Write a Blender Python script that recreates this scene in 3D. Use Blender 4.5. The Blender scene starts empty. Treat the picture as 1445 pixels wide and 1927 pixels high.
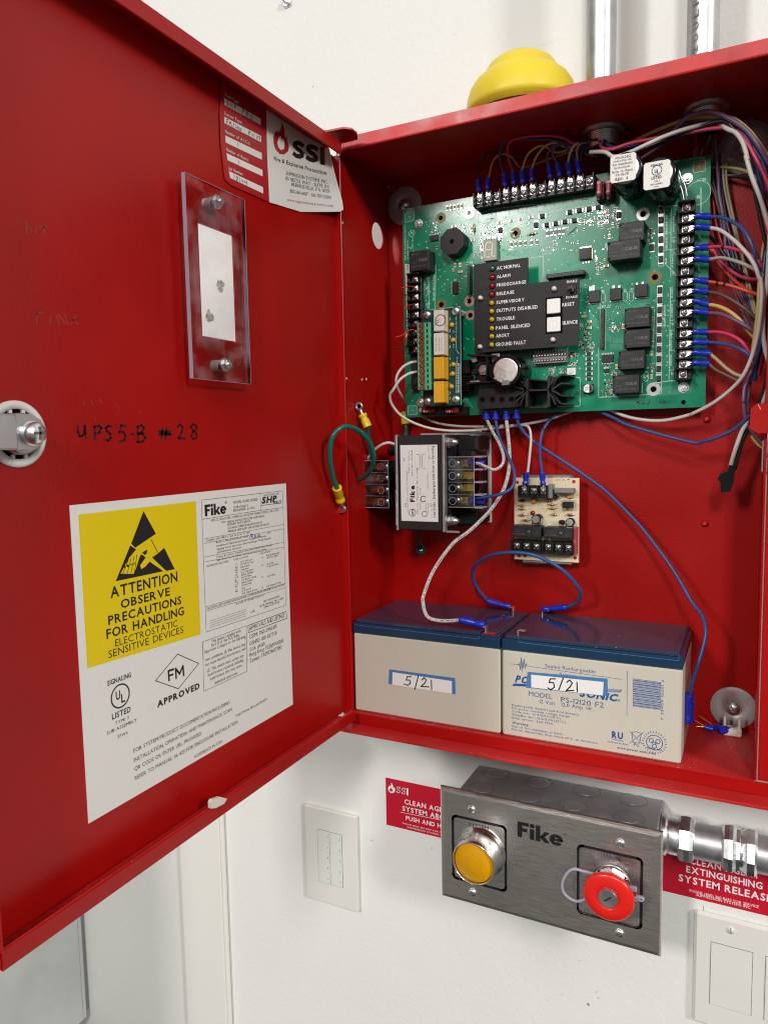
import bpy, math, random
from mathutils import Vector, Matrix
random.seed(7)
S = 0.001                                   # everything is authored in millimetres
scene = bpy.context.scene
COL = scene.collection
V3 = Vector

# ------------------------------------------------------------------ camera
CAM = V3((351.493, -719.331, 267.433)); FPX = 1374.47
YAW, PIT, ROL = 0.46801, -0.09488, -0.01868
_fw = V3((-math.sin(YAW)*math.cos(PIT), math.cos(YAW)*math.cos(PIT), math.sin(PIT)))
_r = V3((math.cos(YAW), math.sin(YAW), 0)); _u = _r.cross(_fw)
CR = _r*math.cos(ROL)+_u*math.sin(ROL); CU = -_r*math.sin(ROL)+_u*math.cos(ROL)
cd = bpy.data.cameras.new('camera'); cam = bpy.data.objects.new('camera', cd); COL.objects.link(cam)
cd.sensor_fit = 'HORIZONTAL'; cd.sensor_width = 36; cd.lens = FPX/1445*36
cd.clip_start = .01; cd.clip_end = 30
m = Matrix((CR, CU, -_fw)).transposed().to_4x4(); m.translation = CAM*S; cam.matrix_world = m
scene.camera = cam

# ------------------------------------------------------------------ light of the room
w = bpy.data.worlds.new('World'); scene.world = w; w.use_nodes = True
nt = w.node_tree; bg = nt.nodes['Background']
tc = nt.nodes.new('ShaderNodeTexCoord'); sx = nt.nodes.new('ShaderNodeSeparateXYZ')
mr = nt.nodes.new('ShaderNodeMapRange'); mr.inputs['From Min'].default_value = -1; mr.inputs['From Max'].default_value = 1
cr = nt.nodes.new('ShaderNodeValToRGB')
cr.color_ramp.elements[0].position = .10; cr.color_ramp.elements[0].color = (.03, .028, .026, 1)
for p_, c_ in ((.24, (.22, .215, .205, 1)), (.5, (.30, .295, .29, 1))):
    e_ = cr.color_ramp.elements.new(p_); e_.color = c_
cr.color_ramp.elements[-1].position = .74; cr.color_ramp.elements[-1].color = (.66, .66, .64, 1)
nt.links.new(tc.outputs['Generated'], sx.inputs[0]); nt.links.new(sx.outputs['Z'], mr.inputs['Value'])
nt.links.new(mr.outputs[0], cr.inputs[0]); nt.links.new(cr.outputs[0], bg.inputs[0])
bg.inputs[1].default_value = 0.56
def area(name, loc, target, sx_, sy_, power, color):
    l = bpy.data.lights.new(name, 'AREA'); l.shape = 'RECTANGLE'; l.size = sx_; l.size_y = sy_
    l.energy = power; l.color = color
    o = bpy.data.objects.new(name, l); COL.objects.link(o); o.location = V3(loc)*S
    o.rotation_euler = (V3(target)-V3(loc)).to_track_quat('-Z', 'Y').to_euler()
    return o
area("ceiling_lamp_right", (2000, -7000, 4000), (150, 0, 250), .75, 1.5, 300, (1, .975, .94))
area("ceiling_lamp_left", (-2050, -6600, 3150), (150, 0, 250), .75, 1.5, 250, (1, .975, .94))
area("added_door_fill", (6000, -3700, 3200), (0, -200, 250), .75, 1.5, 300, (1, .975, .94))  # extra fill lamp, added to brighten the open door and its label
scene.view_settings.view_transform = 'Standard'; scene.view_settings.look = 'None'
scene.view_settings.exposure = -0.28; scene.view_settings.gamma = 1
scene.cycles.max_bounces = 8; scene.cycles.transparent_max_bounces = 12
scene.cycles.caustics_reflective = False; scene.cycles.caustics_refractive = False
scene.cycles.use_denoising = True
scene.cycles.filter_width = 1.1

# ------------------------------------------------------------------ survey: photograph pixels to points on real planes
SH = {0: (0, 0, 1), 1: (730, 240, 3.905), 2: (1080, 180, 3.959), 3: (740, 480, 3.905), 4: (1080, 480, 3.959), 5: (600, 740, 4.25),
      6: (880, 780, 4.25), 7: (640, 1100, 4.014), 8: (920, 1120, 2.752), 9: (700, 1400, 3.803), 'A': (1040, 1460, 3.568),
      'B': (120, 900, 3.284), 'C': (120, 1200, 3.141), 'D': (320, 130, 4.014), 'E': (560, 200, 4.817), 'F': (560, 1020, 4.379),
      'G': (1200, 60, 5.898), 'H': (1200, 1240, 5.898), 'I': (0, 740, 7.225), 'J': (1300, 740, 8.76), 'K': (0, 1500, 3.284),
      'L': (840, 0, 2.388), 'N': (320, 300, 4.378), 'O': (520, 1460, 6.423), 'P': (740, 560, 8.03), 'Q': (860, 480, 5.78),
      'R': (400, 140, 5.78), 'S': (0, 0, 2.189), 'T': (0, 380, 3.44), 'U': (370, 920, 5.356), 'a': (1260, 280, 7.411),
      'b': (1260, 520, 7.411), 'c': (860, 640, 5.558), 'd': (1080, 120, 3.959), 'e': (950, 880, 9.031), 'f': (830, 370, 5.161),
      'g': (1000, 370, 4.817), 'h': (1040, 540, 5.558), 'i': (840, 80, 5.352), 'j': (160, 1400, 2.580), 'k': (1180, 1440, 5.453)}
def pt(s, x, y, ax, v):
    o = SH[s]; px = o[0]+x/o[2]; py = o[1]+y/o[2]
    d = _fw+CR*((px-722.5)/FPX)-CU*((py-963.5)/FPX)
    return CAM+d*((v-CAM[ax])/d[ax])

# ------------------------------------------------------------------ materials
MATS = {}
def mat(name, col, rough=.5, metal=0, spec=.5, bump=0, bscale=600, coat=0, trans=0, ior=1.45, emis=None, var=0, vscale=40, dust=0, dscale=900, aniso=0, alpha=1, stretch=None):
    m = bpy.data.materials.new(name); m.use_nodes = True; n = m.node_tree; b = n.nodes['Principled BSDF']
    c = (*col, 1); b.inputs['Base Color'].default_value = c
    b.inputs['Roughness'].default_value = rough; b.inputs['Metallic'].default_value = metal
    b.inputs['Specular IOR Level'].default_value = spec; b.inputs['Coat Weight'].default_value = coat
    b.inputs['Coat Roughness'].default_value = .15
    b.inputs['Transmission Weight'].default_value = trans; b.inputs['IOR'].default_value = ior
    b.inputs['Alpha'].default_value = alpha; b.inputs['Anisotropic'].default_value = aniso
    N = n.nodes.new; L = n.links.new
    co = N('ShaderNodeTexCoord'); vec = co.outputs['Object']
    if stretch:
        mp = N('ShaderNodeMapping'); mp.inputs['Scale'].default_value = stretch; L(vec, mp.inputs['Vector']); vec = mp.outputs[0]
    src = None
    if var:
        nz = N('ShaderNodeTexNoise'); nz.inputs['Scale'].default_value = vscale; nz.inputs['Detail'].default_value = 5; L(vec, nz.inputs['Vector'])
        rp = N('ShaderNodeMapRange'); rp.inputs['From Min'].default_value = .3; rp.inputs['From Max'].default_value = .7
        rp.inputs['To Min'].default_value = 1-var; rp.inputs['To Max'].default_value = 1+var; L(nz.outputs['Fac'], rp.inputs['Value'])
        mx = N('ShaderNodeVectorMath'); mx.operation = 'SCALE'; mx.inputs[0].default_value = col; L(rp.outputs[0], mx.inputs['Scale'])
        src = mx.outputs[0]
        r2 = N('ShaderNodeMapRange'); r2.inputs['From Min'].default_value = .3; r2.inputs['From Max'].default_value = .7
        r2.inputs['To Min'].default_value = max(.02, rough-.25*var-.04); r2.inputs['To Max'].default_value = min(1, rough+.25*var+.04)
        L(nz.outputs['Fac'], r2.inputs['Value']); L(r2.outputs[0], b.inputs['Roughness'])
    if dust:
        vz = N('ShaderNodeTexVoronoi'); vz.inputs['Scale'].default_value = dscale; L(vec, vz.inputs['Vector'])
        n2 = N('ShaderNodeTexNoise'); n2.inputs['Scale'].default_value = dscale*.06; n2.inputs['Detail'].default_value = 3; L(vec, n2.inputs['Vector'])
        t = N('ShaderNodeMath'); t.operation = 'MULTIPLY'; L(n2.outputs['Fac'], t.inputs[0]); t.inputs[1].default_value = dust
        t3 = N('ShaderNodeMath'); t3.operation = 'SUBTRACT'; L(t.outputs[0], t3.inputs[0]); t3.inputs[1].default_value = dust*.34
        lt = N('ShaderNodeMath'); lt.operation = 'LESS_THAN'; L(vz.outputs['Distance'], lt.inputs[0]); L(t3.outputs[0], lt.inputs[1])
        mm = N('ShaderNodeMix'); mm.data_type = 'RGBA'; L(lt.outputs[0], mm.inputs['Factor'])
        if src: L(src, mm.inputs['A'])
        else: mm.inputs['A'].default_value = c
        mm.inputs['B'].default_value = (.62, .56, .53, 1); src = mm.outputs['Result']
    if src: L(src, b.inputs['Base Color'])
    if bump:
        bz = N('ShaderNodeTexNoise'); bz.inputs['Scale'].default_value = bscale; bz.inputs['Detail'].default_value = 2; L(vec, bz.inputs['Vector'])
        bp = N('ShaderNodeBump'); bp.inputs['Strength'].default_value = bump; bp.inputs['Distance'].default_value = .0004
        L(bz.outputs['Fac'], bp.inputs['Height']); L(bp.outputs[0], b.inputs['Normal'])
    if emis: b.inputs['Emission Color'].default_value = (*emis, 1); b.inputs['Emission Strength'].default_value = 1
    MATS[name] = m; return m
mat('wall_paint', (.785, .785, .755), .55, bump=.7, bscale=210, var=.02, vscale=6)
mat('cream_trim', (.78, .765, .72), .4, bump=.05, bscale=200)
mat('red_paint', (.37, .004, .003), .36, spec=.3, bump=.35, bscale=700, var=.10, vscale=11, coat=.05)
mat('red_dusty', (.50, .018, .018), .42, spec=.5, bump=.25, bscale=800, var=.12, vscale=30, dust=.55, dscale=420)
mat('red_worn', (.50, .02, .02), .36, bump=.2, bscale=800, var=.25, vscale=45, dust=.3, dscale=600)
mat('paper', (.80, .79, .75), .55, bump=.35, bscale=260)
mat('paper_white', (.83, .82, .8), .6)
mat('label_yellow', (.80, .60, .0), .5, bump=.3, bscale=260)
mat('ink', (.012, .012, .014), .5)
mat('ink_grey', (.12, .12, .12), .5)
mat('ink_blue', (.02, .035, .3), .5)
mat('marker', (.03, .008, .012), .45)
mat('marker_faint', (.30, .025, .018), .45)
mat('ink_red', (.5, .02, .025), .5)
mat('print_blue', (.015, .09, .30), .45)
mat('label_blue', (.07, .20, .42), .4)
mat('white_print', (.8, .8, .8), .5)
mat('sticker_red', (.42, .012, .02), .35, bump=.08, bscale=100)
mat('sticker_white', (.80, .79, .76), .4, bump=.08, bscale=60)
mat('pcb', (.001, .25, .125), .27, spec=.6, var=.12, vscale=55, bump=.05, bscale=300, coat=.3)
mat('pcb_trace', (.05, .36, .22), .34, spec=.6)
mat('pcb_dark', (.002, .065, .062), .32, spec=.6, var=.1, vscale=70)
mat('pcb_edge', (.20, .30, .13), .6)
mat('pcb_cream', (.78, .66, .46), .4, var=.05, vscale=60)
mat('silk', (.78, .86, .80), .6)
mat('pad_tan', (.22, .18, .05), .45, var=.2, vscale=200)
mat('pad_tin', (.75, .74, .72), .3, metal=.7)
mat('pad_pink', (.55, .34, .28), .5)
mat('hole', (.004, .004, .004), .9, spec=.1)
mat('black_plastic', (.012, .012, .013), .38, bump=.1, bscale=900, var=.15, vscale=90)
mat('relay_black', (.02, .02, .021), .48, bump=.1, bscale=900, var=.2, vscale=120)
mat('black_matte', (.017, .016, .017), .6, bump=.5, bscale=1100)
mat('black_gloss', (.01, .01, .011), .18, spec=.6)
mat('cap_sleeve', (.006, .006, .007), .16, spec=.6)
mat('heatsink', (.02, .02, .021), .38, metal=.25, bump=.08, bscale=500)
mat('tin', (.92, .91, .88), .38, metal=1, var=.12, vscale=700, bump=.25, bscale=500)
mat('zinc', (.84, .86, .88), .32, metal=1, var=.08, vscale=150, bump=.04, bscale=150)
mat('zinc_dull', (.47, .47, .48), .4, metal=.85, var=.12, vscale=60, bump=.1, bscale=200)
mat('aluminium', (.80, .79, .76), .38, metal=.8, var=.08, vscale=300)
mat('grey_metal', (.56, .59, .57), .55, metal=.25, var=.10, vscale=14)
mat('galvanised', (.42, .42, .43), .45, metal=.7, var=.16, vscale=40, bump=.1, bscale=120)
mat('stainless', (.92, .87, .80), .36, metal=1, var=.08, vscale=60, stretch=(1, 1, 30), bump=.3, bscale=60)
mat('chrome', (.86, .86, .86), .2, metal=1)
mat('copper', (.75, .36, .18), .3, metal=1)
mat('brass', (.72, .62, .28), .3, metal=1, var=.2, vscale=500)
mat('crimp_blue', (.01, .03, .48), .3, spec=.5, coat=.3)
mat('crimp_yellow', (.82, .58, .01), .32, coat=.2)
mat('wire_blue', (.03, .085, .26), .38, var=.06, vscale=80)
mat('wire_navy', (.02, .045, .16), .38)
mat('wire_white', (.63, .61, .57), .4, var=.05, vscale=80)
mat('wire_grey', (.38, .36, .33), .4, var=.06, vscale=80)
mat('wire_pink', (.62, .05, .13), .38)
mat('wire_orange', (.70, .085, .035), .38)
mat('wire_brown', (.12, .075, .055), .4)
mat('wire_yellow', (.62, .46, .12), .4)
mat('wire_tan', (.42, .35, .17), .4)
mat('wire_purple', (.17, .09, .18), .38)
mat('wire_black', (.02, .019, .02), .32)
mat('wire_green', (.0, .14, .105), .32, coat=.2)
mat('wire_red', (.55, .02, .02), .4)
mat('battery_case', (.58, .545, .46), .5, bump=.12, bscale=500, var=.02, vscale=20)
mat('battery_lid', (.009, .038, .085), .3, bump=.05, bscale=200)
mat('battery_top', (.024, .042, .085), .12, spec=.6, dust=.42, dscale=330)
mat('button_yellow', (.90, .42, .0), .4)
mat('button_red', (.75, .018, .012), .28, coat=.3)
mat('dome_yellow', (.78, .60, .035), .42, bump=.1, bscale=60, var=.07, vscale=25)
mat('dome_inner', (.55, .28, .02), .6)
mat('relay_white', (.78, .74, .68), .4)
mat('relay_yellow', (.85, .42, .015), .4)
mat('terminal_green', (.10, .42, .22), .4)
mat('fuse_pink', (.48, .08, .11), .35)
mat('fuse_red', (.28, .015, .02), .25, coat=.3)
mat('led_red', (.35, .004, .015), .12, coat=.5)
mat('led_green', (.01, .19, .08), .12, coat=.5)
mat('led_yellow', (.52, .38, .03), .18, coat=.5)
mat('nylon', (.72, .70, .62), .35)
mat('button_white', (.86, .85, .82), .35)
mat('display_grey', (.30, .31, .27), .4)
mat('segment', (.72, .68, .52), .5)
mat('acrylic_edge', (.52, .47, .60), .35, trans=.3)
mat('plate_white', (.74, .72, .68), .38)
mat('keypad_button', (.70, .72, .67), .35)
mat('resistor_tan', (.56, .34, .14), .4)
mat('amber', (.75, .38, .02), .3, coat=.3)
mat('sign_red', (.55, .008, .03), .35)
mat('washer', (.46, .43, .44), .42, metal=.35, var=.07, vscale=60)
mat('grey_plastic', (.22, .22, .22), .45)
mat('scuff', (.32, .31, .29), .8, var=.5, vscale=300)

def clear_mat(name, tint, rough, haze_=0):
    m = bpy.data.materials.new(name); m.use_nodes = True; n = m.node_tree; n.nodes.remove(n.nodes['Principled BSDF'])
    N = n.nodes.new; L = n.links.new; out = n.nodes['Material Output']
    t = N('ShaderNodeBsdfTransparent'); t.inputs[0].default_value = (*tint, 1); g = N('ShaderNodeBsdfGlossy'); g.inputs['Roughness'].default_value = rough
    f = N('ShaderNodeFresnel'); f.inputs[0].default_value = 1.45; mx = N('ShaderNodeMixShader'); L(f.outputs[0], mx.inputs[0]); L(t.outputs[0], mx.inputs[1]); L(g.outputs[0], mx.inputs[2])
    d = N('ShaderNodeBsdfDiffuse'); d.inputs[0].default_value = (.75, .7, .75, 1); nz = N('ShaderNodeTexNoise'); nz.inputs['Scale'].default_value = 55; nz.inputs['Detail'].default_value = 6; co = N('ShaderNodeTexCoord'); L(co.outputs['Object'], nz.inputs['Vector'])
    r = N('ShaderNodeMapRange'); r.inputs['From Min'].default_value = .48; r.inputs['From Max'].default_value = .8; r.inputs['To Max'].default_value = haze_; L(nz.outputs['Fac'], r.inputs['Value'])
    m2 = N('ShaderNodeMixShader'); L(r.outputs[0], m2.inputs[0]); L(mx.outputs[0], m2.inputs[1]); L(d.outputs[0], m2.inputs[2]); L(m2.outputs[0], out.inputs['Surface']); MATS[name] = m
clear_mat('acrylic', (.97, .95, .96), .06, .16); clear_mat('glass_clear', (.94, .94, .95), .05, .1)

# ------------------------------------------------------------------ glyphs from the built-in font
GL = {}
def make_glyphs():
    cu = bpy.data.curves.new('glyph', 'FONT'); ob = bpy.data.objects.new('glyph', cu); COL.objects.link(ob)
    cu.resolution_u = 2; cu.fill_mode = 'FRONT'
    chars = [chr(c) for c in range(33, 127)]+['\u00ae', '\u00b0', '\u00b7']
    for st, off in ((0, 0), (1, .022), (2, .045)):
        cu.offset = off
        for ch in chars:
            cu.body = ch
            e = ob.evaluated_get(bpy.context.evaluated_depsgraph_get()); me = e.to_mesh()
            vs = [(v.co.x, v.co.y) for v in me.vertices]; fs = [tuple(p.vertices) for p in me.polygons]; e.to_mesh_clear()
            if vs:
                x0 = min(v[0] for v in vs); x1 = max(v[0] for v in vs)
                GL[(st, ch)] = ([(a-x0, b) for a, b in vs], fs, x1-x0)
    bpy.data.objects.remove(ob); bpy.data.curves.remove(cu)
make_glyphs()
CAP = {st: max(v[1] for v in GL[(st, 'H')][0]) for st in (0, 1, 2)}

# ------------------------------------------------------------------ planes
class Plane:
    def __init__(s, ax, v, post=None):
        s.ax, s.v, s.post = ax, v, post
        s.n = [V3((1, 0, 0)), V3((0, -1, 0)), V3((0, 0, 1))][ax]
    def p(s, sh, x, y): return pt(sh, x, y, s.ax, s.v)
    def off(s, p, e):
        q = p+s.n*e
        if s.post: q = q+s.n*s.post(p)
        return q

# ------------------------------------------------------------------ mesh builder
class M:
    def __init__(s): s.v = []; s.f = []; s.mi = []; s.m = []; s.sm = []
    def _m(s, name):
        if name not in s.m: s.m.append(name)
        return s.m.index(name)
    def add(s, vs, fs, mt, smooth=False):
        o = len(s.v); s.v += [tuple(v) for v in vs]; k = s._m(mt)
        for f in fs: s.f.append(tuple(i+o for i in f)); s.mi.append(k); s.sm.append(smooth)
    def box(s, a, b, mt, bev=0):
        x0, x1 = sorted((a[0], b[0])); y0, y1 = sorted((a[1], b[1])); z0, z1 = sorted((a[2], b[2]))
        if bev <= 0:
            vs = [(x, y, z) for x in (x0, x1) for y in (y0, y1) for z in (z0, z1)]
            s.add(vs, [(0, 1, 3, 2), (4, 6, 7, 5), (0, 4, 5, 1), (2, 3, 7, 6), (0, 2, 6, 4), (1, 5, 7, 3)], mt); return
        bev = min(bev, (x1-x0)*.45, (y1-y0)*.45, (z1-z0)*.45)
        vs = []; idx = {}
        for i, x in enumerate((x0, x1)):
            for j, y in enumerate((y0, y1)):
                for k, z in enumerate((z0, z1)):
                    sx_ = bev if i == 0 else -bev; sy_ = bev if j == 0 else -bev; sz_ = bev if k == 0 else -bev
                    for a_, c in enumerate(((x, y+sy_, z+sz_), (x+sx_, y, z+sz_), (x+sx_, y+sy_, z))):
                        idx[(i, j, k, a_)] = len(vs); vs.append(c)
        fs = []
        for i in (0, 1): fs.append([idx[(i, j, k, 0)] for j, k in ((0, 0), (1, 0), (1, 1), (0, 1))])
        for j in (0, 1): fs.append([idx[(i, j, k, 1)] for i, k in ((0, 0), (1, 0), (1, 1), (0, 1))])
        for k in (0, 1): fs.append([idx[(i, j, k, 2)] for i, j in ((0, 0), (1, 0), (1, 1), (0, 1))])
        for j in (0, 1):
            for k in (0, 1): fs.append([idx[(0, j, k, 1)], idx[(1, j, k, 1)], idx[(1, j, k, 2)], idx[(0, j, k, 2)]])
        for i in (0, 1):
            for k in (0, 1): fs.append([idx[(i, 0, k, 0)], idx[(i, 1, k, 0)], idx[(i, 1, k, 2)], idx[(i, 0, k, 2)]])
        for i in (0, 1):
            for j in (0, 1): fs.append([idx[(i, j, 0, 0)], idx[(i, j, 1, 0)], idx[(i, j, 1, 1)], idx[(i, j, 0, 1)]])
        for i in (0, 1):
            for j in (0, 1):
                for k in (0, 1): fs.append([idx[(i, j, k, a_)] for a_ in (0, 1, 2)])
        s.add(vs, fs, mt)
    def lathe(s, o, ax, prof, mt, n=24, smooth=True, ref=None, rot=0):
        """prof: list of (radius, height along ax)"""
        o = V3(o); ax = V3(ax).normalized(); a = (V3((0, 0, 1)) if abs(ax.z) < .9 else V3((1, 0, 0))).cross(ax).normalized(); b = ax.cross(a)
        vs = []; fs = []
        for r_, h in prof:
            for i in range(n):
                t = 2*math.pi*i/n+rot; vs.append(o+ax*h+(a*math.cos(t)+b*math.sin(t))*r_)
        for k in range(len(prof)-1):
            for i in range(n):
                j = (i+1) % n; fs.append((k*n+i, k*n+j, (k+1)*n+j, (k+1)*n+i))
        s.add(vs, fs, mt, smooth)
        if prof[-1][0] > 1e-4: s.add(vs[-n:], [tuple(range(n))], mt)
        if prof[0][0] > 1e-4: s.add(vs[:n], [tuple(reversed(range(n)))], mt)
    def cyl(s, o, ax, r_, h, mt, n=20, r2=None, bev=0, smooth=True):
        r2 = r_ if r2 is None else r2
        pr = [(r_, 0), (r2, h)] if not bev else [(r_, 0), (r2, h-bev), (r2-bev, h)]
        if smooth and len(pr) == 2: pass
        s.lathe(o, ax, pr, mt, n, smooth)
    def tube(s, pts, r_, mt, n=8, caps=True, sub=6, rfun=None):
        P = [V3(p) for p in pts]
        if sub > 1 and len(P) > 2:
            Q = []; E_ = [P[0]*2-P[1]]+P+[P[-1]*2-P[-2]]
            for i in range(1, len(E_)-2):
                p0, p1, p2, p3 = E_[i-1:i+3]
                for k in range(sub):
                    t = k/sub; Q.append(.5*((2*p1)+(p2-p0)*t+(2*p0-5*p1+4*p2-p3)*t*t+(3*p1-3*p2+p3-p0)*t**3))
            Q.append(P[-1]); P = Q
        nrm = None; rings = []; vs = []
        for i, p in enumerate(P):
            t = (P[min(i+1, len(P)-1)]-P[max(i-1, 0)]).normalized()
            if nrm is None: nrm = (V3((0, 0, 1)) if abs(t.z) < .9 else V3((1, 0, 0))).cross(t).normalized()
            nrm = (nrm-t*nrm.dot(t)).normalized(); b = t.cross(nrm)
            rr = r_ if rfun is None else r_*rfun(i)
            for k in range(n):
                a = 2*math.pi*k/n; vs.append(p+(nrm*math.cos(a)+b*math.sin(a))*rr)
        fs = [(i*n+k, i*n+(k+1) % n, (i+1)*n+(k+1) % n, (i+1)*n+k) for i in range(len(P)-1) for k in range(n)]
        s.add(vs, fs, mt, True)
        if caps: s.add(vs[:n], [tuple(reversed(range(n)))], mt); s.add(vs[-n:], [tuple(range(n))], mt)
        return P
    def poly(s, pts, mt): s.add(pts, [tuple(range(len(pts)))], mt)
    def prism(s, pts, d, mt):
        """pts: planar 3D outline, d: extrusion vector"""
        n = len(pts); d = V3(d); a = [V3(p) for p in pts]; b = [p+d for p in a]
        s.add(a+b, [tuple(range(n)), tuple(reversed(range(n, 2*n)))]+[(i, (i+1) % n, n+(i+1) % n, n+i) for i in range(n)], mt)
    # ---- things drawn on a plane, measured on the photograph
    def text(s, pl, str_, sh, x0, y0, x1, y1, h, mt='ink', st=0, eps=.12, shear=0, hv=None, flip=False):
        O = pl.p(sh, x0, y0); E_ = pl.p(sh, x1, y1); W = (E_-O).length; U = (E_-O)/W
        if abs(x1-x0) > abs(y1-y0) and hv is None:       # a level line of print stays level
            ref = {0: V3((0, 1, 0)), 1: V3((1, 0, 0)), 2: V3((1, 0, 0))}[pl.ax]
            if U.dot(ref) < 0: ref = -ref
            if (U-ref).length < .16: W = (E_-O).dot(ref); U = ref
        Vv = pl.n.cross(U)
        hh = (pl.p(sh, x0+(hv[0] if hv else 0), y0+(hv[1] if hv else -h))-O).length
        if flip: Vv = -Vv
        s.rawtext(str_, O, U, Vv, W, hh, mt, st, pl, eps, shear)
    def pxtext(s, pl, str_, sh, x0, y0, x1, y1, h, mt='ink', st=0, eps=.14, lean=0):
        g = .10; x = 0; items = []
        for ch in str_:
            if ch == ' ': x += .36; continue
            G_ = GL.get((st, ch))
            if G_: items.append((x, G_)); x += G_[2]+g
        T_ = x-g; c_ = CAP[st]
        for x_, (vs, fs, wd) in items:
            s.add([pl.off(pl.p(sh, x0+(x1-x0)*(x_+a)/T_+lean*b/c_, y0+(y1-y0)*(x_+a)/T_-h*b/c_), eps) for a, b in vs], fs, mt)
    def rawtext(s, str_, O, U, Vv, W, hh, mt, st, pl, eps, shear=0):
        g = .10; x = 0; items = []
        for ch in str_:
            if ch == ' ': x += .36; continue
            G_ = GL.get((st, ch))
            if not G_: continue
            items.append((x, G_)); x += G_[2]+g
        if not items: return
        tot = x-g; sx_ = W/tot if W else hh/CAP[st]; sy_ = hh/CAP[st]
        for x_, (vs, fs, wd) in items:
            s.add([pl.off(O+U*((x_+a)*sx_+shear*b*sy_)+Vv*(b*sy_), eps) for a, b in vs], fs, mt)
    def logo(s, kind, pl, sh, x0, y0, x1, y1, h, mt='ink', eps=.12, px=False, th=.25):
        O = pl.p(sh, x0, y0); E_ = pl.p(sh, x1, y1); ref = V3((0, 1, 0)) if pl.ax == 0 else V3((1, 0, 0)); W = (E_-O).dot(ref)
        hh = (pl.p(sh, x0, y0-h)-O).length; P_ = []
        def strip_(pts, w_):
            for i in range(len(pts)-1):
                a, b = V3((*pts[i], 0)), V3((*pts[i+1], 0)); d = (b-a).normalized(); n_ = V3((-d.y, d.x, 0))*w_/2; e = d*w_*.22
                P_.append([(q.x, q.y) for q in (a-e-n_, b+e-n_, b+e+n_, a-e+n_)])
        def disc_(cx, cy, r_): P_.append([(cx+r_*math.cos(k*.393), cy+r_*math.sin(k*.393)) for k in range(16)])
        def rect_(a, b, c, d): P_.append([(a, b), (c, b), (c, d), (a, d)])
        if kind == 'Fike':
            T_ = 2.42; rect_(0, 0, .26, 1); rect_(.26, .78, .62, 1); rect_(.26, .40, .54, .60); rect_(.68, 0, .92, .68); disc_(.80, .88, .14)
            rect_(1.0, 0, 1.24, 1); P_.append([(1.24, .28), (1.46, .68), (1.74, .68), (1.47, .36), (1.24, .28)][:4]); P_.append([(1.24, .40), (1.47, .36), (1.76, 0), (1.48, 0), (1.24, .24)])
            c_, ro, ri = (2.08, .34), .36, .15
            for k in range(15):
                a, b = .12+k*.37, .12+(k+1)*.37; P_.append([(c_[0]+ri*math.cos(a), c_[1]+ri*math.sin(a)), (c_[0]+ro*math.cos(a), c_[1]+ro*math.sin(a)), (c_[0]+ro*math.cos(b), c_[1]+ro*math.sin(b)), (c_[0]+ri*math.cos(b), c_[1]+ri*math.sin(b))])
            rect_(1.9, .27, 2.43, .42)
        else:
            T_ = 1.92
            for o_ in (0, .82): strip_([(o_+.66, .80), (o_+.50, .87), (o_+.30, .87), (o_+.16, .77), (o_+.15, .65), (o_+.28, .55), (o_+.48, .47), (o_+.60, .36), (o_+.59, .22), (o_+.44, .13), (o_+.24, .13), (o_+.08, .20)], th)
            rect_(1.66, 0, 1.92, 1)
        for q in P_: s.poly([pl.off(pl.p(sh, x0+(x1-x0)*x/T_, y0+(y1-y0)*x/T_-h*y), eps) if px else pl.off(O+ref*(x/T_*W)+V3((0, 0, y*hh)), eps) for x, y in q], mt)
    def quadpx(s, pl, sh, pts, mt, eps=.08):
        s.poly([pl.off(pl.p(sh, *q), eps) for q in pts], mt)
    def line(s, pl, sh, pts, w_, mt, eps=.12, closed=False, world=False):
        P = [(V3(q) if world else pl.p(sh, *q)) for q in pts]
        if closed: P.append(P[0])
        for a, b in zip(P, P[1:]):
            if (b-a).length < 1e-6: continue
            d = (b-a).normalized(); nn = pl.n.cross(d)*w_/2; e = d*w_*.35
            s.add([pl.off(q, eps) for q in (a-e-nn, b+e-nn, b+e+nn, a-e+nn)], [(0, 1, 2, 3)], mt)
    def ring(s, pl, c, r0, r1, mt, eps=.1, n=28, a0=0, a1=2*math.pi):
        U = V3((0, 1, 0)) if pl.ax == 0 else V3((1, 0, 0)); W_ = pl.n.cross(U)
        full = abs(a1-a0-2*math.pi) < 1e-6
        if r0 <= 0:
            s.poly([pl.off(c+(U*math.cos(2*math.pi*i/n)+W_*math.sin(2*math.pi*i/n))*r1, eps) for i in range(n)], mt); return
        vs = []
        for i in range(n+1):
            t = a0+(a1-a0)*i/n; d = U*math.cos(t)+W_*math.sin(t); vs += [pl.off(c+d*r0, eps), pl.off(c+d*r1, eps)]
        s.add(vs, [(2*i, 2*i+1, 2*i+3, 2*i+2) for i in range(n)], mt)
    def pbox(s, sh, x0, y0, x1, y1, top, base, mt, bev=.3, ax=1):
        """box whose face nearest the camera is the pixel rectangle on the plane at `top`"""
        a = pt(sh, x0, y0, ax, top); b = pt(sh, x1, y1, ax, top)
        if ax == 1: s.box((a.x, base, a.z), (b.x, top, b.z), mt, bev); return (a.x, b.z, b.x, a.z)
        s.box((base, a.y, a.z), (top, b.y, b.z), mt, bev)
    def mesh(s, name, org=(0, 0, 0)):
        me = bpy.data.meshes.new(name); ox, oy, oz = org
        me.from_pydata([((x-ox)*S, (y-oy)*S, (z-oz)*S) for x, y, z in s.v], [], s.f)
        for k in s.m: me.materials.append(MATS[k])
        me.polygons.foreach_set('material_index', s.mi); me.polygons.foreach_set('use_smooth', s.sm); me.update()
        return me
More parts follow.
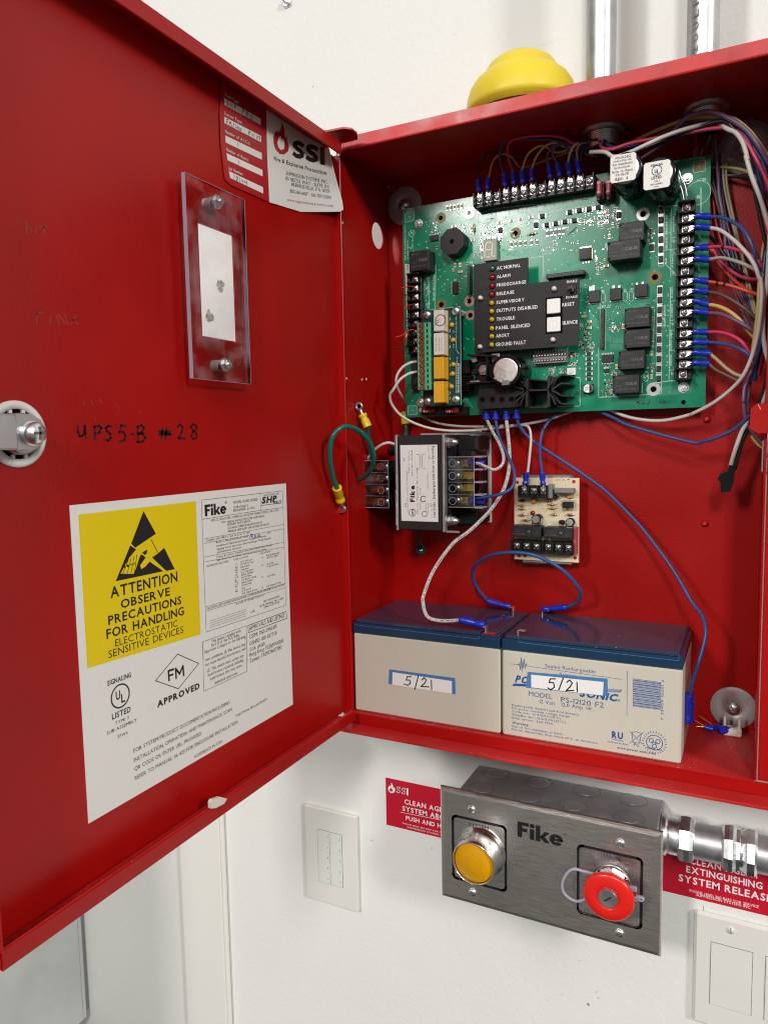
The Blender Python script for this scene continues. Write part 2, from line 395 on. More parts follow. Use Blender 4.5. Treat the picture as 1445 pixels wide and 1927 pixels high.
    def build(s, name, parent=None, org=None, label=None, kind=None):
        if org is None: org = ORG.get(parent.name, (0, 0, 0)) if parent else (0, 0, 0)
        o = bpy.data.objects.new(name, s.mesh(name, org)); COL.objects.link(o)
        if parent: o.parent = parent; ORG[o.name] = org
        else: o.location = V3(org)*S; ORG[o.name] = tuple(org)
        if label: o['label'] = label
        if kind: o['kind'] = kind
        return o
ORG = {}
def thing(name, label, cat, loc, group=None):
    o = bpy.data.objects.new(name, None); COL.objects.link(o); o.empty_display_size = .01
    o.location = V3(loc)*S; ORG[o.name] = tuple(loc); o['label'] = label; o['category'] = cat
    if group: o['group'] = group
    return o
def tag(o, label, cat, group=None):
    o['label'] = label; o['category'] = cat
    if group: o['group'] = group
    return o
def place(me, name, parent, pos, rot=None):
    """one more copy of a shared mesh, as a child of parent, at a point given in millimetres"""
    o = bpy.data.objects.new(name, me); COL.objects.link(o); o.parent = parent
    org = ORG[parent.name]; o.location = (V3(pos)-V3(org))*S; ORG[o.name] = tuple(pos)
    if rot: o.rotation_euler = rot
    return o
# shared little pieces, built round the origin and facing -y
NY = V3((0, -1, 0))
def screw_mesh(r_=2.7, plate=3.4):
    b = M(); b.box((-plate, -.9, -plate), (plate, 0, plate), 'tin', .4)
    b.lathe((0, -.9, 0), NY, [(r_, 0), (r_, 1.0), (r_*.75, 1.7), (r_*.3, 1.9)], 'tin', 14)
    for a in (.5, .5+math.pi/2):
        d = V3((math.cos(a), 0, math.sin(a))); e = V3((-math.sin(a), 0, math.cos(a)))
        q = [V3((0, -2.86, 0))+d*p_+e*w_ for p_, w_ in ((-1.7, -.35), (1.7, -.35), (1.7, .35), (-1.7, .35))]
        b.poly(q, 'ink')
    return b.mesh('screw')
SCREW = screw_mesh()
SCREW_S = screw_mesh(2.3, 2.8)
def nut_mesh():
    b = M(); b.cyl((0, 0, 0), NY, 4.6, .8, 'zinc', 20); b.cyl((0, -.8, 0), NY, 3.4, 2.6, 'zinc', 6, smooth=False); b.cyl((0, -3.4, 0), NY, 1.5, 2, 'zinc', 12); return b.mesh('mounting_nut')
NUT = nut_mesh()

# ================================================================== SETTING
WY = 2.0                                   # face of the wall
b = M(); b.box((-1500, WY, -1400), (1400, WY+40, 1600), 'wall_paint')
WALL = Plane(1, WY)
for sh, x, y in (('N', 415, 1045), ('N', 330, 1290)):          # plaster damage seen through the door's cut-out
    for k in range(7):
        c = WALL.p(sh, x+random.uniform(-26, 26), y+random.uniform(-34, 30))
        q = [c+V3((math.cos(t)*random.uniform(1.5, 5), 0, math.sin(t)*random.uniform(1.5, 5.5))) for t in [i*.9 for i in range(7)]]
        b.poly([p+V3((0, -.15-.03*k, 0)) for p in q], 'scuff')
for pts in (((300, 300), (180, 430), (60, 560)), ((430, 400), (520, 380), (600, 395)), ((300, 125), (308, 132)), ((405, 205), (440, 198), (520, 170), (560, 175))):
    b.line(WALL, 'L', pts, .35, 'cream_trim', .1)
rw = random.Random(5)
for k in range(60):
    sh, x, y = rw.choice(((0, rw.uniform(520, 1100), rw.uniform(5, 240)), (0, rw.uniform(440, 1300), rw.uniform(1440, 1920)), (0, rw.uniform(700, 1440), rw.uniform(1780, 1920))))
    c = WALL.p(sh, x, y); a_ = rw.uniform(.25, .8); b.poly([c+V3((math.cos(t)*a_*rw.uniform(.6, 1.2), -.08, math.sin(t)*a_*rw.uniform(.6, 1.5))) for t in (0, 1.1, 2.2, 3.3, 4.4, 5.4)], rw.choice(('scuff', 'cream_trim', 'zinc_dull')))
for pts in (((640, 60), (655, 72), (652, 90)), ((560, 60), (548, 80), (520, 120)), ((505, 130), (500, 160)), ((1180, 1790), (1210, 1796)), ((960, 1760), (975, 1762))): b.line(WALL, 0, pts, .3, 'cream_trim', .1)
b.line(WALL, 'A', ((1010, 878), (1012, 908)), .5, 'ink_grey', .1)
b.ring(WALL, WALL.p('A', 238, 1538), 0, 1.6, 'scuff', .1, 8)
wall = b.build('wall', kind='structure')
# screw hook high on the wall
c = WALL.p(0, 541, 4); h = M(); h.cyl(c, NY, 5.5, 2.2, 'zinc', 16, bev=.8); h.tube([c+V3((-5, -3, 3)), c+V3((-1, -6, 0)), c+V3((4, -4, -3))], 1.3, 'zinc', 6)
tag(h.build('wall_anchor', org=c), 'small bright metal anchor in the wall at the top edge of the photo', 'wall anchor')
# trim board behind the door, left
x0 = WALL.p('K', 1150, 600).x; x1 = WALL.p('K', 1405, 600).x
t = thing('trim_board', 'cream painted vertical trim board on the wall below the open door', 'trim board', (x0, WY, -500))
b = M(); b.box((x0, -7, -1400), (x1-3, WY-.2, 250), 'cream_trim', 1.5); b.build('board', t)
b = M(); b.tube([(x1-1, -1.5, -1400), (x1-1, -1.5, 250)], 3.2, 'cream_trim', 10); b.build('bead', t)
# grey metal box standing out from the wall at the lower left; its side faces the room
c = pt('K', 562, 1342, 1, 0)
t = thing('metal_box', 'plain grey sheet metal box on the wall at the lower left corner', 'metal box', (c.x-100, 0, c.z))
b = M(); b.box((c.x-260, -700, c.z), (c.x, -7, 420), 'grey_metal', 1.2); b.build('cover', t)
b = M(); b.box((c.x-255, -7, c.z+6), (c.x-5, WY-.1, 415), 'grey_plastic', .5); b.build('back_box', t)
b = M(); b.line(Plane(0, c.x), 0, [(c.x, -14, c.z+2), (c.x, -14, 415)], .5, 'ink_grey', .05, world=True); b.build('seam', t)

# ================================================================== CONTROL CABINET (box + open door)
CW, CH, FY = 359, 537, -104
cab = thing('control_cabinet', 'open red steel fire alarm control cabinet with its door swung to the left', 'cabinet', (0, 0, 0))
def part(bb, name, parent=cab, **k): return bb.build(name, parent, **k)
b = M(); b.box((-1.2, 0, -1.2), (CW+1.2, 1.5, CH+1.2), 'red_paint')
BACK = Plane(1, 0)
part(b, 'back_panel')
b = M()                                        # left side with a knock-out hole
hc = pt(0, 711, 443, 0, 0)
def holed_wall(bm, x, y0, y1, z0, z1, cy, cz, r_, th, mt, n=28):
    """sheet in the y-z plane with a round hole"""
    ring_ = [(cy+r_*math.cos(2*math.pi*i/n), cz+r_*math.sin(2*math.pi*i/n)) for i in range(n)]
    def edge(y, z):
        dy, dz = y-cy, z-cz; ts = []
        if dy > 0: ts.append((y1-cy)/dy)
        if dy < 0: ts.append((y0-cy)/dy)
        if dz > 0: ts.append((z1-cz)/dz)
        if dz < 0: ts.append((z0-cz)/dz)
        t_ = min(ts); return (cy+dy*t_, cz+dz*t_)
    out = [edge(*q) for q in ring_]
    angs = [math.atan2(z-cz, y-cy) for y, z in ((y1, z1), (y0, z1), (y0, z0), (y1, z0))]
    for xx in (x, x-th):
        vs = [(xx, *q) for q in ring_]+[(xx, *q) for q in out]; fs = []
        bm.add(vs, [(i, (i+1) % n, n+(i+1) % n, n+i) for i in range(n)], mt)
        for (cy_, cz_), ang in zip(((y1, z1), (y0, z1), (y0, z0), (y1, z0)), angs):
            k = int(((ang % (2*math.pi))/(2*math.pi))*n)
            bm.add([(xx, *out[k]), (xx, cy_, cz_), (xx, *out[(k+1) % n])], [(0, 1, 2)], mt)
    vs = [(x, *q) for q in ring_]+[(x-th, *q) for q in ring_]
    bm.add(vs, [(i, (i+1) % n, n+(i+1) % n, n+i) for i in range(n)], mt)
holed_wall(b, 0, FY-1.6, 0, 0, CH, hc.y, hc.z, 13.2, 1.5, 'red_paint')
side = part(b, 'side_panel')
b = M(); b.box((CW, FY, 0), (CW+1.5, 0, CH), 'red_paint'); part(b, 'side_panel')
b = M(); b.box((0, FY-.5, CH), (CW, 0, CH+1.5), 'red_paint'); b.prism([(-1, FY-1.2, CH+.3), (-1, FY-1.2, CH+11.5), (-1, FY+.6, CH+11.5), (-1, FY+.6, CH+1.4)], (CW+60, 0, 0), 'red_worn')
b.tube([(1, FY-.3, CH+.6), (CW+60, FY-.3, CH+.6)], 1.3, 'red_paint', 10)
part(b, 'top_panel')
b = M(); b.box((0, FY+.3, -1.5), (CW, 0, 0), 'red_dusty'); part(b, 'bottom_panel')
b = M(); b.box((0, FY-1.2, -11), (CW+60, FY+.2, -.3), 'red_paint', .5); part(b, 'front_band')
b = M(); b.box((-7, FY-20, -12.4), (CW+60, FY+.2, -11.1), 'red_dusty', .4); b.box((-7, FY-20.4, -13.2), (CW+60, FY-19.2, -10.6), 'red_worn', .4); part(b, 'front_ledge')
b = M(); b.box((-8.4, FY-2.4, -3), (2.6, FY-.9, CH-3), 'red_paint', .6); part(b, 'side_flange')
b = M(); b.box((CW+2.2, FY-2.4, 1.5), (CW+50, FY-.9, CH-3), 'red_paint', .6); part(b, 'side_flange')
# hinge tab on the top front corner
b = M(); z = 541
q = [pt(0, x, y, 2, z) for x, y in ((611, 248), (646, 241), (662, 243), (672, 251), (673, 262), (650, 268), (633, 271), (617, 262))]
b.prism(q, (0, 0, 1.5), 'red_paint'); part(b, 'hinge_tab')
b = M(); b.box((-13, FY-20, -12), (-1, FY-8, -4.6), 'red_worn', 1); part(b, 'hinge_tab')
b = M(); b.box((-5.6, DY0 if 0 else -124, 2), (-4.2, FY-2.5, CH-3), 'red_paint', .3); part(b, 'hinge_leaf')
b = M(); b.tube([(-8.5, FY-6, 2), (-8.5, FY-6, CH-4)], 2.2, 'red_paint', 10); part(b, 'hinge_rod')
# little spot holes and studs
for sh, x, y in (('E', 408, 1052), (0, 652, 712), (0, 689, 713), (0, 681, 714)):
    c = pt(sh, x, y, 0, 0); b = M(); b.cyl(c, (1, 0, 0), 1.3, .15, 'wall_paint', 8); part(b, 'hole')
for sh, x, y in (('J', 260, 425), (0, 1326, 985), (0, 1024, 800)):
    c = pt(sh, x, y, 1, -3); b = M(); b.cyl((c.x, 0, c.z), NY, 3.2, 2.0, 'red_paint', 14, bev=.8); b.cyl((c.x, -2, c.z), NY, 1.9, 3.2, 'red_worn', 12, bev=.5); part(b, 'stud')
c = pt('E', 372, 430, 1, FY-3); b = M(); b.cyl((c.x, FY-3, c.z), NY, 2.0, .2, 'wall_paint', 6); part(b, 'hole')
c = pt('E', 822, 722, 1, -.2); b = M(); b.cyl((c.x, 0, c.z), NY, 1.7, .2, 'wall_paint', 6); part(b, 'hole')
# conduit bushings hanging under the top
for sh, x, y, rr in (('d', 215, 500, 13), ('d', 990, 330, 13)):
    c = pt(sh, x, y, 2, CH-1); 
    b = M(); b.lathe((c.x, c.y, CH-.2), (0, 0, -1), [(rr+5, 0), (rr+5, 3), (rr+1.5, 3.2)], 'galvanised', 12)
    for k in range(8):
        b.lathe((c.x, c.y, CH-3.2-k*1.6), (0, 0, -1), [(rr-.4, 0), (rr+.5, .5), (rr+.5, 1.1), (rr-.4, 1.6)], 'zinc', 26)
    b.lathe((c.x, c.y, CH-16), (0, 0, -1), [(rr+.3, 0), (rr+.3, 1.5), (rr-2, 2.2)], 'black_plastic', 26)
    part(b, 'conduit_bushing')

# ---------------------------------------------------------------- door
DX = -4.0; LX = 15.0; DY0, DY1 = -123.5, -496.5; DZ0, DZ1 = 1.5, 536
DOOR = Plane(0, DX)
door = None
hy0, hz1 = DOOR.p('N', 225, 520).y, DOOR.p('N', 225, 520).z; hy1, hz0 = DOOR.p('N', 556, 1500).y, DOOR.p('N', 556, 1500).z
hz1 = (hz1+DOOR.p('N', 515, 620).z)/2; hy0 = (hy0+DOOR.p('N', 272, 1455).y)/2; hy1 = (hy1+DOOR.p('N', 515, 620).y)/2; hz0 = (hz0+DOOR.p('N', 272, 1455).z)/2
b = M()
b.box((DX-1.5, DY1, DZ0), (DX, hy0, DZ1), 'red_paint'); b.box((DX-1.5, hy1, DZ0), (DX, DY0, DZ1), 'red_paint')
b.box((DX-1.5, hy0, DZ0), (DX, hy1, hz0), 'red_paint'); b.box((DX-1.5, hy0, hz1), (DX, hy1, DZ1), 'red_paint')
# marker writing on the paint
def strokes(bb, pl, sh, lst, wd, mt, eps=.1):
    for s_ in lst: bb.line(pl, sh, s_, wd, mt, eps)
strokes(b, DOOR, 'T', [
    [(503, 1450), (505, 1490), (515, 1515), (535, 1512), (545, 1485), (548, 1450), (550, 1500), (558, 1528)],
    [(612, 1455), (612, 1535)], [(606, 1455), (640, 1448), (655, 1462), (645, 1490), (618, 1500)],
    [(720, 1452), (700, 1448), (686, 1462), (690, 1482), (712, 1500), (716, 1528), (700, 1545), (682, 1535)],
    [(818, 1450), (782, 1446)], [(784, 1448), (772, 1488)], [(772, 1488), (800, 1490), (812, 1510), (806, 1540), (775, 1552)],
    [(852, 1503), (864, 1503)],
    [(890, 1455), (892, 1555)], [(888, 1455), (915, 1445), (932, 1460), (920, 1490), (892, 1500)], [(895, 1500), (925, 1502), (942, 1525), (925, 1550), (888, 1556)],
    [(1052, 1462), (1046, 1530)], [(1078, 1460), (1070, 1535)], [(1030, 1483), (1105, 1486)], [(1030, 1505), (1108, 1506)], [(1034, 1494), (1104, 1500)],
    [(1145, 1455), (1165, 1440), (1182, 1455), (1175, 1490), (1155, 1530), (1200, 1530)],
    [(1270, 1448), (1250, 1438), (1236, 1455), (1250, 1480), (1272, 1500), (1268, 1528), (1250, 1535), (1236, 1515), (1250, 1490), (1272, 1465), (1270, 1448)]], 1.5, 'marker')
strokes(b, DOOR, 'T', [[(170, 130), (172, 200)], [(190, 160), (205, 190)], [(235, 158), (230, 200)], [(255, 160), (300, 155)], [(285, 160), (280, 210)],
    [(225, 720), (280, 715)], [(240, 720), (238, 790)], [(330, 740), (320, 790)], [(365, 735), (385, 790)], [(380, 730), (420, 785)], [(420, 730), (440, 790)], [(490, 735), (460, 790)], [(470, 760), (505, 790)],
    [(540, 1290), (545, 1310)], [(590, 1285), (600, 1310)], [(640, 1275), (660, 1300)]], 1.3, 'marker_faint')
strokes(b, DOOR, 'T', [[(740, 1305), (765, 1320), (772, 1345), (755, 1375)], [(610, 1395), (620, 1415)], [(905, 1355), (915, 1370)]], .5, 'red_worn')
door = part(b, 'door')
def dp(bb, name, **k): return bb.build(name, door, **k)
b = M(); b.box((DX, DY1, DZ1-1.5), (LX, DY0, DZ1), 'red_paint', .3); b.box((LX-1.5, DY1, 525), (LX+.2, DY0-1, DZ1+.2), 'red_paint', .6)
dp(b, 'top_flange')
b = M(); b.box((DX, DY1, DZ0-1), (LX, DY0, DZ0+.6), 'red_dusty', .3); b.box((LX-1.6, DY1, DZ0-1.2), (LX+.2, DY0-1, 11.2), 'red_paint', .6)
b.box((LX-3.2, DY1, 9.6), (LX-1.5, DY0-1, 11), 'red_dusty', .5)
dp(b, 'bottom_flange')
b = M(); b.box((DX, DY1, DZ0), (LX, DY1+1.5, DZ1), 'red_paint', .3); dp(b, 'side_flange')
# nylon bumper clipped on the bottom flange
b = M(); LIP = Plane(0, LX+.4)
b.prism([LIP.p('j', x, y)-V3((1.5, 0, 0)) for x, y in ((604, 285), (612, 270), (650, 257), (685, 266), (672, 290), (630, 312), (606, 314))], (2.4, 0, 0), 'nylon'); dp(b, 'bumper')
# acrylic window cover with two nuts
ax_ = DX+7; P2 = Plane(0, ax_+3)
q0 = P2.p('N', 125, 108); q1 = P2.p('N', 605, 322); q2 = P2.p('N', 672, 1845); q3 = P2.p('N', 190, 1805)
y0 = (q0.y+q3.y)/2; y1 = (q1.y+q2.y)/2; z1 = (q0.z+q1.z)/2; z0 = (q2.z+q3.z)/2
b = M(); b.box((ax_, y0, z0), (ax_+3, y1, z1), 'acrylic', .15)
for a_, c_ in (((ax_-.05, y0-.25, z0), (ax_+3.05, y0-.02, z1)), ((ax_-.05, y1+.02, z0), (ax_+3.05, y1+.25, z1)), ((ax_+.1, y0, z0-.25), (ax_+2.9, y1, z0-.02)), ((ax_+.1, y0, z1+.02), (ax_+2.9, y1, z1+.25))): b.box(a_, c_, 'acrylic_edge')
dp(b, 'acrylic_cover')
for x, y in ((400, 345), (465, 1690)):
    c = pt('N', x, y, 0, ax_+5); b = M(); b.cyl((DX, c.y, c.z), (1, 0, 0), 1.8, ax_+9-DX, 'zinc', 10)
    b.cyl((ax_+3, c.y, c.z), (1, 0, 0), 5, 1, 'zinc', 14, smooth=False); b.cyl((ax_+4, c.y, c.z), (1, 0, 0), 3.8, 3.2, 'zinc', 6, smooth=False, bev=.5)
    b.cyl((DX, c.y, c.z), (1, 0, 0), 4, 6.5, 'nylon', 12)
    dp(b, 'nut')
# latch
c = pt('I', 215, 555, 0, DX)
b = M(); b.lathe((DX, c.y, c.z), (1, 0, 0), [(18.0, 0), (18.0, 1.6), (16.5, 2.3), (13.6, 2.3), (13.6, .6)], 'paper_white', 36)
b.cyl((DX+.1, c.y, c.z), (1, 0, 0), 13.4, .9, 'hole', 30); b.cyl((DX+.9, c.y, c.z), (1, 0, 0), 11.3, 5.5, 'zinc_dull', 30, bev=1)
for k in range(10):
    a = k*math.pi/5; b.box((DX+.8, c.y+12.6*math.cos(a)-1, c.z+12.6*math.sin(a)-1), (DX+2.2, c.y+12.6*math.cos(a)+1, c.z+12.6*math.sin(a)+1), 'paper_white')
dp(b, 'lock_body')
LT = Plane(0, DX+14)
q0 = LT.p('I', -300, 335); q1 = LT.p('I', 620, 345); q2 = LT.p('I', 620, 715)
b = M(); zc = LT.p('I', 400, 525).z; hh = 9.3; ye = LT.p('I', 640, 555).y; yj = LT.p('I', 215, 525).y
out = [(yj-40, zc-hh), (ye-8, zc-hh), (ye-3, zc-hh*.7), (ye-.5, zc-hh*.2), (ye-.5, zc+hh*.2), (ye-3, zc+hh*.7), (ye-8, zc+hh), (yj-40, zc+hh)]
b.prism([(DX+9.5, y, z) for y, z in out], (4.0, 0, 0), 'zinc_dull'); b.box((DX+13.4, yj-1, zc-hh), (DX+13.9, yj+.4, zc+hh), 'grey_plastic')
b.box((DX+13.3, yj-40, zc-hh+.1), (DX+16.5, yj-.5, zc+hh-.1), 'zinc_dull', 1)
dp(b, 'latch_bar')
sc_ = LT.p('I', 430, 545)
b = M(); b.cyl((DX+13.3, sc_.y, sc_.z), (1, 0, 0), 6.6, 1.6, 'zinc', 24); b.lathe((DX+15, sc_.y, sc_.z), (1, 0, 0), [(6, 0), (6, 2.5), (5, 4.6), (2.5, 5.6), (0.01, 5.9)], 'zinc', 24)
for dy, dz in ((3.4, .7), (.7, 3.4)): b.box((DX+19, sc_.y-dy, sc_.z-dz), (DX+20.9, sc_.y+dy, sc_.z+dz), 'ink_grey')
dp(b, 'latch_screw')

# ---------------------------------------------------------------- big compliance label on the door
b = M()
tl = DOOR.p('B', 30, 165); tr = DOOR.p('B', 1378, 33); br = DOOR.p('C', 1348, 408); bl = DOOR.p('C', 147, 1087)
y0 = (tl.y+bl.y)/2; y1 = (tr.y+br.y)/2; z1 = (tl.z+tr.z)/2; z0 = (bl.z+br.z)/2
b.box((DX, y0, z0), (DX+.2, y1, z1), 'paper')
LB = Plane(0, DX+.2)
def T(s, sh, x0, y0, x1, y1, h, mt='ink', st=0, **k): b.text(LB, s, sh, x0, y0, x1, y1, h, mt, st, **k)
def Ln(sh, pts, w_=.35, mt='ink', **k): b.line(LB, sh, pts, w_, mt, .1, **k)
b.quadpx(LB, 'B', [(90, 225), (815, 142), (845, 965), (145, 1115+61)], 'label_yellow', .06)
# electrostatic triangle: upper block, left block, right block, hand left in yellow
b.quadpx(LB, 'B', [(492, 203), (569, 343), (440, 430), (416, 404)], 'ink', .12)
b.quadpx(LB, 'B', [(410, 415), (447, 440), (405, 490), (350, 590), (430, 592), (445, 560), (470, 480), (482, 470), (505, 490), (470, 540), (480, 562), (505, 545), (530, 515), (615, 575), (320, 637)], 'ink', .12)
b.quadpx(LB, 'B', [(545, 490), (580, 465), (620, 430), (685, 562), (632, 573)], 'ink', .12)
b.quadpx(LB, 'B', [(483, 460), (515, 440), (512, 465), (500, 475)], 'ink', .14)
for k, (a_, c_) in enumerate((((352, 592), (385, 500)), ((378, 594), (402, 490)), ((402, 592), (420, 480)), ((424, 590), (437, 470)))):
    Ln('B', [a_, ((a_[0]+c_[0])/2+6, (a_[1]+c_[1])/2), c_], 2.0, 'label_yellow')
    b.line(LB, 'B', [(a_[0]+12, a_[1]-3), (c_[0]+14, c_[1]+2)], .4, 'ink', .16)
Ln('B', [(540, 380), (580, 458)], .6)
T('ATTENTION', 'B', 288, 741, 703, 642, 68, st=1); T('OBSERVE', 'B', 352, 806, 656, 725, 54, st=1)
T('PRECAUTIONS', 'B', 275, 908, 727, 783, 56, st=1); T('FOR HANDLING', 'B', 264, 993, 743, 853, 58, st=1)
T('ELECTROSTATIC', 'B', 318, 1042, 703, 922, 44); T('SENSITIVE DEVICES', 'B', 276, 1114, 740, 966, 46)
# logo block
b.logo('Fike', LB, 'B', 872, 236, 1003, 204, 72); T('\u00ae', 'B', 994, 158, 1010, 155, 14)
T('MODEL 10-063 SERIES', 'B', 1046, 158, 1196, 141, 17); T('COMPATABILITY', 'B', 1048, 188, 1140, 178, 14); T('IDENTIFIER 10-2452', 'B', 1048, 207, 1180, 192, 14)
T('SINGLE HAZARD PANEL', 'B', 1234, 110, 1330, 102, 9); T('SHP', 'B', 1222, 156, 1314, 146, 40, st=2, shear=.25); T('PRO', 'B', 1296, 161, 1345, 154, 20, st=1, shear=.25)
Ln('B', [(1220, 168), (1345, 152)], .4)
Ln('B', [(850, 135), (1352, 78), (1372, 785), (880, 952)], .3, closed=True); Ln('B', [(1213, 95), (1217, 198), (1356, 181)], .3)
Ln('B', [(855, 254), (1217, 198)], .3)
for a_, c_ in (((864, 376), (1360, 285)), ((868, 403), (1362, 312)), ((870, 487), (1364, 395)), ((872, 517), (1364, 425)), ((878, 795), (1368, 650)), ((880, 822), (1369, 676))): Ln('B', [a_, c_], .25)
for s_, x0, y0_, x1, y1_, h_ in (
    ('NFPA 72, NON-CODED, COMMERCIAL, PROTECTIVE PREMISES CONTROL UNIT, LOCAL', 910, 268, 1328, 200, 14), ('FOR:', 972, 280, 1000, 275, 12),
    ('MANUAL AND AUTOMATIC FIRE ALARM SERVICE', 1010, 277, 1240, 237, 14), ('RELEASING DEVICE SERVICE', 1010, 294, 1152, 270, 13), ('AUTOMATIC SPRINKLER RELEASING SERVICE', 1012, 316, 1226, 279, 13),
    ('SPRINKLER SUPERVISORY AND WATERFLOW SERVICE', 1014, 336, 1268, 292, 13), ('Complies with NFPA 12, 12A, 13, 15, 16, 70, 2001', 878, 392, 1148, 343, 13),
    ('Refer to Manual P/N 06-297 dated', 943, 403, 1140, 370, 13), (', for', 1252, 345, 1276, 341, 12), ('Installation & Operation Instructions, Configuration Options,', 945, 424, 1252, 367, 13),
    ('Signaling Service Instructions, Electrical Ratings, Wiring Diagrams,', 946, 445, 1282, 381, 13), ('and Maintenance Instructions.', 946, 464, 1102, 437, 12),
    ('If using dry contact outputs on non-power limited, mark through', 944, 494, 1286, 420, 13), ('appropriate "power-limited" marking and wire per manual.', 946, 512, 1252, 447, 12),
    ('DIAGNOSTIC LED CODES:', 884, 550, 1018, 520, 12), ('Code w/o Period', 1050, 508, 1138, 490, 11), ('Code w/Period', 1210, 472, 1278, 458, 11),
    ('P3 P7 CKT open', 1094, 524, 1165, 508, 11), ('P2 PWR CKT open', 1094, 540, 1172, 522, 11), ('Manual Abort', 1094, 556, 1150, 544, 11), ('Invalid Abort', 1095, 572, 1144, 561, 10),
    ('1st or 2nd Alarm', 1096, 588, 1170, 570, 11), ('Release Disabled', 1096, 604, 1170, 586, 11), ('Battery Failure', 1097, 620, 1160, 604, 11), ('Low Battery Voltage', 1098, 636, 1190, 614, 11),
    ('Solenoid Trouble', 1098, 652, 1166, 635, 11), ('Ground Fault', 1099, 668, 1158, 653, 11), ('Reset', 1099, 686, 1120, 680, 11), ('AC Brown-Out', 1100, 703, 1158, 689, 11), ('AUX Output #1 Open', 1100, 720, 1196, 696, 11),
    ('Aud #1 Activated', 1252, 484, 1330, 466, 12), ('Aud Ckt Short', 1254, 498, 1328, 480, 12), ('Abort 30s', 1254, 537, 1296, 527, 11), ('P5 #2 2nd Alarm', 1256, 552, 1326, 535, 11), ('A-D Failure', 1256, 612, 1308, 600, 11), ('AUX Output #2 Open', 1252, 675, 1344, 652, 11),
    ('THIS CONTROL UNIT IS INTENDED FOR INSTALLATION IN A CONTROLLED INDOOR ENVIRONMENT, IN A DRY LOCATION', 884, 815, 1364, 672, 14),
    ('IN CASE OF TROUBLE CONTACT:', 1065, 783, 1242, 730, 12), ('FIKE CORPORATION', 1236, 768, 1332, 741, 12), ('BLUE SPRINGS, MO. 64015', 1212, 797, 1356, 754, 12), ('(816) 229-3405', 1238, 803, 1330, 776, 12), ('-OR-', 1152, 836, 1184, 826, 13)):
    T(s_, 'B', x0, y0_, x1, y1_, h_)
for k, c_ in enumerate('-- :: 5 B A C H L S U P . 8'.split()): T(c_, 'B', 1068-10, 532+k*14.5, 1066+10, 529+k*14.5, 9)
for k, y in enumerate((496, 545, 617, 683)): T('C', 'B', 1222, y, 1234, y-3, 10)
b.line(LB, 'B', [(1150, 368), (1154, 345), (1170, 350), (1156, 358), (1172, 366)], .5, 'ink_blue', .16); b.line(LB, 'B', [(1186, 350), (1178, 352), (1178, 364), (1190, 362)], .5, 'ink_blue', .16); b.line(LB, 'B', [(1180, 357), (1188, 356)], .4, 'ink_blue', .16)
b.line(LB, 'B', [(1196, 348), (1198, 362)], .5, 'ink_blue', .16); b.line(LB, 'B', [(1204, 352), (1214, 350), (1214, 360), (1204, 360), (1204, 346)], .5, 'ink_blue', .16)
for y in (0, 14, 27, 40): Ln('B', [(904, 884+y), (1127, 810+y)], .25)
# notice boxes
Ln('B', [(858, 1013), (1128, 912)], .3); Ln('B', [(1128, 912), (1135, 1130)], .3); Ln('B', [(858, 1013), (862, 1117)], .3)
Ln('C', [(820, 27), (828, 318), (1082, 200), (1077, 0)], .3)
for s_, x0, y0_, x1, y1_ in (('This device complies with', 912, 1020, 1094, 955), ('Part 15 of the FCC Rules.', 912, 1044, 1088, 984), ('Operation is subject to the following', 868, 1086, 1122, 990)): T(s_, 'B', x0, y0_, x1, y1_, 20)
for s_, x0, y0_, x1, y1_ in (('two conditions: (1) This device may', 834, 143, 1074, 55), ('not cause harmful interference, and', 836, 172, 1072, 85), ('(2) This device must accept any', 848, 205, 1062, 120), ('interference received, including', 852, 232, 1062, 150), ('interference that may cause', 866, 254, 1052, 180), ('undesired operation.', 890, 278, 1028, 218)): T(s_, 'C', x0, y0_, x1, y1_, 19)
Ln('B', [(1138, 911), (1374, 824), (1378, 866), (1142, 955)], .5, closed=True)
T('APPROVALS AND LISTINGS', 'B', 1146, 942, 1365, 858, 26); T('CSFM: 7165-0900:135', 'B', 1146, 994, 1316, 935, 24); T('OSHPD: 0SP-0077-10', 'B', 1148, 1036, 1316, 975, 24)
T('COA: #6420', 'B', 1150, 1072, 1242, 1042, 22); T('Hong Kong: FS:E&M/43/005', 'C', 1098, 115, 1298, 42, 24); T('Taiwan: TA097346070163', 'C', 1100, 150, 1288, 78, 24)
# approval marks
T('SIGNALING', 'C', 258, 287, 398, 240, 30, st=1); T('LISTED', 'C', 285, 486, 396, 444, 34, st=1)
c = LB.p('C', 334, 345); b.ring(LB, c, 6.9, 7.9, 'ink', .12, 36); T('U', 'C', 308, 372, 334, 362, 52, st=1); T('L', 'C', 340, 386, 362, 377, 52, st=1)
T('TYPE: F', 'C', 303, 518, 388, 488, 19); T('SUB-ASSEMBLY', 'C', 254, 577, 432, 505, 20); T('37W6', 'C', 318, 598, 378, 574, 18)
Ln('C', [(542, 255), (672, 98), (797, 153), (677, 303)], .55, closed=True); Ln('C', [(622, 254), (618, 198), (648, 187)], 1.5); Ln('C', [(621, 226), (645, 218)], 1.4); Ln('C', [(664, 240), (660, 184), (684, 214), (704, 168), (708, 224)], 1.5); T('APPROVED', 'C', 552, 414, 803, 306, 38, st=2)
for s_, x0, y0_, x1, y1_ in (('FOR SYSTEM/PRODUCT DOCUMENTATION INCLUDING', 413, 683, 980, 404), ('INSTALLATION, OPERATION, AND MAINTENANCE; SCAN', 415, 738, 993, 446), ('QR CODE OR ENTER URL PROVIDED.', 418, 790, 818, 583), ('REFER TO MANUAL 06-425 FOR ENCLOSURE INSTALLATION', 420, 846, 1028, 520)): T(s_, 'C', x0, y0_, x1, y1_, 24)
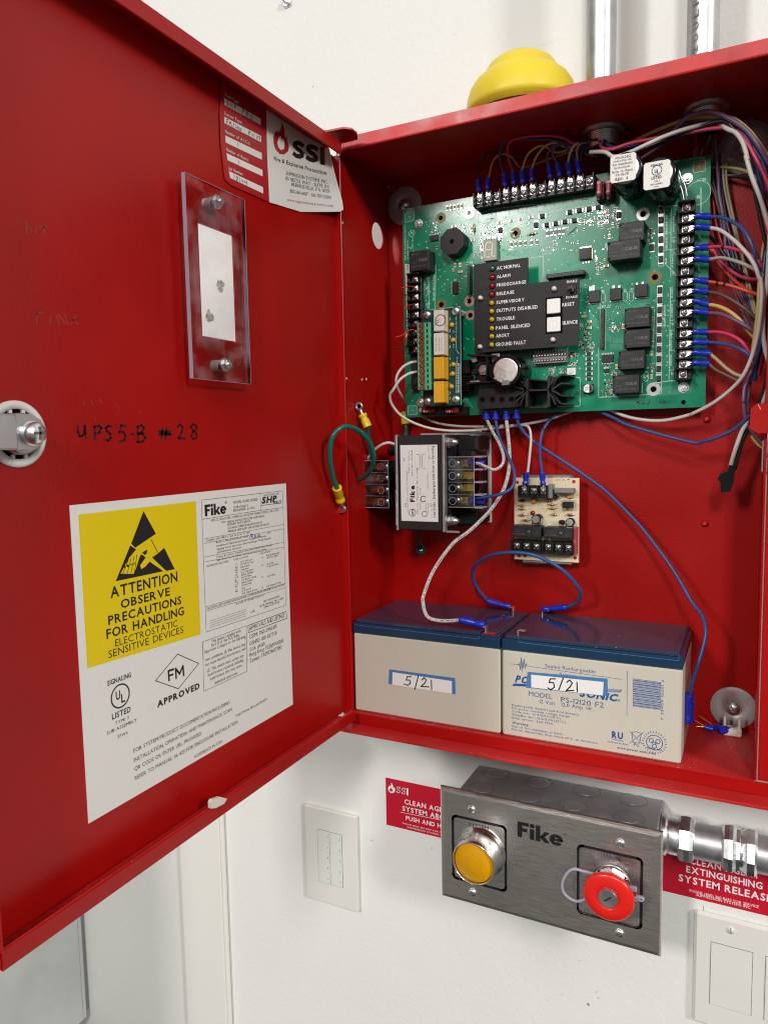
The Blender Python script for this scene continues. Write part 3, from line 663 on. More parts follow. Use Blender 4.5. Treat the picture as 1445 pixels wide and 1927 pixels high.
T('ASSEMBLED IN USA', 'C', 770, 716, 937, 626, 18); T('http://www.fike.com/06-859', 'C', 1018, 470, 1200, 376, 16)
dp(b, 'compliance_label', label='white and yellow compliance label with an electrostatic warning triangle')

# ---------------------------------------------------------------- peeling sticker near the hinge
def curl(p):
    """how far the sticker stands off the door at a point"""
    a = max(0, (p.y+172)/50); d_ = max(0, min(1, (528-p.z)/95)); return .2+5.5*a*a*(.5+.6*d_)
SK = Plane(0, DX+.6, curl)
b = M()
g_ = [[(385, 110), (372, 300), (380, 560), (412, 830), (455, 872)], [(726, 280), (728, 480), (732, 650), (742, 850), (748, 1003)], [(990, 420), (985, 600), (985, 800), (985, 960), (985, 1076)], [(1150, 460), (1165, 600), (1195, 780), (1232, 980), (1238, 1083)], [(1163, 462), (1180, 600), (1210, 780), (1250, 1000), (1254, 1068)]]
def cell(i0, i1, mt, eps):
    cols = g_[i0:i1+1]; N_ = 7; grid = []
    for ci in range(len(cols)-1):
        for k in range(N_+(1 if ci == len(cols)-2 else 0)):
            s_ = k/N_; row = []
            for j in range(4):
                for l in range(4 if j < 3 else 5):
                    t_ = l/4; A = [(cols[ci][j][e]*(1-t_)+cols[ci][j+1][e]*t_) for e in (0, 1)]; B_ = [(cols[ci+1][j][e]*(1-t_)+cols[ci+1][j+1][e]*t_) for e in (0, 1)]
                    row.append(SK.off(SK.p('D', A[0]*(1-s_)+B_[0]*s_, A[1]*(1-s_)+B_[1]*s_), eps))
            grid.append(row)
    n_ = len(grid[0]); b.add([p for r_ in grid for p in r_], [(i*n_+j, i*n_+j+1, (i+1)*n_+j+1, (i+1)*n_+j) for i in range(len(grid)-1) for j in range(n_-1)], mt, True)
cell(0, 1, 'sticker_red', 0); cell(1, 4, 'sticker_white', 0)
def K_(s, x0, y0, x1, y1, h, mt='ink', st=0, **k): b.pxtext(SK, s, 'D', x0, y0, x1, y1, h, mt, st, .14, **k)
for t_, (x, y, x2, y2), q in (('Panel Type:', (414, 200, 518, 264), [(408, 217), (683, 372), (683, 420), (408, 267)]), ('System Type:', (408, 340, 540, 412), [(408, 358), (686, 503), (686, 550), (408, 405)]),
        ('Number of A.S.C.s:', (414, 478, 600, 570), [(414, 498), (691, 632), (691, 682), (418, 552)]), ('Number of Risers:', (422, 613, 592, 697), [(424, 632), (696, 760), (697, 808), (432, 685)]), ('Job Number:', (440, 755, 550, 805), [(442, 768), (700, 890), (702, 938), (452, 820)])):
    K_(t_, x, y, x2, y2, 24, 'white_print')
    b.quadpx(SK, 'D', q, 'sticker_white', .1)
def hand(lst, w_=.45): strokes(b, SK, 'D', lst, w_, 'ink', .2)
hand([[(438, 238), (425, 240), (428, 256), (438, 262), (424, 274)], [(452, 248), (450, 290)], [(468, 256), (466, 298)], [(452, 270), (466, 278)], [(484, 262), (482, 308)], [(484, 264), (497, 276), (484, 288)],
      [(544, 296), (542, 340)], [(544, 298), (558, 310), (544, 320)], [(574, 312), (572, 358)], [(574, 314), (588, 328), (574, 336), (590, 366)], [(612, 340), (602, 350), (604, 372), (614, 378), (620, 360), (612, 340)]])
hand([[(424, 375), (424, 412)], [(424, 377), (440, 382)], [(424, 392), (436, 398)], [(444, 428), (446, 392), (452, 412), (458, 398), (462, 432)], [(480, 402), (472, 446)], [(488, 418), (500, 424)], [(490, 436), (502, 440)], [(510, 432), (506, 448), (516, 452), (518, 438), (510, 432)], [(528, 444), (524, 460), (534, 464), (536, 450), (528, 444)],
      [(592, 464), (590, 500)], [(592, 466), (604, 474), (592, 484)], [(612, 484), (610, 506)], [(632, 488), (622, 496), (630, 510)], [(650, 525), (656, 500), (664, 530)], [(668, 506), (680, 512), (674, 532), (668, 508)]])
hand([[(510, 555), (512, 585)], [(517, 690), (519, 718)], [(480, 796), (482, 830)], [(500, 806), (496, 818), (508, 832), (498, 842), (510, 816), (500, 806)], [(522, 812), (522, 850)], [(536, 826), (536, 842), (548, 848)], [(550, 834), (550, 866)], [(564, 836), (562, 854), (576, 858)], [(578, 844), (578, 874)]])
fl = [(840, 403), (862, 450), (865, 500), (868, 520), (884, 505), (880, 535), (897, 580), (888, 620), (860, 642), (825, 638), (795, 605), (780, 560), (778, 510), (790, 475), (812, 452), (810, 480), (828, 462), (838, 430)]
b.poly([SK.off(SK.p('D', x, y), .16) for x, y in fl], 'sticker_red')
b.poly([SK.off(SK.p('D', x, y), .22) for x, y in ((830, 500), (840, 530), (832, 545), (850, 520), (862, 555), (858, 600), (836, 610), (815, 590), (808, 550), (815, 520))], 'sticker_white')
b.logo('SSI', SK, 'D', 922, 660, 1150, 728, 134, 'ink', .16, px=True)
K_('Fire & Explosion Protection', 783, 686, 1158, 801, 30, 'ink', 1)
for s_, x0, y0_, x1, y1_ in (('SUPPRESSION SYSTEMS INC.', 874, 795, 1166, 868), ('155 NESTLE WAY \u00b7 SUITE 104', 870, 834, 1172, 905), ('BREINIGSVILLE, PA 18031', 915, 880, 1176, 938), ('800-360-0687 \u00b7 610-709-5000', 903, 930, 1184, 986)): K_(s_, x0, y0_, x1, y1_, 26)
K_('www.suppressionsystems.com', 882, 992, 1196, 1046, 20, 'ink_red')
dp(b, 'service_sticker', label='red and white service sticker peeling away at its lower right corner')

# ================================================================== MAIN CIRCUIT BOARD
BY = -20.0
bx0 = pt(1, 105, 595, 1, BY).x; bx1 = pt(4, 983, 1125, 1, BY).x; bz1 = (pt(1, 105, 595, 1, BY).z+pt(2, 1015, 437, 1, BY).z)/2; bz0 = (pt(3, 92, 1197, 1, BY).z+pt(4, 983, 1125, 1, BY).z)/2
bx0 = (bx0+pt(3, 92, 1197, 1, BY).x)/2; bx1 = (bx1+pt(2, 1015, 437, 1, BY).x)/2
board = thing('main_circuit_board', 'large green circuit board on standoffs in the upper part of the red cabinet', 'circuit board', (bx0, BY, bz0))
PB = Plane(1, BY)
b = M(); b.box((bx0, BY, bz0), (bx1, BY+1.6, bz1), 'pcb'); b.box((bx0-.02, BY+.1, bz0-.05), (bx1+.02, BY+1.5, bz0), 'pcb_edge')
for sh, x, y, r0, r1, mt in ((1, 388, 662, 2.3, 5.4, 'pad_tan'), (1, 595, 625, 2.2, 5.5, 'pad_tin'), (1, 937, 775, 2.4, 5.4, 'pad_tan'), (2, 515, 880, 2.6, 5.6, 'pad_tin'), (4, 603, 162, 2.6, 6.0, 'pad_tan'),
        (4, 592, 998, 2.6, 6.0, 'zinc_dull'), (3, 353, 362, 2.6, 5.4, 'pad_tan'), (3, 558, 337, 2.4, 5.4, 'pad_pink'), (3, 566, 440, 2.4, 5.0, 'pad_pink')):
    c = PB.p(sh, x, y); b.ring(PB, c, r0, r1, mt, .06); b.ring(PB, c, 0, r0, 'hole' if mt != 'pad_tin' or sh == 2 else 'pad_pink', .06, 16)
b.ring(PB, PB.p(4, 815, 1095), 0, 2.0, 'hole', .06, 14); b.ring(PB, PB.p(1, 220, 610), 0, 1.5, 'red_worn', .06, 12)
for sh, q, mt in ((1, [(125, 628), (190, 612), (192, 680), (128, 697)], 'pcb_trace'), (2, [(887, 492), (978, 474), (976, 558), (888, 575)], 'pad_tan'), (3, [(108, 1108), (172, 1106), (173, 1172), (110, 1174)], 'pcb_trace')):
    b.quadpx(PB, sh, q, mt, .05); b.line(PB, sh, q, .4, 'silk', .08, closed=True); b.ring(PB, sum((PB.p(sh, *k) for k in q), V3())/4, 0, .6, 'silk', .1, 8)
main = b.build('board', board)
# copper traces: one joined part
b = M()
def tr(sh, pts, w_=.35): b.line(PB, sh, pts, w_*1.7, 'pcb_trace', .05)
for k in range(9): tr('g', [(200+k*11, 490-k*0-2), (330+k*9, 340-k*5), (385+k*3, 300-k*4)], .3)
for k in range(6): tr('f', [(560+k*9, 500+k*2), (640+k*6, 570-k*6), (700+k*4, 570-k*9), (975, 545-k*13)], .3)
for k in range(7): tr('h', [(360-k*9, 230+k*12), (480, 360+k*14)], .35)
for k in range(5): tr('h', [(560, 270+k*26), (600, 270+k*26), (700-k*6, 180+k*26), (1030, 170+k*1), (1085, 115+k*10)], .35)
for k in range(4): tr('h', [(570, 480+k*22), (620, 540+k*14), (740, 545+k*12)], .35)
for k in range(6): tr('g', [(200+k*22, 640), (280+k*26, 560+k*6), (360+k*14, 640)], .3)
for k in range(5): tr('h', [(600, 600+k*12), (740, 605+k*10)], .3)
for k in range(8): tr(2, [(150+k*16, 1000), (190+k*14, 900+k*5), (330, 880+k*8)], .3)
for k in range(14):
    x = random.uniform(250, 1200); y = random.uniform(560, 760); d_ = random.choice((-1, 1))*random.uniform(20, 60)
    tr(1, [(x, y), (x+40, y-9), (x+40+d_, y-9+abs(d_))], .3)
for k in range(12): tr(4, [(1000-k*3-100, 960+k*6), (640-k*5, 985+k*6)], .25)
for k in range(5): tr(3, [(500+k*6, 1020+k*14), (590, 1110+k*4)], .3)
for q in ([(1010, 960), (1140, 920), (1140, 1150), (1040, 1160)],):
    b.line(PB, 1, q, .3, 'pcb_trace', .03)
b.build('copper_trace', board, kind='stuff')
# white printing on the board: one joined part
b = M()
def sl(sh, pts, w_=.35, closed=False): b.line(PB, sh, pts, w_*1.35, 'silk', .08, closed)
def stx(s, sh, x0, y0, x1, y1, h, st=0, **k): b.text(PB, s, sh, x0, y0, x1, y1, h, 'silk', 1, .09, **k)
sl('f', [(365, 170), (360, 250), (530, 222), (535, 150)]); sl('f', [(325, 135), (1440, 20)], .3); sl('f', [(330, 272), (540, 232), (790, 205)], .3); sl('g', [(0, 95), (590, 8)], .3); sl('g', [(0, 165), (300, 115), (600, 65)], .3)
sl('f', [(315, 130), (318, 600)], .25); sl('g', [(0, 550), (108, 540), (110, 718)], .3)
stx('P3', 'f', 432, 228, 470, 222, 18); stx('POWER LIMITED', 'f', 820, 165, 1015, 138, 17); stx('INPUT #1', 'f', 690, 130, 760, 120, 12); stx('INPUT #3', 'f', 830, 108, 905, 96, 12); stx('INPUT #4', 'f', 1090, 60, 1180, 47, 13); stx('INPUT #5', 'f', 1270, 30, 1365, 16, 13)
stx('Cut for 2-wire', 'f', 84, 214, 180, 198, 10); stx('detect. on', 'f', 84, 232, 150, 222, 10); stx('INPUT #1', 'f', 84, 247, 145, 238, 10)
stx('Cut for 2-wire', 'f', 980, 512, 1105, 494, 12); stx('detect. on only', 'f', 982, 540, 1105, 520, 12); stx('INPUT #2', 'f', 984, 565, 1075, 553, 12); stx('P3-8G000', 'f', 1040, 448, 1122, 436, 12)
for k, (x, y) in enumerate(((660, 160), (745, 148), (1000, 105), (1093, 92), (1183, 78), (1268, 66), (1360, 48))): stx(str(k+2), 'f', x-6, y+6, x+7, y+4, 12)
for x in (540, 790, 1010, 1050): sl('f', [(x, 60), (x, 130)], .25)
# right-hand legend column
for q in ([(1152, 98), (1205, 95), (1198, 625), (1148, 628)],): sl('g', q, .3, True)
sl('g', [(1205, 95), (1330, 75)], .3); sl('g', [(1265, 88), (1262, 722)], .3); sl('g', [(1200, 485), (1330, 468)], .3); sl('g', [(1205, 330), (1262, 325)], .25); sl('g', [(1265, 370), (1335, 362)], .25); sl('g', [(1262, 480), (1330, 540)], .25); sl('g', [(1215, 610), (1310, 700)], .25)
sl('h', [(1092, 0), (1085, 995), (1138, 998), (1145, 0)], .3); sl('h', [(1232, 0), (1215, 985)], .3); sl('h', [(1140, 990), (1290, 975)], .3)
for y in (150, 350, 455, 665, 870): sl('h', [(1225, y), (1300, y-12)], .3)
sl('h', [(480, 640), (480, 1155), (1135, 1115), (1138, 1000)], .3); sl('h', [(500, 165), (500, 640)], .3); sl('h', [(555, 230), (552, 650)], .25); sl('h', [(1060, 230), (1055, 640)], .3); sl('h', [(935, 1110), (940, 1000)], .3)
def vt(s, sh, x, ya, yb, h): b.text(PB, s, sh, x, ya, x+ (yb-ya)*.0, yb, h, 'silk', 1, .09, hv=(h, 0))
for s_, sh, x, ya, yb, h_ in (('P4  POWER LIMITED', 'g', 1215, 170, 478, 17), ('AUX OUTPUTS', 'g', 1280, 170, 318, 12), ('P5', 'g', 1210, 560, 610, 17), ('AUDIBLE #1', 'g', 1272, 515, 640, 12), ('POWER LIMITED', 'h', 1160, 190, 420, 18),
        ('AUDIBLE #2', 'h', 1240, 0, 112, 14), ('AUDIBLE #3', 'h', 1240, 172, 318, 14), ('AGENT RELEASE', 'h', 1230, 462, 655, 14), ('SOLENOID', 'h', 1228, 705, 825, 14)): vt(s_, sh, x, ya, yb, h_)
for k, (x, y) in enumerate(((1208, 92), (1206, 190), (1204, 296), (1204, 405), (1202, 508), (1200, 618), (1198, 718), (1194, 820), (1192, 920))): b.text(PB, str(k+5), 'h', x-8, y-8, x-8, y+8, 13, 'silk', 0, .06, hv=(13, 0))
for x, y in ((1250, 385), (1245, 680-285+0), (1242, 905), (1278, 405)): pass
for sh, x, y in (('h', 1250, 385), ('h', 1245, 905), ('g', 1285, 400), ('g', 1282, 690)):
    for k in range(3): sl(sh, [(x-6, y-12+k*10), (x+8, y-8+k*10)], .3)
    sl(sh, [(x+8, y-10), (x+8, y+16)], .3); sl(sh, [(x+8, y+2), (x+30, y)], .3)
c = PB.p(2, 925, 722); b.ring(PB, c, 9.6, 9.95, 'silk', .05, 40); sl(2, [(945, 685), (946, 870)], .5); b.ring(PB, PB.p(2, 925, 752), .5, 1.4, 'silk', .06, 12); stx('+C30', 2, 915, 640, 985, 628, 20); stx('FID2', 2, 935, 472, 975, 468, 12)
b.ring(PB, PB.p(1, 176, 775), 3.0, 3.35, 'silk', .05, 24); sl(1, [(165, 790), (170, 760), (185, 785), (188, 762)], .35)
for s_, x, ya, yb in (('A/J/91 TWN-F/A-4 4.0', 122, 710, 970), ('10-2605 REV C', 140, 830, 965), ('PCB ASSY', 176, 805, 890)): b.text(PB, s_, 1, x, ya, x, yb, 8, 'silk', 0, .06, hv=(9, 0))
sl(3, [(312, 70), (308, 400)], .3); sl(3, [(225, 130), (312, 118)], .3); 
b.text(PB, 'NON POWER LIMITED', 3, 294, 145, 290, 335, 14, 'silk', 0, .06, hv=(14, 0)); b.text(PB, 'RELAY 3', 3, 250, 160, 248, 215, 11, 'silk', 0, .06, hv=(12, 0)); b.text(PB, 'PREDISCH', 3, 250, 225, 248, 290, 11, 'silk', 0, .06, hv=(12, 0)); b.text(PB, 'TROUBLE', 3, 250, 340, 248, 390, 11, 'silk', 0, .06, hv=(12, 0))
for x in (230, 265): sl(3, [(x, 150), (x-2, 400)], .25)
for k, y in enumerate((170, 235, 300, 363)): b.text(PB, ('NO', 'NC', 'C', 'NO')[k], 3, 240, y-8, 240, y+8, 9, 'silk', 0, .06, hv=(10, 0))
b.quadpx(PB, 3, [(84, 62), (118, 66), (128, 600), (104, 602)], 'silk', .05)
for k in range(9): b.text(PB, ('101', '181', '18', '6', '2', '1', '9', '8', '7')[k], 3, 100, 75+k*58, 102, 105+k*58, 12, 'ink', 0, .1, hv=(12, 0))
stx('P7', 'h', 515, 220, 555, 212, 26); stx('U5', 1, 486, 1124, 502, 1121, 10); stx('P6', 1, 600, 998, 622, 994, 14); stx('Q4', 2, 90, 1112, 100, 1109, 8); stx('F4', 2, 205, 620, 232, 614, 14); stx('F2', 'P', 1090, 1755, 1135, 1750, 34)
for s_, x, y in (('E1', 213, 278), ('E2', 378, 270), ('E3', 430, 262)): stx(s_, 4, x-8, y, x+12, y-3, 16)
for sh, x, y in (('h', 528, 110), ('h', 757, 95), ('h', 820, 95), ('h', 975, 935)):
    sl(sh, [(x-22, y-35), (x-22, y+35), (x-8, y+52), (x+8, y+52), (x+22, y+35), (x+22, y-35), (x+8, y-50), (x-8, y-50)], .3, True)
sl('c', [(940, 380), (1285, 390), (1285, 688), (940, 700)], .3)
# initials in marker
for s_ in ([(468, 1078), (475, 1110)], [(500, 1080), (478, 1095), (500, 1112)], [(515, 1082), (512, 1105), (530, 1104)], [(558, 1075), (560, 1098), (545, 1112)], [(635, 1095), (650, 1100), (655, 1085), (680, 1085), (665, 1102), (715, 1090)]): b.line(PB, 4, s_, .7, 'ink', .08)
b.build('printed_legend', board, kind='stuff')

# ---- surface-mounted parts
def chip(bb, sh, x, y, w_, h_, mt='relay_black', ends='h', ht=1.0, base=None):
    """w_,h_ in millimetres, (x,y) centre in pixels; ends: tinned ends left/right (h), top/bottom (v) or none"""
    base = BY if base is None else base
    c = pt(sh, x, y, 1, base-ht)
    if ends == 'h': bb.box((c.x-w_/2, base-ht*.95, c.z-h_/2), (c.x+w_/2, base-.02, c.z+h_/2), 'pad_tin'); bb.box((c.x-w_*.31, base-ht-.05, c.z-h_/2-.05), (c.x+w_*.31, base-.02, c.z+h_/2+.05), mt)
    elif ends == 'v': bb.box((c.x-w_/2, base-ht*.95, c.z-h_/2), (c.x+w_/2, base-.02, c.z+h_/2), 'pad_tin'); bb.box((c.x-w_/2-.05, base-ht-.05, c.z-h_*.31), (c.x+w_/2+.05, base-.02, c.z+h_*.31), mt)
    else: bb.box((c.x-w_/2, base-ht, c.z-h_/2), (c.x+w_/2, base-.02, c.z+h_/2), mt)
# black diodes (10 px each): one object apiece
dm = M(); dm.box((-2.2, -.6, -4.1), (2.2, 0, 4.1), 'pad_tin'); dm.box((-1.9, -2.1, -2.6), (1.9, 0, 2.6), 'relay_black', .3); dm = dm.mesh('chip_diode')
dh = M(); dh.box((-3.5, -.6, -1.7), (3.5, 0, 1.7), 'pad_tin'); dh.box((-2.2, -2.1, -1.8), (2.2, 0, 1.8), 'relay_black', .3); dh = dh.mesh('chip_diode')
for x, y in [(645, 848+k*73) for k in range(6)]: c = pt(2, x, y, 1, BY-2); place(dm, 'chip_diode', board, (c.x, BY, c.z))
for k in range(10): c = pt(4, 638-k*1.0, 258+k*73.4, 1, BY-2); place(dm, 'chip_diode', board, (c.x, BY, c.z))
for x, y in ((345, 135), (430, 118), (520, 105), (603, 93), (135, 252), (218, 237), (300, 222), (385, 210), (95, 170)): c = pt('g', x, y, 1, BY-2); place(dh, 'chip_diode', board, (c.x, BY, c.z))
for sh, x, y in (('g', 787, 160), ('g', 38, 252), ('g', 1088, 455), ('f', 572, 320)): c = pt(sh, x, y, 1, BY-2); place(dm, 'chip_diode', board, (c.x, BY, c.z))
b = M()
for k in range(6): chip(b, 'h', 380, 695+k*53, 6.6, 2.6, 'relay_black', 'h', .8)
for k in range(5): chip(b, 'f', 58+k*35, 110-k*6, 1.9, 5.0, 'resistor_tan', 'v', .9); chip(b, 'f', 1032+k*38, 352-k*5, 2.4, 6.0, 'grey_plastic', 'v', .9)
for k, x in enumerate((680, 722, 768, 815, 875, 930)): chip(b, 'f', x, 460-k*4, 2.0, 5.2, 'pad_tan' if k < 4 else 'grey_plastic', 'v', .9)
for x, y in ((565, 250), (685, 230), (770, 212), (870, 198), (305, 422)): chip(b, 'f', x, y, 4.2, 2.0, 'pad_pink', 'h', .9)
for sh, x, y in (('h', 325, 305), ('h', 380, 360), ('h', 380, 425), (4, 238, 78), ('f', 187, 727), ('f', 122, 285)): chip(b, sh, x, y, 4.6, 2.3, 'resistor_tan', 'h', 1.0)
for sh, x, y in (('h', 735, 410), ('h', 668, 830), ('h', 1035, 935), ('h', 1038, 690), ('h', 615, 1090), ('g', 705, 358), ('f', 183, 660)): chip(b, sh, x, y, 2.2, 4.2, 'resistor_tan', 'v', 1.0)
R_ = random.Random(3)
def scatter(sh, x0, y0, x1, y1, n, sz=1.0):
    for _ in range(int(n*1.7)):
        v_ = R_.random() < .5; chip(b, sh, R_.uniform(x0, x1), R_.uniform(y0, y1), (1.0 if v_ else 2.0)*sz, (2.0 if v_ else 1.0)*sz, R_.choice(('relay_black', 'resistor_tan', 'grey_plastic', 'pad_tin')), 'v' if v_ else 'h', .5)
def grid(sh, x0, y0, nx, ny, dx, dy, w_, h_, mt='relay_black', e='h'):
    for i in range(nx):
        for j in range(ny): chip(b, sh, x0+i*dx, y0+j*dy, w_, h_, mt, e, .5)
scatter('f', 380, 290, 600, 370, 26); scatter('f', 375, 400, 400, 520, 8); scatter('f', 560, 380, 585, 480, 8); scatter('f', 190, 260, 330, 340, 9); scatter('g', 590, 110, 700, 240, 20); scatter('g', 400, 200, 560, 260, 10)
scatter('g', 700, 130, 760, 200, 4); scatter('g', 1060, 290, 1130, 400, 8); scatter('g', 580, 600, 640, 700, 8); scatter('h', 320, 580, 440, 680, 14); scatter('h', 170, 680, 260, 720, 8); scatter('h', 170, 790, 260, 820, 6)
scatter('h', 540, 970, 620, 1050, 10); scatter('h', 500, 1080, 640, 1150, 8); scatter('h', 580, 410, 700, 460, 8); scatter('h', 1010, 760, 1060, 900, 8); scatter('h', 320, 470, 400, 560, 10); scatter('h', 610, 870, 690, 920, 6); scatter('h', 280, 20, 330, 60, 4); scatter('h', 285, 360, 310, 450, 5); scatter('h', 540, 800, 600, 850, 5); scatter('h', 280, 570, 330, 640, 6)
scatter(1, 320, 700, 380, 780, 10); scatter(1, 345, 870, 365, 900, 3); scatter(1, 470, 990, 500, 1050, 5); scatter('c', 1170, 120, 1260, 180, 8); scatter('c', 1170, 230, 1260, 260, 5); scatter('c', 960, 290, 1030, 360, 8); scatter('c', 1070, 290, 1140, 350, 5); scatter('c', 200, 160, 360, 180, 0)
for _ in range(420):
    cx_ = R_.uniform(bx0+6, bx1-22); cz_ = R_.uniform(bz0+14, bz1-8); r_ = R_.choice((.35, .5)); b.box((cx_-r_, BY-.12, cz_-r_), (cx_+r_, BY-.02, cz_+r_), 'silk')
scatter(1, 400, 700, 700, 960, 8); scatter(1, 830, 700, 1400, 900, 26); scatter(2, 60, 830, 330, 1000, 18); scatter(4, 60, 230, 120, 700, 16); scatter('h', 560, 180, 740, 420, 6); scatter(3, 330, 60, 590, 380, 14); scatter('g', 560, 100, 800, 640, 18); scatter('h', 1010, 200, 1080, 640, 10)
# gull-wing legs of the chips
def legs(sh, x0, y0, x1, y1, n, w_=.6, l_=1.6, vert=True):
    for k in range(n):
        t = k/(n-1); c = pt(sh, x0+(x1-x0)*t, y0+(y1-y0)*t, 1, BY)
        b.box((c.x-(w_ if vert else l_)/2, BY-.5, c.z-(l_ if vert else w_)/2), (c.x+(w_ if vert else l_)/2, BY-.02, c.z+(l_ if vert else w_)/2), 'pad_tin')
legs(1, 308, 832, 368, 826, 7); legs(1, 308, 788, 368, 782, 7); legs(1, 468, 1135, 468, 1220, 9, vert=False); legs(1, 524, 1130, 524, 1215, 9, vert=False)
legs('h', 515, 700, 632, 693, 8); legs('h', 520, 798, 630, 792, 8); legs('g', 458, 570, 515, 562, 3, 1.2, 2.6); legs('g', 470, 598, 520, 590, 3, 1.0, 1.6); legs('h', 540, 848, 582, 845, 4); legs('h', 542, 905, 584, 902, 4)
legs('c', 815, 255, 1140, 232, 12, 1.2, 2.2); legs('c', 825, 128, 1150, 104, 12, 1.2, 2.2)
for sh, x, y in (('h', 425, 8), ('h', 392, 20), ('h', 636, 8), ('h', 695, 8), ('h', 880, -20), ('h', 940, -30)): chip(b, sh, x, y, 2.0, 4.6, 'pad_tin', None, .5)
b.build('surface_mount_component', board, kind='stuff')
def comp(name, fn, parent=board, **k): bb = M(); fn(bb); return bb.build(name, parent, **k)
for nm, sh, q, h_ in (('chip', 1, (307, 790, 368, 826), 1.6), ('chip', 1, (474, 1134, 520, 1218), 1.6), ('chip', 'h', (514, 712, 632, 782), 1.8), ('chip', 'h', (536, 855, 585, 895), 1.5), ('chip', 'g', (433, 468, 540, 558), 3), ('chip', 'g', (1075, 430, 1105, 485), 1.4),
        ('transistor', 'h', (372, 38, 492, 150), 4), ('transistor', 'h', (597, 15, 716, 128), 4), ('transistor', 'h', (862, -25, 992, 92), 4)):
    bb = M(); bb.pbox(sh, *q, BY-h_, BY-.1, 'relay_black', .35)
    if nm == 'transistor': bb.pbox(sh, q[0], q[3]-4, q[2]+4, q[3]+18, BY-1, BY-.1, 'pad_tin', 0)
    if sh == 'g' and h_ == 3: bb.pbox(sh, q[0]+5, q[1]-12, q[2]+5, q[1]+2, BY-1, BY-.1, 'pad_tin', 0); bb.pbox(sh, q[2]+2, q[1], q[2]+14, q[3], BY-1, BY-.1, 'brass', 0)
    bb.build(nm, board)
# axial resistors
def axial(bb, sh, x, y, L_, ang, mt='resistor_tan', base=BY, r_=1.0, bands=('led_red', 'ink', 'brass')):
    c = pt(sh, x, y, 1, base-1.6); d = V3((math.cos(ang), 0, math.sin(ang))); c = V3((c.x, base-1.6, c.z))
    bb.tube([c-d*L_+V3((0, 1.4, 0)), c-d*L_*.9, c, c+d*L_*.9, c+d*L_+V3((0, 1.4, 0))], .28, 'tin', 5, sub=1)
    bb.lathe(c-d*L_*.5, d, [(r_*.6, 0), (r_*1.1, L_*.1), (r_*1.1, L_*.22), (r_*.9, L_*.3), (r_*.9, L_*.7), (r_*1.1, L_*.78), (r_*1.1, L_*.9), (r_*.6, L_)], mt, 10)
    for i, bm_ in enumerate(bands): bb.cyl(c-d*L_*(.28-.22*i), d, r_*1.05, L_*.09, bm_, 10)
for sh, x, y, a in (('f', 880, 358, .1), ('f', 318, 310, 1.57)): comp('resistor', lambda q: axial(q, sh, x, y, 5.2, a))

# ---- relays
def relay(sh, q, h_, marks=True, parent=board, base=BY):
    bb = M(); x0, z0, x1, z1 = bb.pbox(sh, *q, base-h_, base-.05, 'relay_black', .5)
    F = Plane(1, base-h_)
    if marks:
        w_ = x1-x0; hh = z1-z0; g_ = 'ink_grey'
        bb.rawtext('RELAY', V3((x0+w_*.12, base-h_, z1-hh*.2)), V3((1, 0, 0)), V3((0, 0, 1)), w_*.4, hh*.09, g_, 0, F, .06)
        bb.rawtext('5A 250V~', V3((x0+w_*.13, base-h_, z0+hh*.38)), V3((1, 0, 0)), V3((0, 0, 1)), w_*.25, hh*.08, g_, 0, F, .06)
        bb.rawtext('C-UL-US', V3((x0+w_*.55, base-h_, z0+hh*.45)), V3((1, 0, 0)), V3((0, 0, 1)), w_*.36, hh*.15, 'grey_plastic', 1, F, .06)
        bb.rawtext('24VDC COIL 12VDC', V3((x0+w_*.13, base-h_, z0+hh*.18)), V3((1, 0, 0)), V3((0, 0, 1)), w_*.76, hh*.09, g_, 0, F, .06)
        bb.ring(F, V3((x0+w_*.48, base-h_, z0+hh*.52)), w_*.04, w_*.055, 'ink_grey', .06, 14)
        for zz in (z1-hh*.1, z0+hh*.12): bb.ring(F, V3((x0+w_*.05, base-h_, zz)), 0, w_*.035, 'hole', .06, 10)
    return bb.build('relay', parent)
relay('g', (795, 240, 1020, 388), 16); relay('g', (690, 408, 985, 548), 19)
relay('h', (752, 225, 1015, 408), 12); relay('h', (748, 450, 1018, 622), 12); relay('h', (690, 672, 962, 850), 12); relay('h', (627, 925, 905, 1105), 12)
relay(1, (155, 912, 300, 1040), 17)
# ---- buzzer
c = pt(1, 470, 835, 1, BY-13); bb = M()
bb.lathe((c.x, BY, c.z), NY, [(13.3, 0), (13.3, 13), (13.0, 13.3)], 'black_matte', 8, smooth=False, rot=math.pi/8)
c2 = V3((c.x, BY-13.3, c.z)); bb.ring(Plane(1, BY-13.3), c2, 0, 2.3, 'hole', .08, 18); bb.build('buzzer', board)
# ---- seven segment display
bb = M(); x0, z0, x1, z1 = bb.pbox(1, 702, 826, 798, 968, BY-6, BY-.1, 'display_grey', .3); D_ = Plane(1, BY-6)
for q in ([(728, 845), (768, 838)], [(768, 838), (765, 892)], [(765, 900), (760, 948)], [(724, 950), (712, 905)][:1]+[(757, 948)], [(712, 905), (708, 952)], [(720, 850), (716, 893)], [(720, 898), (760, 893)]): bb.line(D_, 1, q, 1.1, 'segment', .1)
bb.ring(D_, D_.p(1, 776, 943), 0, .9, 'segment', .1, 10)
for k in range(5):
    for y in (815, 974): c = pt(1, 715+k*19, y-k*2, 1, BY-.4); bb.box((c.x-.8, BY-2, c.z-1), (c.x+.8, BY, c.z+1), 'pad_tin')
bb.build('digit_display', board)
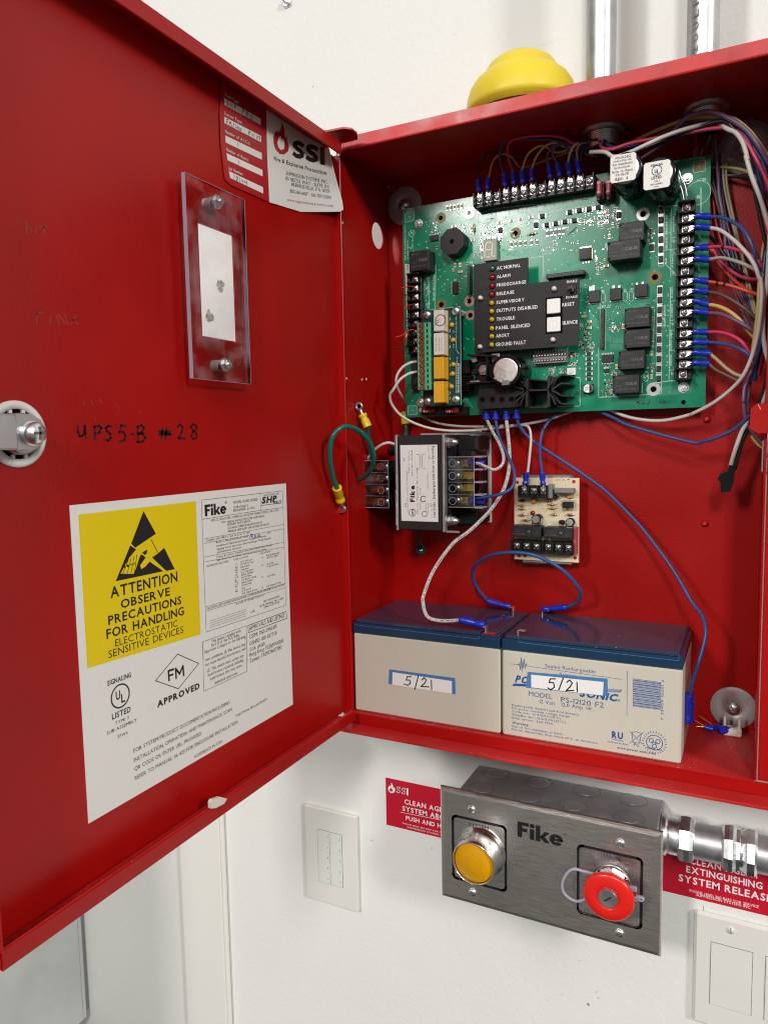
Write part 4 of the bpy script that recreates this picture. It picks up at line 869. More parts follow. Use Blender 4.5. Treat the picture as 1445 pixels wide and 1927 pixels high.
# ---- sockets
for nm, sh, q, n, vert, h_ in (('socket_strip', 1, (582, 1008, 602, 1216), 10, True, 8), ('socket_strip', 3, (1120, 148, 1398, 152), 13, False, 8), ('socket_strip', 4, (198, 400, 222, 695), 18, True, 3)):
    bb = M(); F = Plane(1, BY-h_)
    if vert: x0, z0, x1, z1 = bb.pbox(sh, *q, BY-h_, BY-.1, 'black_plastic', .3)
    else:
        a_ = pt(sh, 1120, 150, 1, BY-h_); d_ = pt(sh, 1395, 128, 1, BY-h_); zc = (a_.z+d_.z)/2; bb.box((a_.x, BY-h_, zc-1.9), (d_.x+1, BY-.1, zc+1.9), 'black_plastic', .3); x0, x1, z0, z1 = a_.x, d_.x, zc-1.9, zc+1.9
    for k in range(n):
        t = (k+.5)/n; cx_, cz_ = ((x0+x1)/2, z0+(z1-z0)*t) if vert else (x0+(x1-x0)*t, (z0+z1)/2)
        bb.box((cx_-.75, BY-h_-.25, cz_-.75), (cx_+.75, BY-h_+.3, cz_+.75), 'pad_tan' if h_ < 5 else 'grey_plastic'); bb.box((cx_-.5, BY-h_-.3, cz_-.5), (cx_+.5, BY-h_, cz_+.5), 'hole')
    bb.build(nm, board)
bb = M(); x0, z0, x1, z1 = bb.pbox('c', 795, 138, 1148, 228, BY-6, BY-.1, 'grey_plastic', .3)
for i in range(12):
    for j in (0, 1):
        cx_ = x0+(x1-x0)*(i+.5)/12; cz_ = z0+(z1-z0)*(.27+.46*j); bb.box((cx_-1.0, BY-6.3, cz_-1.2), (cx_+.95, BY-6, cz_+1.2), 'relay_black'); bb.box((cx_-.4, BY-8, cz_-.4), (cx_+.4, BY-6, cz_+.4), 'tin')
bb.build('pin_header', board)
# ---- black indicator plate
FPY = BY-17; FP = Plane(1, FPY)
faces = [FP.p('Q', *q) for q in ((190, 98), (770, 22), (772, 318), (1325, 235), (1328, 975), (180, 1065))]
xs = [p.x for p in faces]; xL = (xs[0]+xs[5])/2; xM = (xs[1]+xs[2])/2; xR = (xs[3]+xs[4])/2; zT = (faces[0].z+faces[1].z)/2; zM = (faces[2].z+faces[3].z)/2; zB = (faces[4].z+faces[5].z)/2
bb = M(); bb.prism([(xL, FPY, zT), (xM, FPY, zT), (xM, FPY, zM), (xR, FPY, zM), (xR, FPY, zB), (xL, FPY, zB)], (0, 1.5, 0), 'black_matte')
for s_, x0, y0_, x1, y1_, h_ in (('AC NORMAL', 432, 158, 688, 128, 36), ('ALARM', 432, 250, 578, 232, 34), ('PREDISCHARGE', 430, 342, 750, 306, 34), ('RELEASE', 428, 437, 620, 416, 34), ('SUPERVISORY', 428, 530, 732, 496, 34), ('OUTPUTS DISABLED', 428, 622, 875, 574, 36),
        ('TROUBLE', 428, 714, 628, 696, 36), ('PANEL SILENCED', 422, 810, 794, 774, 36), ('ABORT', 424, 896, 568, 888, 36), ('GROUND FAULT', 422, 990, 748, 962, 38), ('ENABLE', 1192, 302, 1305, 292, 26), ('DISABLE', 1186, 470, 1308, 460, 26), ('RESET', 1142, 557, 1277, 541, 36), ('SILENCE', 1138, 755, 1310, 742, 36)):
    bb.text(FP, s_, 'Q', x0, y0_, x1, y1_, h_, 'white_print', 1, .1)
plate = bb.build('indicator_plate', board)
ledm = {}
for col in ('green', 'red', 'yellow'):
    q = M(); q.ring(Plane(1, 0), V3((0, 0, 0)), 2.3, 3.1, 'hole', .06, 18); q.lathe((0, 0, 0), NY, [(2.5, 0), (2.45, .9), (2.1, 1.9), (1.4, 2.6), (.6, 2.95), (.01, 3.0)], 'led_'+col, 16); ledm[col] = q.mesh('indicator_lamp')
for k, (x, y) in enumerate(((385, 145), (383, 240), (381, 333), (380, 427), (378, 520), (378, 610), (379, 699), (379, 797), (379, 883), (377, 975))):
    c = FP.p('Q', x, y); o = place(ledm['green' if k == 0 else 'red' if k < 4 else 'yellow'], 'indicator_lamp', plate, (c.x, FPY, c.z))
    o['label'] = ('green', 'red', 'red', 'red', 'yellow', 'yellow', 'yellow', 'yellow', 'yellow', 'yellow')[k]+' indicator lamp'
post = M(); post.lathe((0, 0, 0), NY, [(2.1, 0), (2.3, 2.2), (1.9, 4.2), (.8, 5.0), (.01, 5.1)], 'nylon', 12); post = post.mesh('nylon_post')
for x, y in ((262, 468), (1062, 368), (1048, 922), (256, 998)): c = FP.p('Q', x, y); place(post, 'nylon_post', plate, (c.x, FPY, c.z))
for x0_, y0_, x1_, y1_ in ((975, 478, 1120, 625), (975, 678, 1122, 825)):
    q = M(); P3_ = Plane(1, FPY-1.6); a_ = P3_.p('Q', x0_, y0_); d_ = P3_.p('Q', x1_, y1_)
    q.box((a_.x-1.2, FPY-.6, d_.z-1.2), (d_.x+1.6, FPY-.02, a_.z+1.6), 'hole'); q.box((a_.x, FPY-1.7, d_.z), (d_.x, FPY, a_.z), 'button_white', .6)
    q.ring(Plane(1, FPY-1.7), V3(((a_.x+d_.x)/2, FPY-1.7, (a_.z+d_.z)/2)), 3.6, 3.9, 'nylon', .04, 24); q.build('push_button', plate)
q = M(); x0_, z0_, x1_, z1_ = q.pbox('Q', 1203, 318, 1298, 430, FPY-.8, FPY-.01, 'black_gloss', .3); cx_ = (x0_+x1_)/2; cz_ = (z0_+z1_)/2
q.cyl((cx_-1, FPY-.8, cz_), NY, 3.2, 2, 'black_plastic', 16); q.tube([(cx_-1, FPY-2, cz_), (cx_-1.6, FPY-7, cz_-1.8)], 1.5, 'black_gloss', 10); q.build('toggle_switch', plate)
sp = M(); sp.cyl((0, 0, 0), (0, 1, 0), 3, 15.4, 'nylon', 10); sp = sp.mesh('spacer')
for x, y in ((262, 468), (1062, 368), (1048, 922), (256, 998)): c = FP.p('Q', x, y); place(sp, 'spacer', plate, (c.x, FPY+1.5, c.z))

# ---- terminal strips
def strip(name, scr, horiz, top=-10, wall=-15, back=7.2, front=5.6, parent=board, base=BY, sh_=SCREW, endlip=True):
    """scr: screw centres in world millimetres along one line; barriers between them"""
    bb = M(); n = len(scr); a_, d_ = V3(scr[0]), V3(scr[-1]); pitch = (d_-a_).length/(n-1)
    if horiz:
        z = (a_.z+d_.z)/2; x0 = a_.x-pitch/2-.6; x1 = d_.x+pitch/2+.6
        bb.box((x0, base-8, z-back), (x1, base-.05, z+front), 'black_plastic', .4); bb.box((x0, base-11, z-back-.4), (x1, base-7, z-back+1.6), 'black_plastic', .4)
        for k in range(n+1): bb.box((a_.x-pitch/2+k*pitch-.65, base+wall, z-back+.5), (a_.x-pitch/2+k*pitch+.65, base-7.8, z+front), 'black_plastic', .3)
    else:
        x = (a_.x+d_.x)/2; z1 = a_.z+pitch/2+.6; z0 = d_.z-pitch/2-.6
        bb.box((x-back, base-8, z0), (x+front, base-.05, z1), 'black_plastic', .4); bb.box((x-back-.4, base-11, z0), (x-back+1.6, base-7, z1), 'black_plastic', .4)
        for k in range(n+1): bb.box((x-back+.5, base+wall, a_.z+pitch/2-k*pitch-.65), (x+front, base-7.8, a_.z+pitch/2-k*pitch+.65), 'black_plastic', .3)
    o = bb.build(name, parent)
    pos = []
    for k in range(n):
        p = a_.lerp(d_, k/(n-1)); p = V3((p.x, base-8, z)) if horiz else V3((x, base-8, p.z))
        s_ = place(sh_, 'screw', o, p, (0, random.uniform(-.9, .9), 0)); s_.rotation_euler = (0, 0, 0); pos.append(p)
    return o, pos
ty = BY-10
def lin(a_, d_, n): return [a_.lerp(d_, k/(n-1)) for k in range(n)]
_, TOPS = strip('terminal_strip', lin(pt(1, 672, 527, 1, ty), pt(2, 113, 634, 1, ty), 13), True)
_, RIGHTS = strip('terminal_strip', lin(pt('a', 222, 815, 1, ty), pt(4, 815, 885, 1, ty), 17), False, back=6.5, front=7.0)
_, LEFTS = strip('terminal_strip', lin(pt(3, 160, 172, 1, ty), pt(3, 158, 690, 1, ty), 9), False, back=7.5, front=6.5, sh_=SCREW_S)
bb = M(); x0, z0, x1, z1 = bb.pbox(3, 128, 742, 182, 985, BY-8, BY-.1, 'relay_black', .4); bb.build('relay', board)
# ---- fuses
for x, y in ((186, 685), (258, 678)):
    q = M(); c = pt(2, x, y, 1, BY-16); q.box((c.x-3.6, BY-7, c.z-8), (c.x+3.2, BY-.05, c.z+8), 'black_plastic', .5); q.box((c.x-2.2, BY-17, c.z-7), (c.x+2.0, BY-5, c.z+7), 'fuse_pink', 1.4)
    for dz in (-4, 4): q.box((c.x-1.6, BY-17.6, c.z+dz-1), (c.x+1.4, BY-16.8, c.z+dz+1), 'pad_pink', .2)
    q.build('fuse', board)
for x0_, x1_ in ((420, 622), (766, 975)):
    q = M(); F = Plane(1, BY-10); a_ = F.p('P', x0_, 1668); d_ = F.p('P', x1_, 1738); q.box((a_.x-1, BY-6, d_.z-1.5), (d_.x+9, BY-.05, a_.z+1), 'black_plastic', .5)
    q.box((a_.x, BY-10, d_.z), (d_.x, BY-4, a_.z), 'fuse_red', 1.2); q.text(F, '\u00b710\u00b7', 'P', x0_+20, 1734, x0_+126, 1728, 34, 'white_print', 1, .08); q.build('fuse', board)
q = M(); c = pt('P', 408, 1700, 1, BY-8); q.cyl((c.x, BY-2, c.z), NY, 1.9, 6, 'tin', 12); q.build('test_pin', board)
# ---- mounting nuts and standoffs
for sh, x, y in ((1, 222, 702), (2, 842, 612), (4, 815, 985), (3, 198, 1082)): c = pt(sh, x, y, 1, BY-2); place(NUT, 'mounting_nut', board, (c.x, BY, c.z))
so = M(); so.cyl((0, 0, 0), (0, 1, 0), 3.2, 18.3, 'zinc', 6, smooth=False); so = so.mesh('standoff')
for sh, x, y in ((1, 222, 702), (2, 842, 612), (4, 815, 985), (3, 198, 1082)): c = pt(sh, x, y, 1, BY-2); place(so, 'standoff', board, (c.x, BY+1.6, c.z))

# ---- large capacitors
def can(sh, x, y, r_, h_, name='capacitor', base=BY, parent=board, mt='cap_sleeve', top='aluminium'):
    c = pt(sh, x, y, 1, base-h_); q = M(); o_ = (c.x, base, c.z)
    q.lathe(o_, NY, [(r_, 0), (r_, h_-1.2), (r_-.3, h_-.4), (r_-1.1, h_)], mt, 36); q.lathe((c.x, base-h_-.02, c.z), NY, [(r_*.78, -.3), (r_*.78, .05), (r_*.72, .12)], top, 36)
    return q, V3((c.x, base-h_, c.z))
q, c = can(2, 385, 540, 13.6, 44)
LP_ = Plane(1, BY-44.3); 
def sqlabel(q, pl, c, w_, h_, lines):
    q.prism([(c.x-w_/2+1.5, pl.v, c.z-h_/2), (c.x+w_/2-1.5, pl.v, c.z-h_/2), (c.x+w_/2, pl.v, c.z-h_/2+1.5), (c.x+w_/2, pl.v, c.z+h_/2-1.5), (c.x+w_/2-1.5, pl.v, c.z+h_/2), (c.x-w_/2+1.5, pl.v, c.z+h_/2), (c.x-w_/2, pl.v, c.z+h_/2-1.5), (c.x-w_/2, pl.v, c.z-h_/2+1.5)], (0, -.2, 0), 'paper')
    for s_, fx, fz, fw_, fh, st in lines: q.rawtext(s_, V3((c.x-w_/2+fx*w_, pl.v-.2, c.z-h_/2+fz*h_)), V3((1, 0, 0)), V3((0, 0, 1)), fw_*w_, fh*h_, 'ink', st, pl, .3)
lc = LP_.p(2, 366, 535)
sqlabel(q, LP_, lc, 20.5, 22.0, [('P/N 10-2452', .2, .84, .6, .09, 0), ('SHP-PRO CONTROL PANEL', .12, .74, .72, .06, 0), ('For Installation', .1, .61, .76, .09, 0), ('Instructions:', .15, .49, .62, .09, 0), ('Refer to Manual', .08, .35, .8, .09, 0), ('P/N 06-297', .22, .22, .52, .09, 0), ('REV:  6', .2, .06, .5, .1, 1)])
q.build('capacitor', board)
q, c = can(2, 632, 580, 13.6, 44); lc = LP_.p(2, 617, 588)
sqlabel(q, LP_, lc, 20.5, 21.5, [('SIGNALING', .27, .83, .44, .08, 1), ('LISTED', .3, .36, .38, .1, 1), ('TYPE: F', .38, .24, .24, .06, 0), ('SUB-ASSEMBLY', .26, .14, .48, .06, 0), ('37W6', .38, .05, .2, .05, 0), ('U', .42, .58, .09, .14, 1), ('L', .51, .55, .07, .14, 1)])
q.ring(LP_, V3((lc.x, LP_.v, lc.z+3.6)), 3.5, 4.1, 'ink', .32, 28); q.build('capacitor', board)
q = M(); cc = [pt(2, x, y, 1, BY-9) for x, y in ((760, 590), (775, 640), (800, 690), (812, 740), (818, 775))]; q.tube(cc, .9, 'tin', 6); q.tube([p+V3((2.5, 0, 3)) for p in cc], .8, 'tin', 6); q.build('wire_lead', board)
q, c = can('c', 505, 318, 15.0, 36, top='aluminium')
F = Plane(1, BY-36)
q.quadpx(F, 'c', [(478, 420), (540, 418), (552, 462), (468, 472)], 'grey_plastic', .3); q.text(F, '50 V', 'c', 384, 398, 428, 430, 18, 'white_print', 1, .3); q.text(F, '67', 'c', 570, 430, 595, 405, 18, 'white_print', 1, .3)
q.line(F, 'c', [(430, 285), (570, 352)], .35, 'zinc_dull', .3); q.line(F, 'c', [(500, 318), (480, 420)], .35, 'zinc_dull', .3); q.build('capacitor', board)
c = pt('c', 1365, 505, 1, BY-7); q = M(); q.box((c.x-4.4, BY-1.4, c.z-4.4), (c.x+4.4, BY-.05, c.z+4.4), 'black_plastic', .4); q.lathe((c.x, BY-1.4, c.z), NY, [(4.1, 0), (4.1, 5.2), (3.7, 5.7)], 'aluminium', 20)
F = Plane(1, BY-7.1); q.add([V3((c.x+4.0*math.cos(t), F.v-.1, c.z+4.0*math.sin(t))) for t in [(-1.2+.24*k) for k in range(11)]], [tuple(range(11))], 'ink'); q.rawtext('100', V3((c.x-2.4, F.v, c.z+.2)), V3((1, 0, 0)), V3((0, 0, 1)), 3, 1.2, 'ink', 0, F, .1); q.rawtext('35V', V3((c.x-2.4, F.v, c.z-1.8)), V3((1, 0, 0)), V3((0, 0, 1)), 3, 1.2, 'ink', 0, F, .1)
q.build('capacitor', board)
c = pt('c', 1195, 325, 1, BY-2); q = M(); q.box((c.x-4, BY-2.2, c.z-3.2), (c.x+4, BY-.05, c.z+3.2), 'paper'); q.cyl((c.x, BY-2.2, c.z), NY, 2, .5, 'nylon', 14); q.build('chip_lamp', board)
# ---- heat sinks: extruded fins
def heatsink(cx_, cz_, h_, flip, y1=BY-.05, fins=6, w_=21):
    """web along the middle with slanted fins above and below, extruded towards the viewer"""
    q = M(); y0 = y1-h_; s_ = -1 if flip else 1
    def bar(p, r_, th):
        d = V3((r_[0]-p[0], 0, r_[1]-p[1])); n_ = V3((-d.z, 0, d.x)).normalized()*th/2
        q.prism([V3((cx_+s_*a_, y0, cz_+c_))+e for (a_, c_), e in ((p, -n_), (r_, -n_), (r_, n_), (p, n_))], (0, h_, 0), 'heatsink')
    bar((0, -14), (0, 14), 1.8)
    for dz, tz in ((-3.2, -10.5), (-6.6, -14), (0, -4.5), (3.2, 10.5), (6.6, 14), (0, 4.5)): bar((-.2, dz), (7.5, tz), 1.3); bar((7.3, tz), (w_, tz*1.02), 1.2)
    q.cyl((cx_, y0-.1, cz_), NY, 1.6, .1, 'hole', 10)
    return q
HS = Plane(1, BY-26)
c = HS.p('c', 985, 520); q = M()
def hbar(F, sh, a_, d_, th, y0, y1, mt='heatsink'):
    A = F.p(sh, *a_); D = F.p(sh, *d_); e = (D-A).normalized(); n_ = V3((-e.z, 0, e.x))*th/2
    q.prism([V3((p.x, y0, p.z)) for p in (A-n_, D-n_, D+n_, A+n_)], (0, y1-y0, 0), mt)
HY = BY-26
hbar(HS, 'c', (960, 370), (958, 700), 2.6, HY, BY-.05)
for a_, k_, d_ in (((1040, 395), (1090, 360), (1285, 385)), ((1000, 510), (1090, 448), (1280, 470)), ((1000, 525), (1080, 575), (1280, 588)), ((1000, 560), (1080, 660), (1280, 680))): hbar(HS, 'c', (968, 520), a_, 1.6, HY, BY-.05); hbar(HS, 'c', a_, k_, 1.5, HY, BY-.05); hbar(Plane(1, HY+10), 'c', (k_[0]+26, k_[1]+6), (k_[0]+110, k_[1]+14), 1.3, HY+1, BY-.05)
for d_ in ((1005, 385), (1035, 375), (1060, 650), (1028, 672)): hbar(HS, 'c', (965, 520), d_, 1.5, HY, BY-.05)
hbar(HS, 'c', (730, 400), (728, 700), 2.6, HY, BY-.05)
for d_ in ((575, 365), (610, 380), (640, 400), (560, 470), (590, 600), (620, 650), (655, 690), (700, 400)): hbar(HS, 'c', (718, 522), d_, 1.5, HY, BY-.05)
hbar(HS, 'c', (730, 524), (940, 520), 1.6, HY, BY-.05); hbar(HS, 'c', (735, 400), (938, 420), 1.4, HY+6, BY-.05)
hbar(HS, 'c', (735, 700), (940, 702), 1.4, HY+3, BY-.05); hbar(HS, 'c', (730, 545), (936, 545), .6, HY+9, BY-.05)
q.build('heat_sink', board)
# bracket with power transistor, left of the round capacitor
q = M(); F = Plane(1, BY-24)
x0, z0, x1, z1 = q.pbox('c', 190, 160, 300, 440, BY-15, BY-.1, 'black_plastic', .6)
hbar(F, 'c', (95, 152), (400, 162), 1.3, BY-24, BY-.1, 'heatsink'); hbar(F, 'c', (95, 452), (400, 428), 1.3, BY-24, BY-.1, 'heatsink'); hbar(F, 'c', (308, 165), (308, 380), 1.2, BY-24, BY-.1, 'heatsink')
for y in (200, 330): hbar(Plane(1, BY-20), 'c', (170, y-25), (182, y+25), 5, BY-19, BY-9, 'zinc_dull' if y == 200 else 'black_plastic')
c = pt('c', 280, 312, 1, BY-16.5); q.cyl((c.x, BY-15, c.z), NY, 5.2, 2.8, 'zinc_dull', 6, smooth=False); q.cyl((c.x, BY-17.8, c.z), NY, 2.2, 1, 'zinc', 12)
c = pt('c', 400, 182, 1, BY-16); q.box((c.x-4, BY-16, c.z-4), (c.x+4, BY-8, c.z+4), 'zinc_dull', .5)
c = pt('c', 190, 430, 1, BY-18); q.box((c.x-5, BY-18.5, c.z-.7), (c.x+5, BY-17, c.z+.7), 'tin', .2)
q.build('heat_sink', board)
q = M(); q.pbox(3, 505, 770, 560, 870, BY-10, BY-.1, 'black_plastic', .5); q.pbox(3, 500, 885, 570, 1010, BY-9, BY-.1, 'heatsink', .5)
for k in range(6): q.pbox(3, 500, 890+k*20, 572, 898+k*20, BY-12, BY-8.9, 'black_gloss', .2)
q.build('inductor', board)
# supply plug block with four test holes
q = M(); F = Plane(1, BY-22); pts_ = [F.p('c', *p) for p in ((235, 512), (640, 488), (700, 525), (640, 690), (600, 700), (215, 722), (205, 640))]
q.prism(pts_, (0, 21.9, 0), 'black_matte')
for x in (265, 368, 468, 570): c = F.p('c', x, 622-(x-265)*.02); q.ring(F, c, 1.8, 3.0, 'black_gloss', .1, 16); q.ring(F, c, 0, 1.9, 'hole', .12, 14)
q.build('plug_block', board)

# ---- relay daughter board
DYB = BY-19; PD = Plane(1, DYB)
p0 = PD.p(3, 215, 402); p1 = PD.p(3, 500, 378); p2 = PD.p(3, 498, 1098); p3 = PD.p(3, 222, 1112)
dx0 = (p0.x+p3.x)/2; dx1 = (p1.x+p2.x)/2; dz1 = (p0.z+p1.z)/2; dz0 = (p2.z+p3.z)/2
q = M(); q.box((dx0, DYB, dz0), (dx1, DYB+1.6, dz1), 'pcb_dark'); q.line(PD, 0, [], .1, 'silk') if False else None
q.line(PD, 0, [(dx1-.4, DYB, dz0), (dx1-.4, DYB, dz1), (dx0+8, DYB, dz1-.3)], .3, 'silk', .05, world=True)
for s_, x, ya, yb, h_ in (('ASSY 10-2214, REV BG', 945, 630, 285, 16), ('U4', 905, 525, 490, 14), ('C4', 905, 765, 700, 14), ('P-3', 960, 975, 900, 20)): q.text(PD, s_, 'P', x+14, ya, x+14, yb, h_, 'silk', 0, .06, hv=(-h_, 0))
q.line(PD, 'P', [(950, 990), (1005, 995), (1002, 1440), (945, 1435)], .3, 'silk', .05, closed=True)
for k in range(11): q.ring(PD, PD.p('P', 980, 1020+k*39), .5, 1.0, 'silk', .06, 10)
for y in (300, 480, 570, 720, 900, 1000, 1140, 1290, 1420, 1500): q.line(PD, 'P', [(850, y), (862, y+22), (848, y+40)], .4, 'silk', .06)
q.line(PD, 'P', [(950, 640), (955, 800), (1000, 850)], .3, 'silk', .06)
for x, y in ((890, 410), (908, 640), (910, 1010), (903, 1150), (885, 1345)): c = PD.p('P', x, y); q.lathe((c.x, DYB, c.z), NY, [(2.2, 0), (2.4, 1.4), (1.6, 2.6), (.01, 3)], 'amber', 12)
sub = q.build('daughter_board', board)
so2 = M(); so2.cyl((0, 0, 0), (0, 1, 0), 3.0, 17.3, 'zinc', 6, smooth=False); so2 = so2.mesh('standoff')
for sh, x, y in (('P', 945, 200), ('P', 950, 1538), ('P', 510, 260), ('P', 525, 1565)): c = PD.p(sh, x, y); place(so2, 'standoff', sub, (c.x, DYB+1.6, c.z))
scr = M(); scr.lathe((0, 0, 0), NY, [(4.2, 0), (4.2, 1.0), (3.2, 2.0), (1.2, 2.5), (.01, 2.55)], 'zinc', 18)
for a_ in (.4, .4+math.pi/2):
    d = V3((math.cos(a_), 0, math.sin(a_))); e = V3((-math.sin(a_), 0, math.cos(a_))); scr.poly([V3((0, -2.65, 0))+d*p_+e*w_ for p_, w_ in ((-2, -.4), (2, -.4), (2, .4), (-2, .4))], 'ink_grey')
scr = scr.mesh('screw')
for x, y in ((945, 200), (950, 1538), (510, 258), (525, 1565)): c = PD.p('P', x, y); place(scr, 'screw', sub, (c.x, DYB, c.z))
for y0_, y1_, mt in ((190, 495, 'relay_white'), (538, 858, 'relay_white'), (900, 1220, 'relay_yellow'), (1268, 1583, 'relay_yellow')):
    q = M(); F = Plane(1, DYB-12); a_ = F.p('P', 606, y0_); d_ = F.p('P', 762, y1_)
    q.box((a_.x, DYB-12, d_.z), (d_.x, DYB-.5, a_.z), mt, .5); q.box((a_.x-.2, DYB-2.0, d_.z-.4), (d_.x+.2, DYB-.1, a_.z+.4), 'relay_yellow')
    if mt == 'relay_yellow': q.text(F, 'c.RU.us', 'P', 655, y1_-150+0, 655, y1_-20, 26, 'resistor_tan', 1, .08, hv=(-26, 0)); q.text(F, '5A 30VDC', 'P', 725, y1_-190, 725, y1_-30, 18, 'resistor_tan', 0, .08, hv=(-18, 0))
    elif y0_ == 190: c = F.p('P', 712, 340); q.ring(F, c, 4.9, 5.6, 'ink', .08, 28); q.text(F, 'UL', 'P', 690, 375, 690, 315, 34, 'ink', 1, .1, hv=(30, 0)); q.text(F, 'SIGNALING', 'P', 648, 420, 648, 290, 16, 'ink', 1, .08, hv=(-16, 0))
    else:
        for x in (655, 700, 735): q.text(F, ('P/N 10-2214', 'Instructions', 'Refer to manual')[(x-655)//35 if x < 735 else 2], 'P', x, y1_-60, x, y0_+70, 14, 'ink', 0, .08, hv=(-14, 0))
    q.build('relay', sub)
# green plug-in terminal, twelve poles
GY = DYB-14; F = Plane(1, GY); a_ = F.p('P', 355, 378); d_ = F.p('P', 450, 1395); e_ = F.p('P', 520, 1395)
q = M(); q.box((a_.x, GY, d_.z), (d_.x, DYB-.1, a_.z), 'terminal_green', .5); q.box((d_.x, GY+3, d_.z), (d_.x+7, DYB-.1, a_.z), 'terminal_green', .5)
G2 = Plane(1, GY+3)
zt = a_.z; zb = d_.z; term = None
for k in range(12):
    z_ = zt-(k+.5)*(zt-zb)/12; q.ring(F, V3((a_.x+4.6, GY, z_)), 0, 3.0, 'black_plastic', .05, 18); q.box((d_.x+3.2, GY+2.95, z_-1.6), (d_.x+4.6, GY+3.2, z_+1.8), 'hole')
q.box((d_.x+6.9, GY+8, d_.z), (d_.x+13, DYB-.1, a_.z-1), 'pcb_dark', .5)
term = q.build('green_terminal', sub)
sc2 = M(); sc2.cyl((0, 0, 0), NY, 2.5, .5, 'copper', 16); sc2.poly([V3((math.cos(.9)*p_-math.sin(.9)*w_, -.58, math.sin(.9)*p_+math.cos(.9)*w_)) for p_, w_ in ((-2.3, -.4), (2.3, -.4), (2.3, .4), (-2.3, .4))], 'ink'); sc2 = sc2.mesh('screw')
for k in range(12): place(sc2, 'screw', term, (a_.x+4.6, GY-.05, zt-(k+.5)*(zt-zb)/12))

# ================================================================== TRANSFORMER
tf = thing('transformer', 'black control transformer with white rating label and clear terminal covers, left of the relay module', 'transformer', tuple(pt(5, 800, 1100, 1, -2)))
TY = -84; TF = Plane(1, TY)
q = M(); a_ = pt(5, 625, 340, 1, TY); d_ = pt(5, 965, 1103, 1, TY); zt, zb = a_.z, d_.z; xl, xr = (a_.x+pt(5, 645, 1100, 1, TY).x)/2, (pt(5, 965, 330, 1, TY).x+pt(5, 1000, 1103, 1, TY).x)/2
q.box((xl, TY, zb), (xr, -3, zt), 'black_matte', .8)
for k in range(24): q.box((xl-.25, TY+3+k*3.2, zb-.25), (xr+.25, TY+4.6+k*3.2, zt+.25), 'black_plastic')
q.build('core', tf)
TW = xr-xl
q = M(); q.box((xl-3, TY-.8, zb-1), (xl-.4, TY+6, zt+1), 'zinc_dull', .6); q.box((xl-3, TY-1.4, zb+4), (xl-1.2, TY+1, zt-52), 'zinc', .3); q.build('side_clamp', tf)
q = M(); q.box((xr+.4, TY-.8, zb-1), (xr+3, TY+6, zt+1), 'zinc_dull', .6); q.box((xr+2.9, TY+2, zb-1.5), (xr+16, TY+4, zb+.5), 'zinc_dull', .3); q.box((xr+2.9, TY+2, zt-.5), (xr+14, TY+4, zt+1.5), 'zinc_dull', .3); q.build('side_clamp', tf)
for z_ in (zt-7, zb+9):
    q = M(); q.cyl((xr+2, TY+12, z_), (1, 0, 0), 5.6, 1.2, 'zinc', 18); q.cyl((xr+3.2, TY+12, z_), (1, 0, 0), 4.4, 5, 'zinc', 6, smooth=False); q.cyl((xr+8.2, TY+12, z_), (1, 0, 0), 2.3, 4, 'zinc', 12); q.lathe((xr+8, TY+12, z_), (1, 0, 0), [(3.4, 0), (3.2, 2), (1.6, 3.4)], 'zinc', 14); q.build('bolt', tf)
for bx_ in (((xr+.5, -46, zb+1), (xr+22, -8, zb+17)), ((xr+.5, -46, zt-17), (xr+22, -8, zt-1)), ((xr+.5, -47, zb+14), (xr+19, -6, zt-14)), ((xl-19, -46, zb+16), (xl-.5, -6, zt-12)), ((xl-30, -40, zb+12), (xl-4, -10, zb+17)), ((xl-32, -44, zt-20), (xl-4, -12, zt-10))):
    q = M(); q.box(*bx_, 'black_plastic', 2.5); q.build('winding', tf)
# mounting plate seen at the right
q = M(); a_ = pt(5, 1215, 312, 1, -2.5); d_ = pt(5, 1380, 1035, 1, -2.5)
q.box((xl-12, -3.2, d_.z), (d_.x, -.3, a_.z), 'grey_metal', .4); c = pt(5, 1280, 375, 1, -4); q.cyl((c.x, -3.2, c.z), NY, 4.4, 1, 'zinc', 16); q.cyl((c.x, -4.2, c.z), NY, 3.4, 2.4, 'zinc', 6, smooth=False); q.cyl((c.x, -6.6, c.z), NY, 1.7, 1.6, 'copper', 10)
c2 = pt(5, 1335, 368, 1, -3.3); q.box((c2.x-3, -3.35, c2.z-3), (c2.x+3, -3.15, c2.z+3), 'red_paint'); q.build('mounting_plate', tf)
# rating label
q = M(); LP2 = Plane(1, TY-.15); a_ = LP2.p(5, 642, 415); d_ = LP2.p(5, 960, 1030); x0_ = (a_.x+LP2.p(5, 668, 1030).x)/2; x1_ = (LP2.p(5, 940, 408).x+d_.x)/2
q.box((x0_, TY-.2, d_.z), (x1_, TY, a_.z), 'paper_white'); LP2 = Plane(1, TY-.2)
def tv(s_, x, ya, yb, h_, st=0, mt='ink', dx=0): q.text(LP2, s_, 5, x, ya, x-dx, yb, h_, mt, st, .08, hv=(-h_, 0))
tv('CAUTION - De-Energize Unit Prior to Servicing', 935, 995, 420, 18, 1, dx=18); tv('Fike', 765, 870, 738, 36, st=2); tv('H2', 686, 540, 512, 12); tv('X1', 888, 528, 500, 12); tv('X2', 900, 908, 880, 12); tv('H1', 698, 908, 880, 10)
tv('1 PH INDUSTRIAL CONTROL TRANSFORMER', 714, 955, 620, 7, dx=4); tv('CAT NO.  02-10661', 752, 660, 455, 10, dx=6); tv('250 VA  50/60 HZ  80 \u00b0C RISE', 794, 965, 600, 9, dx=4); tv('TYPE P1034201', 878, 960, 880, 6); tv('SERIAL  130-B', 815, 930, 755, 6)
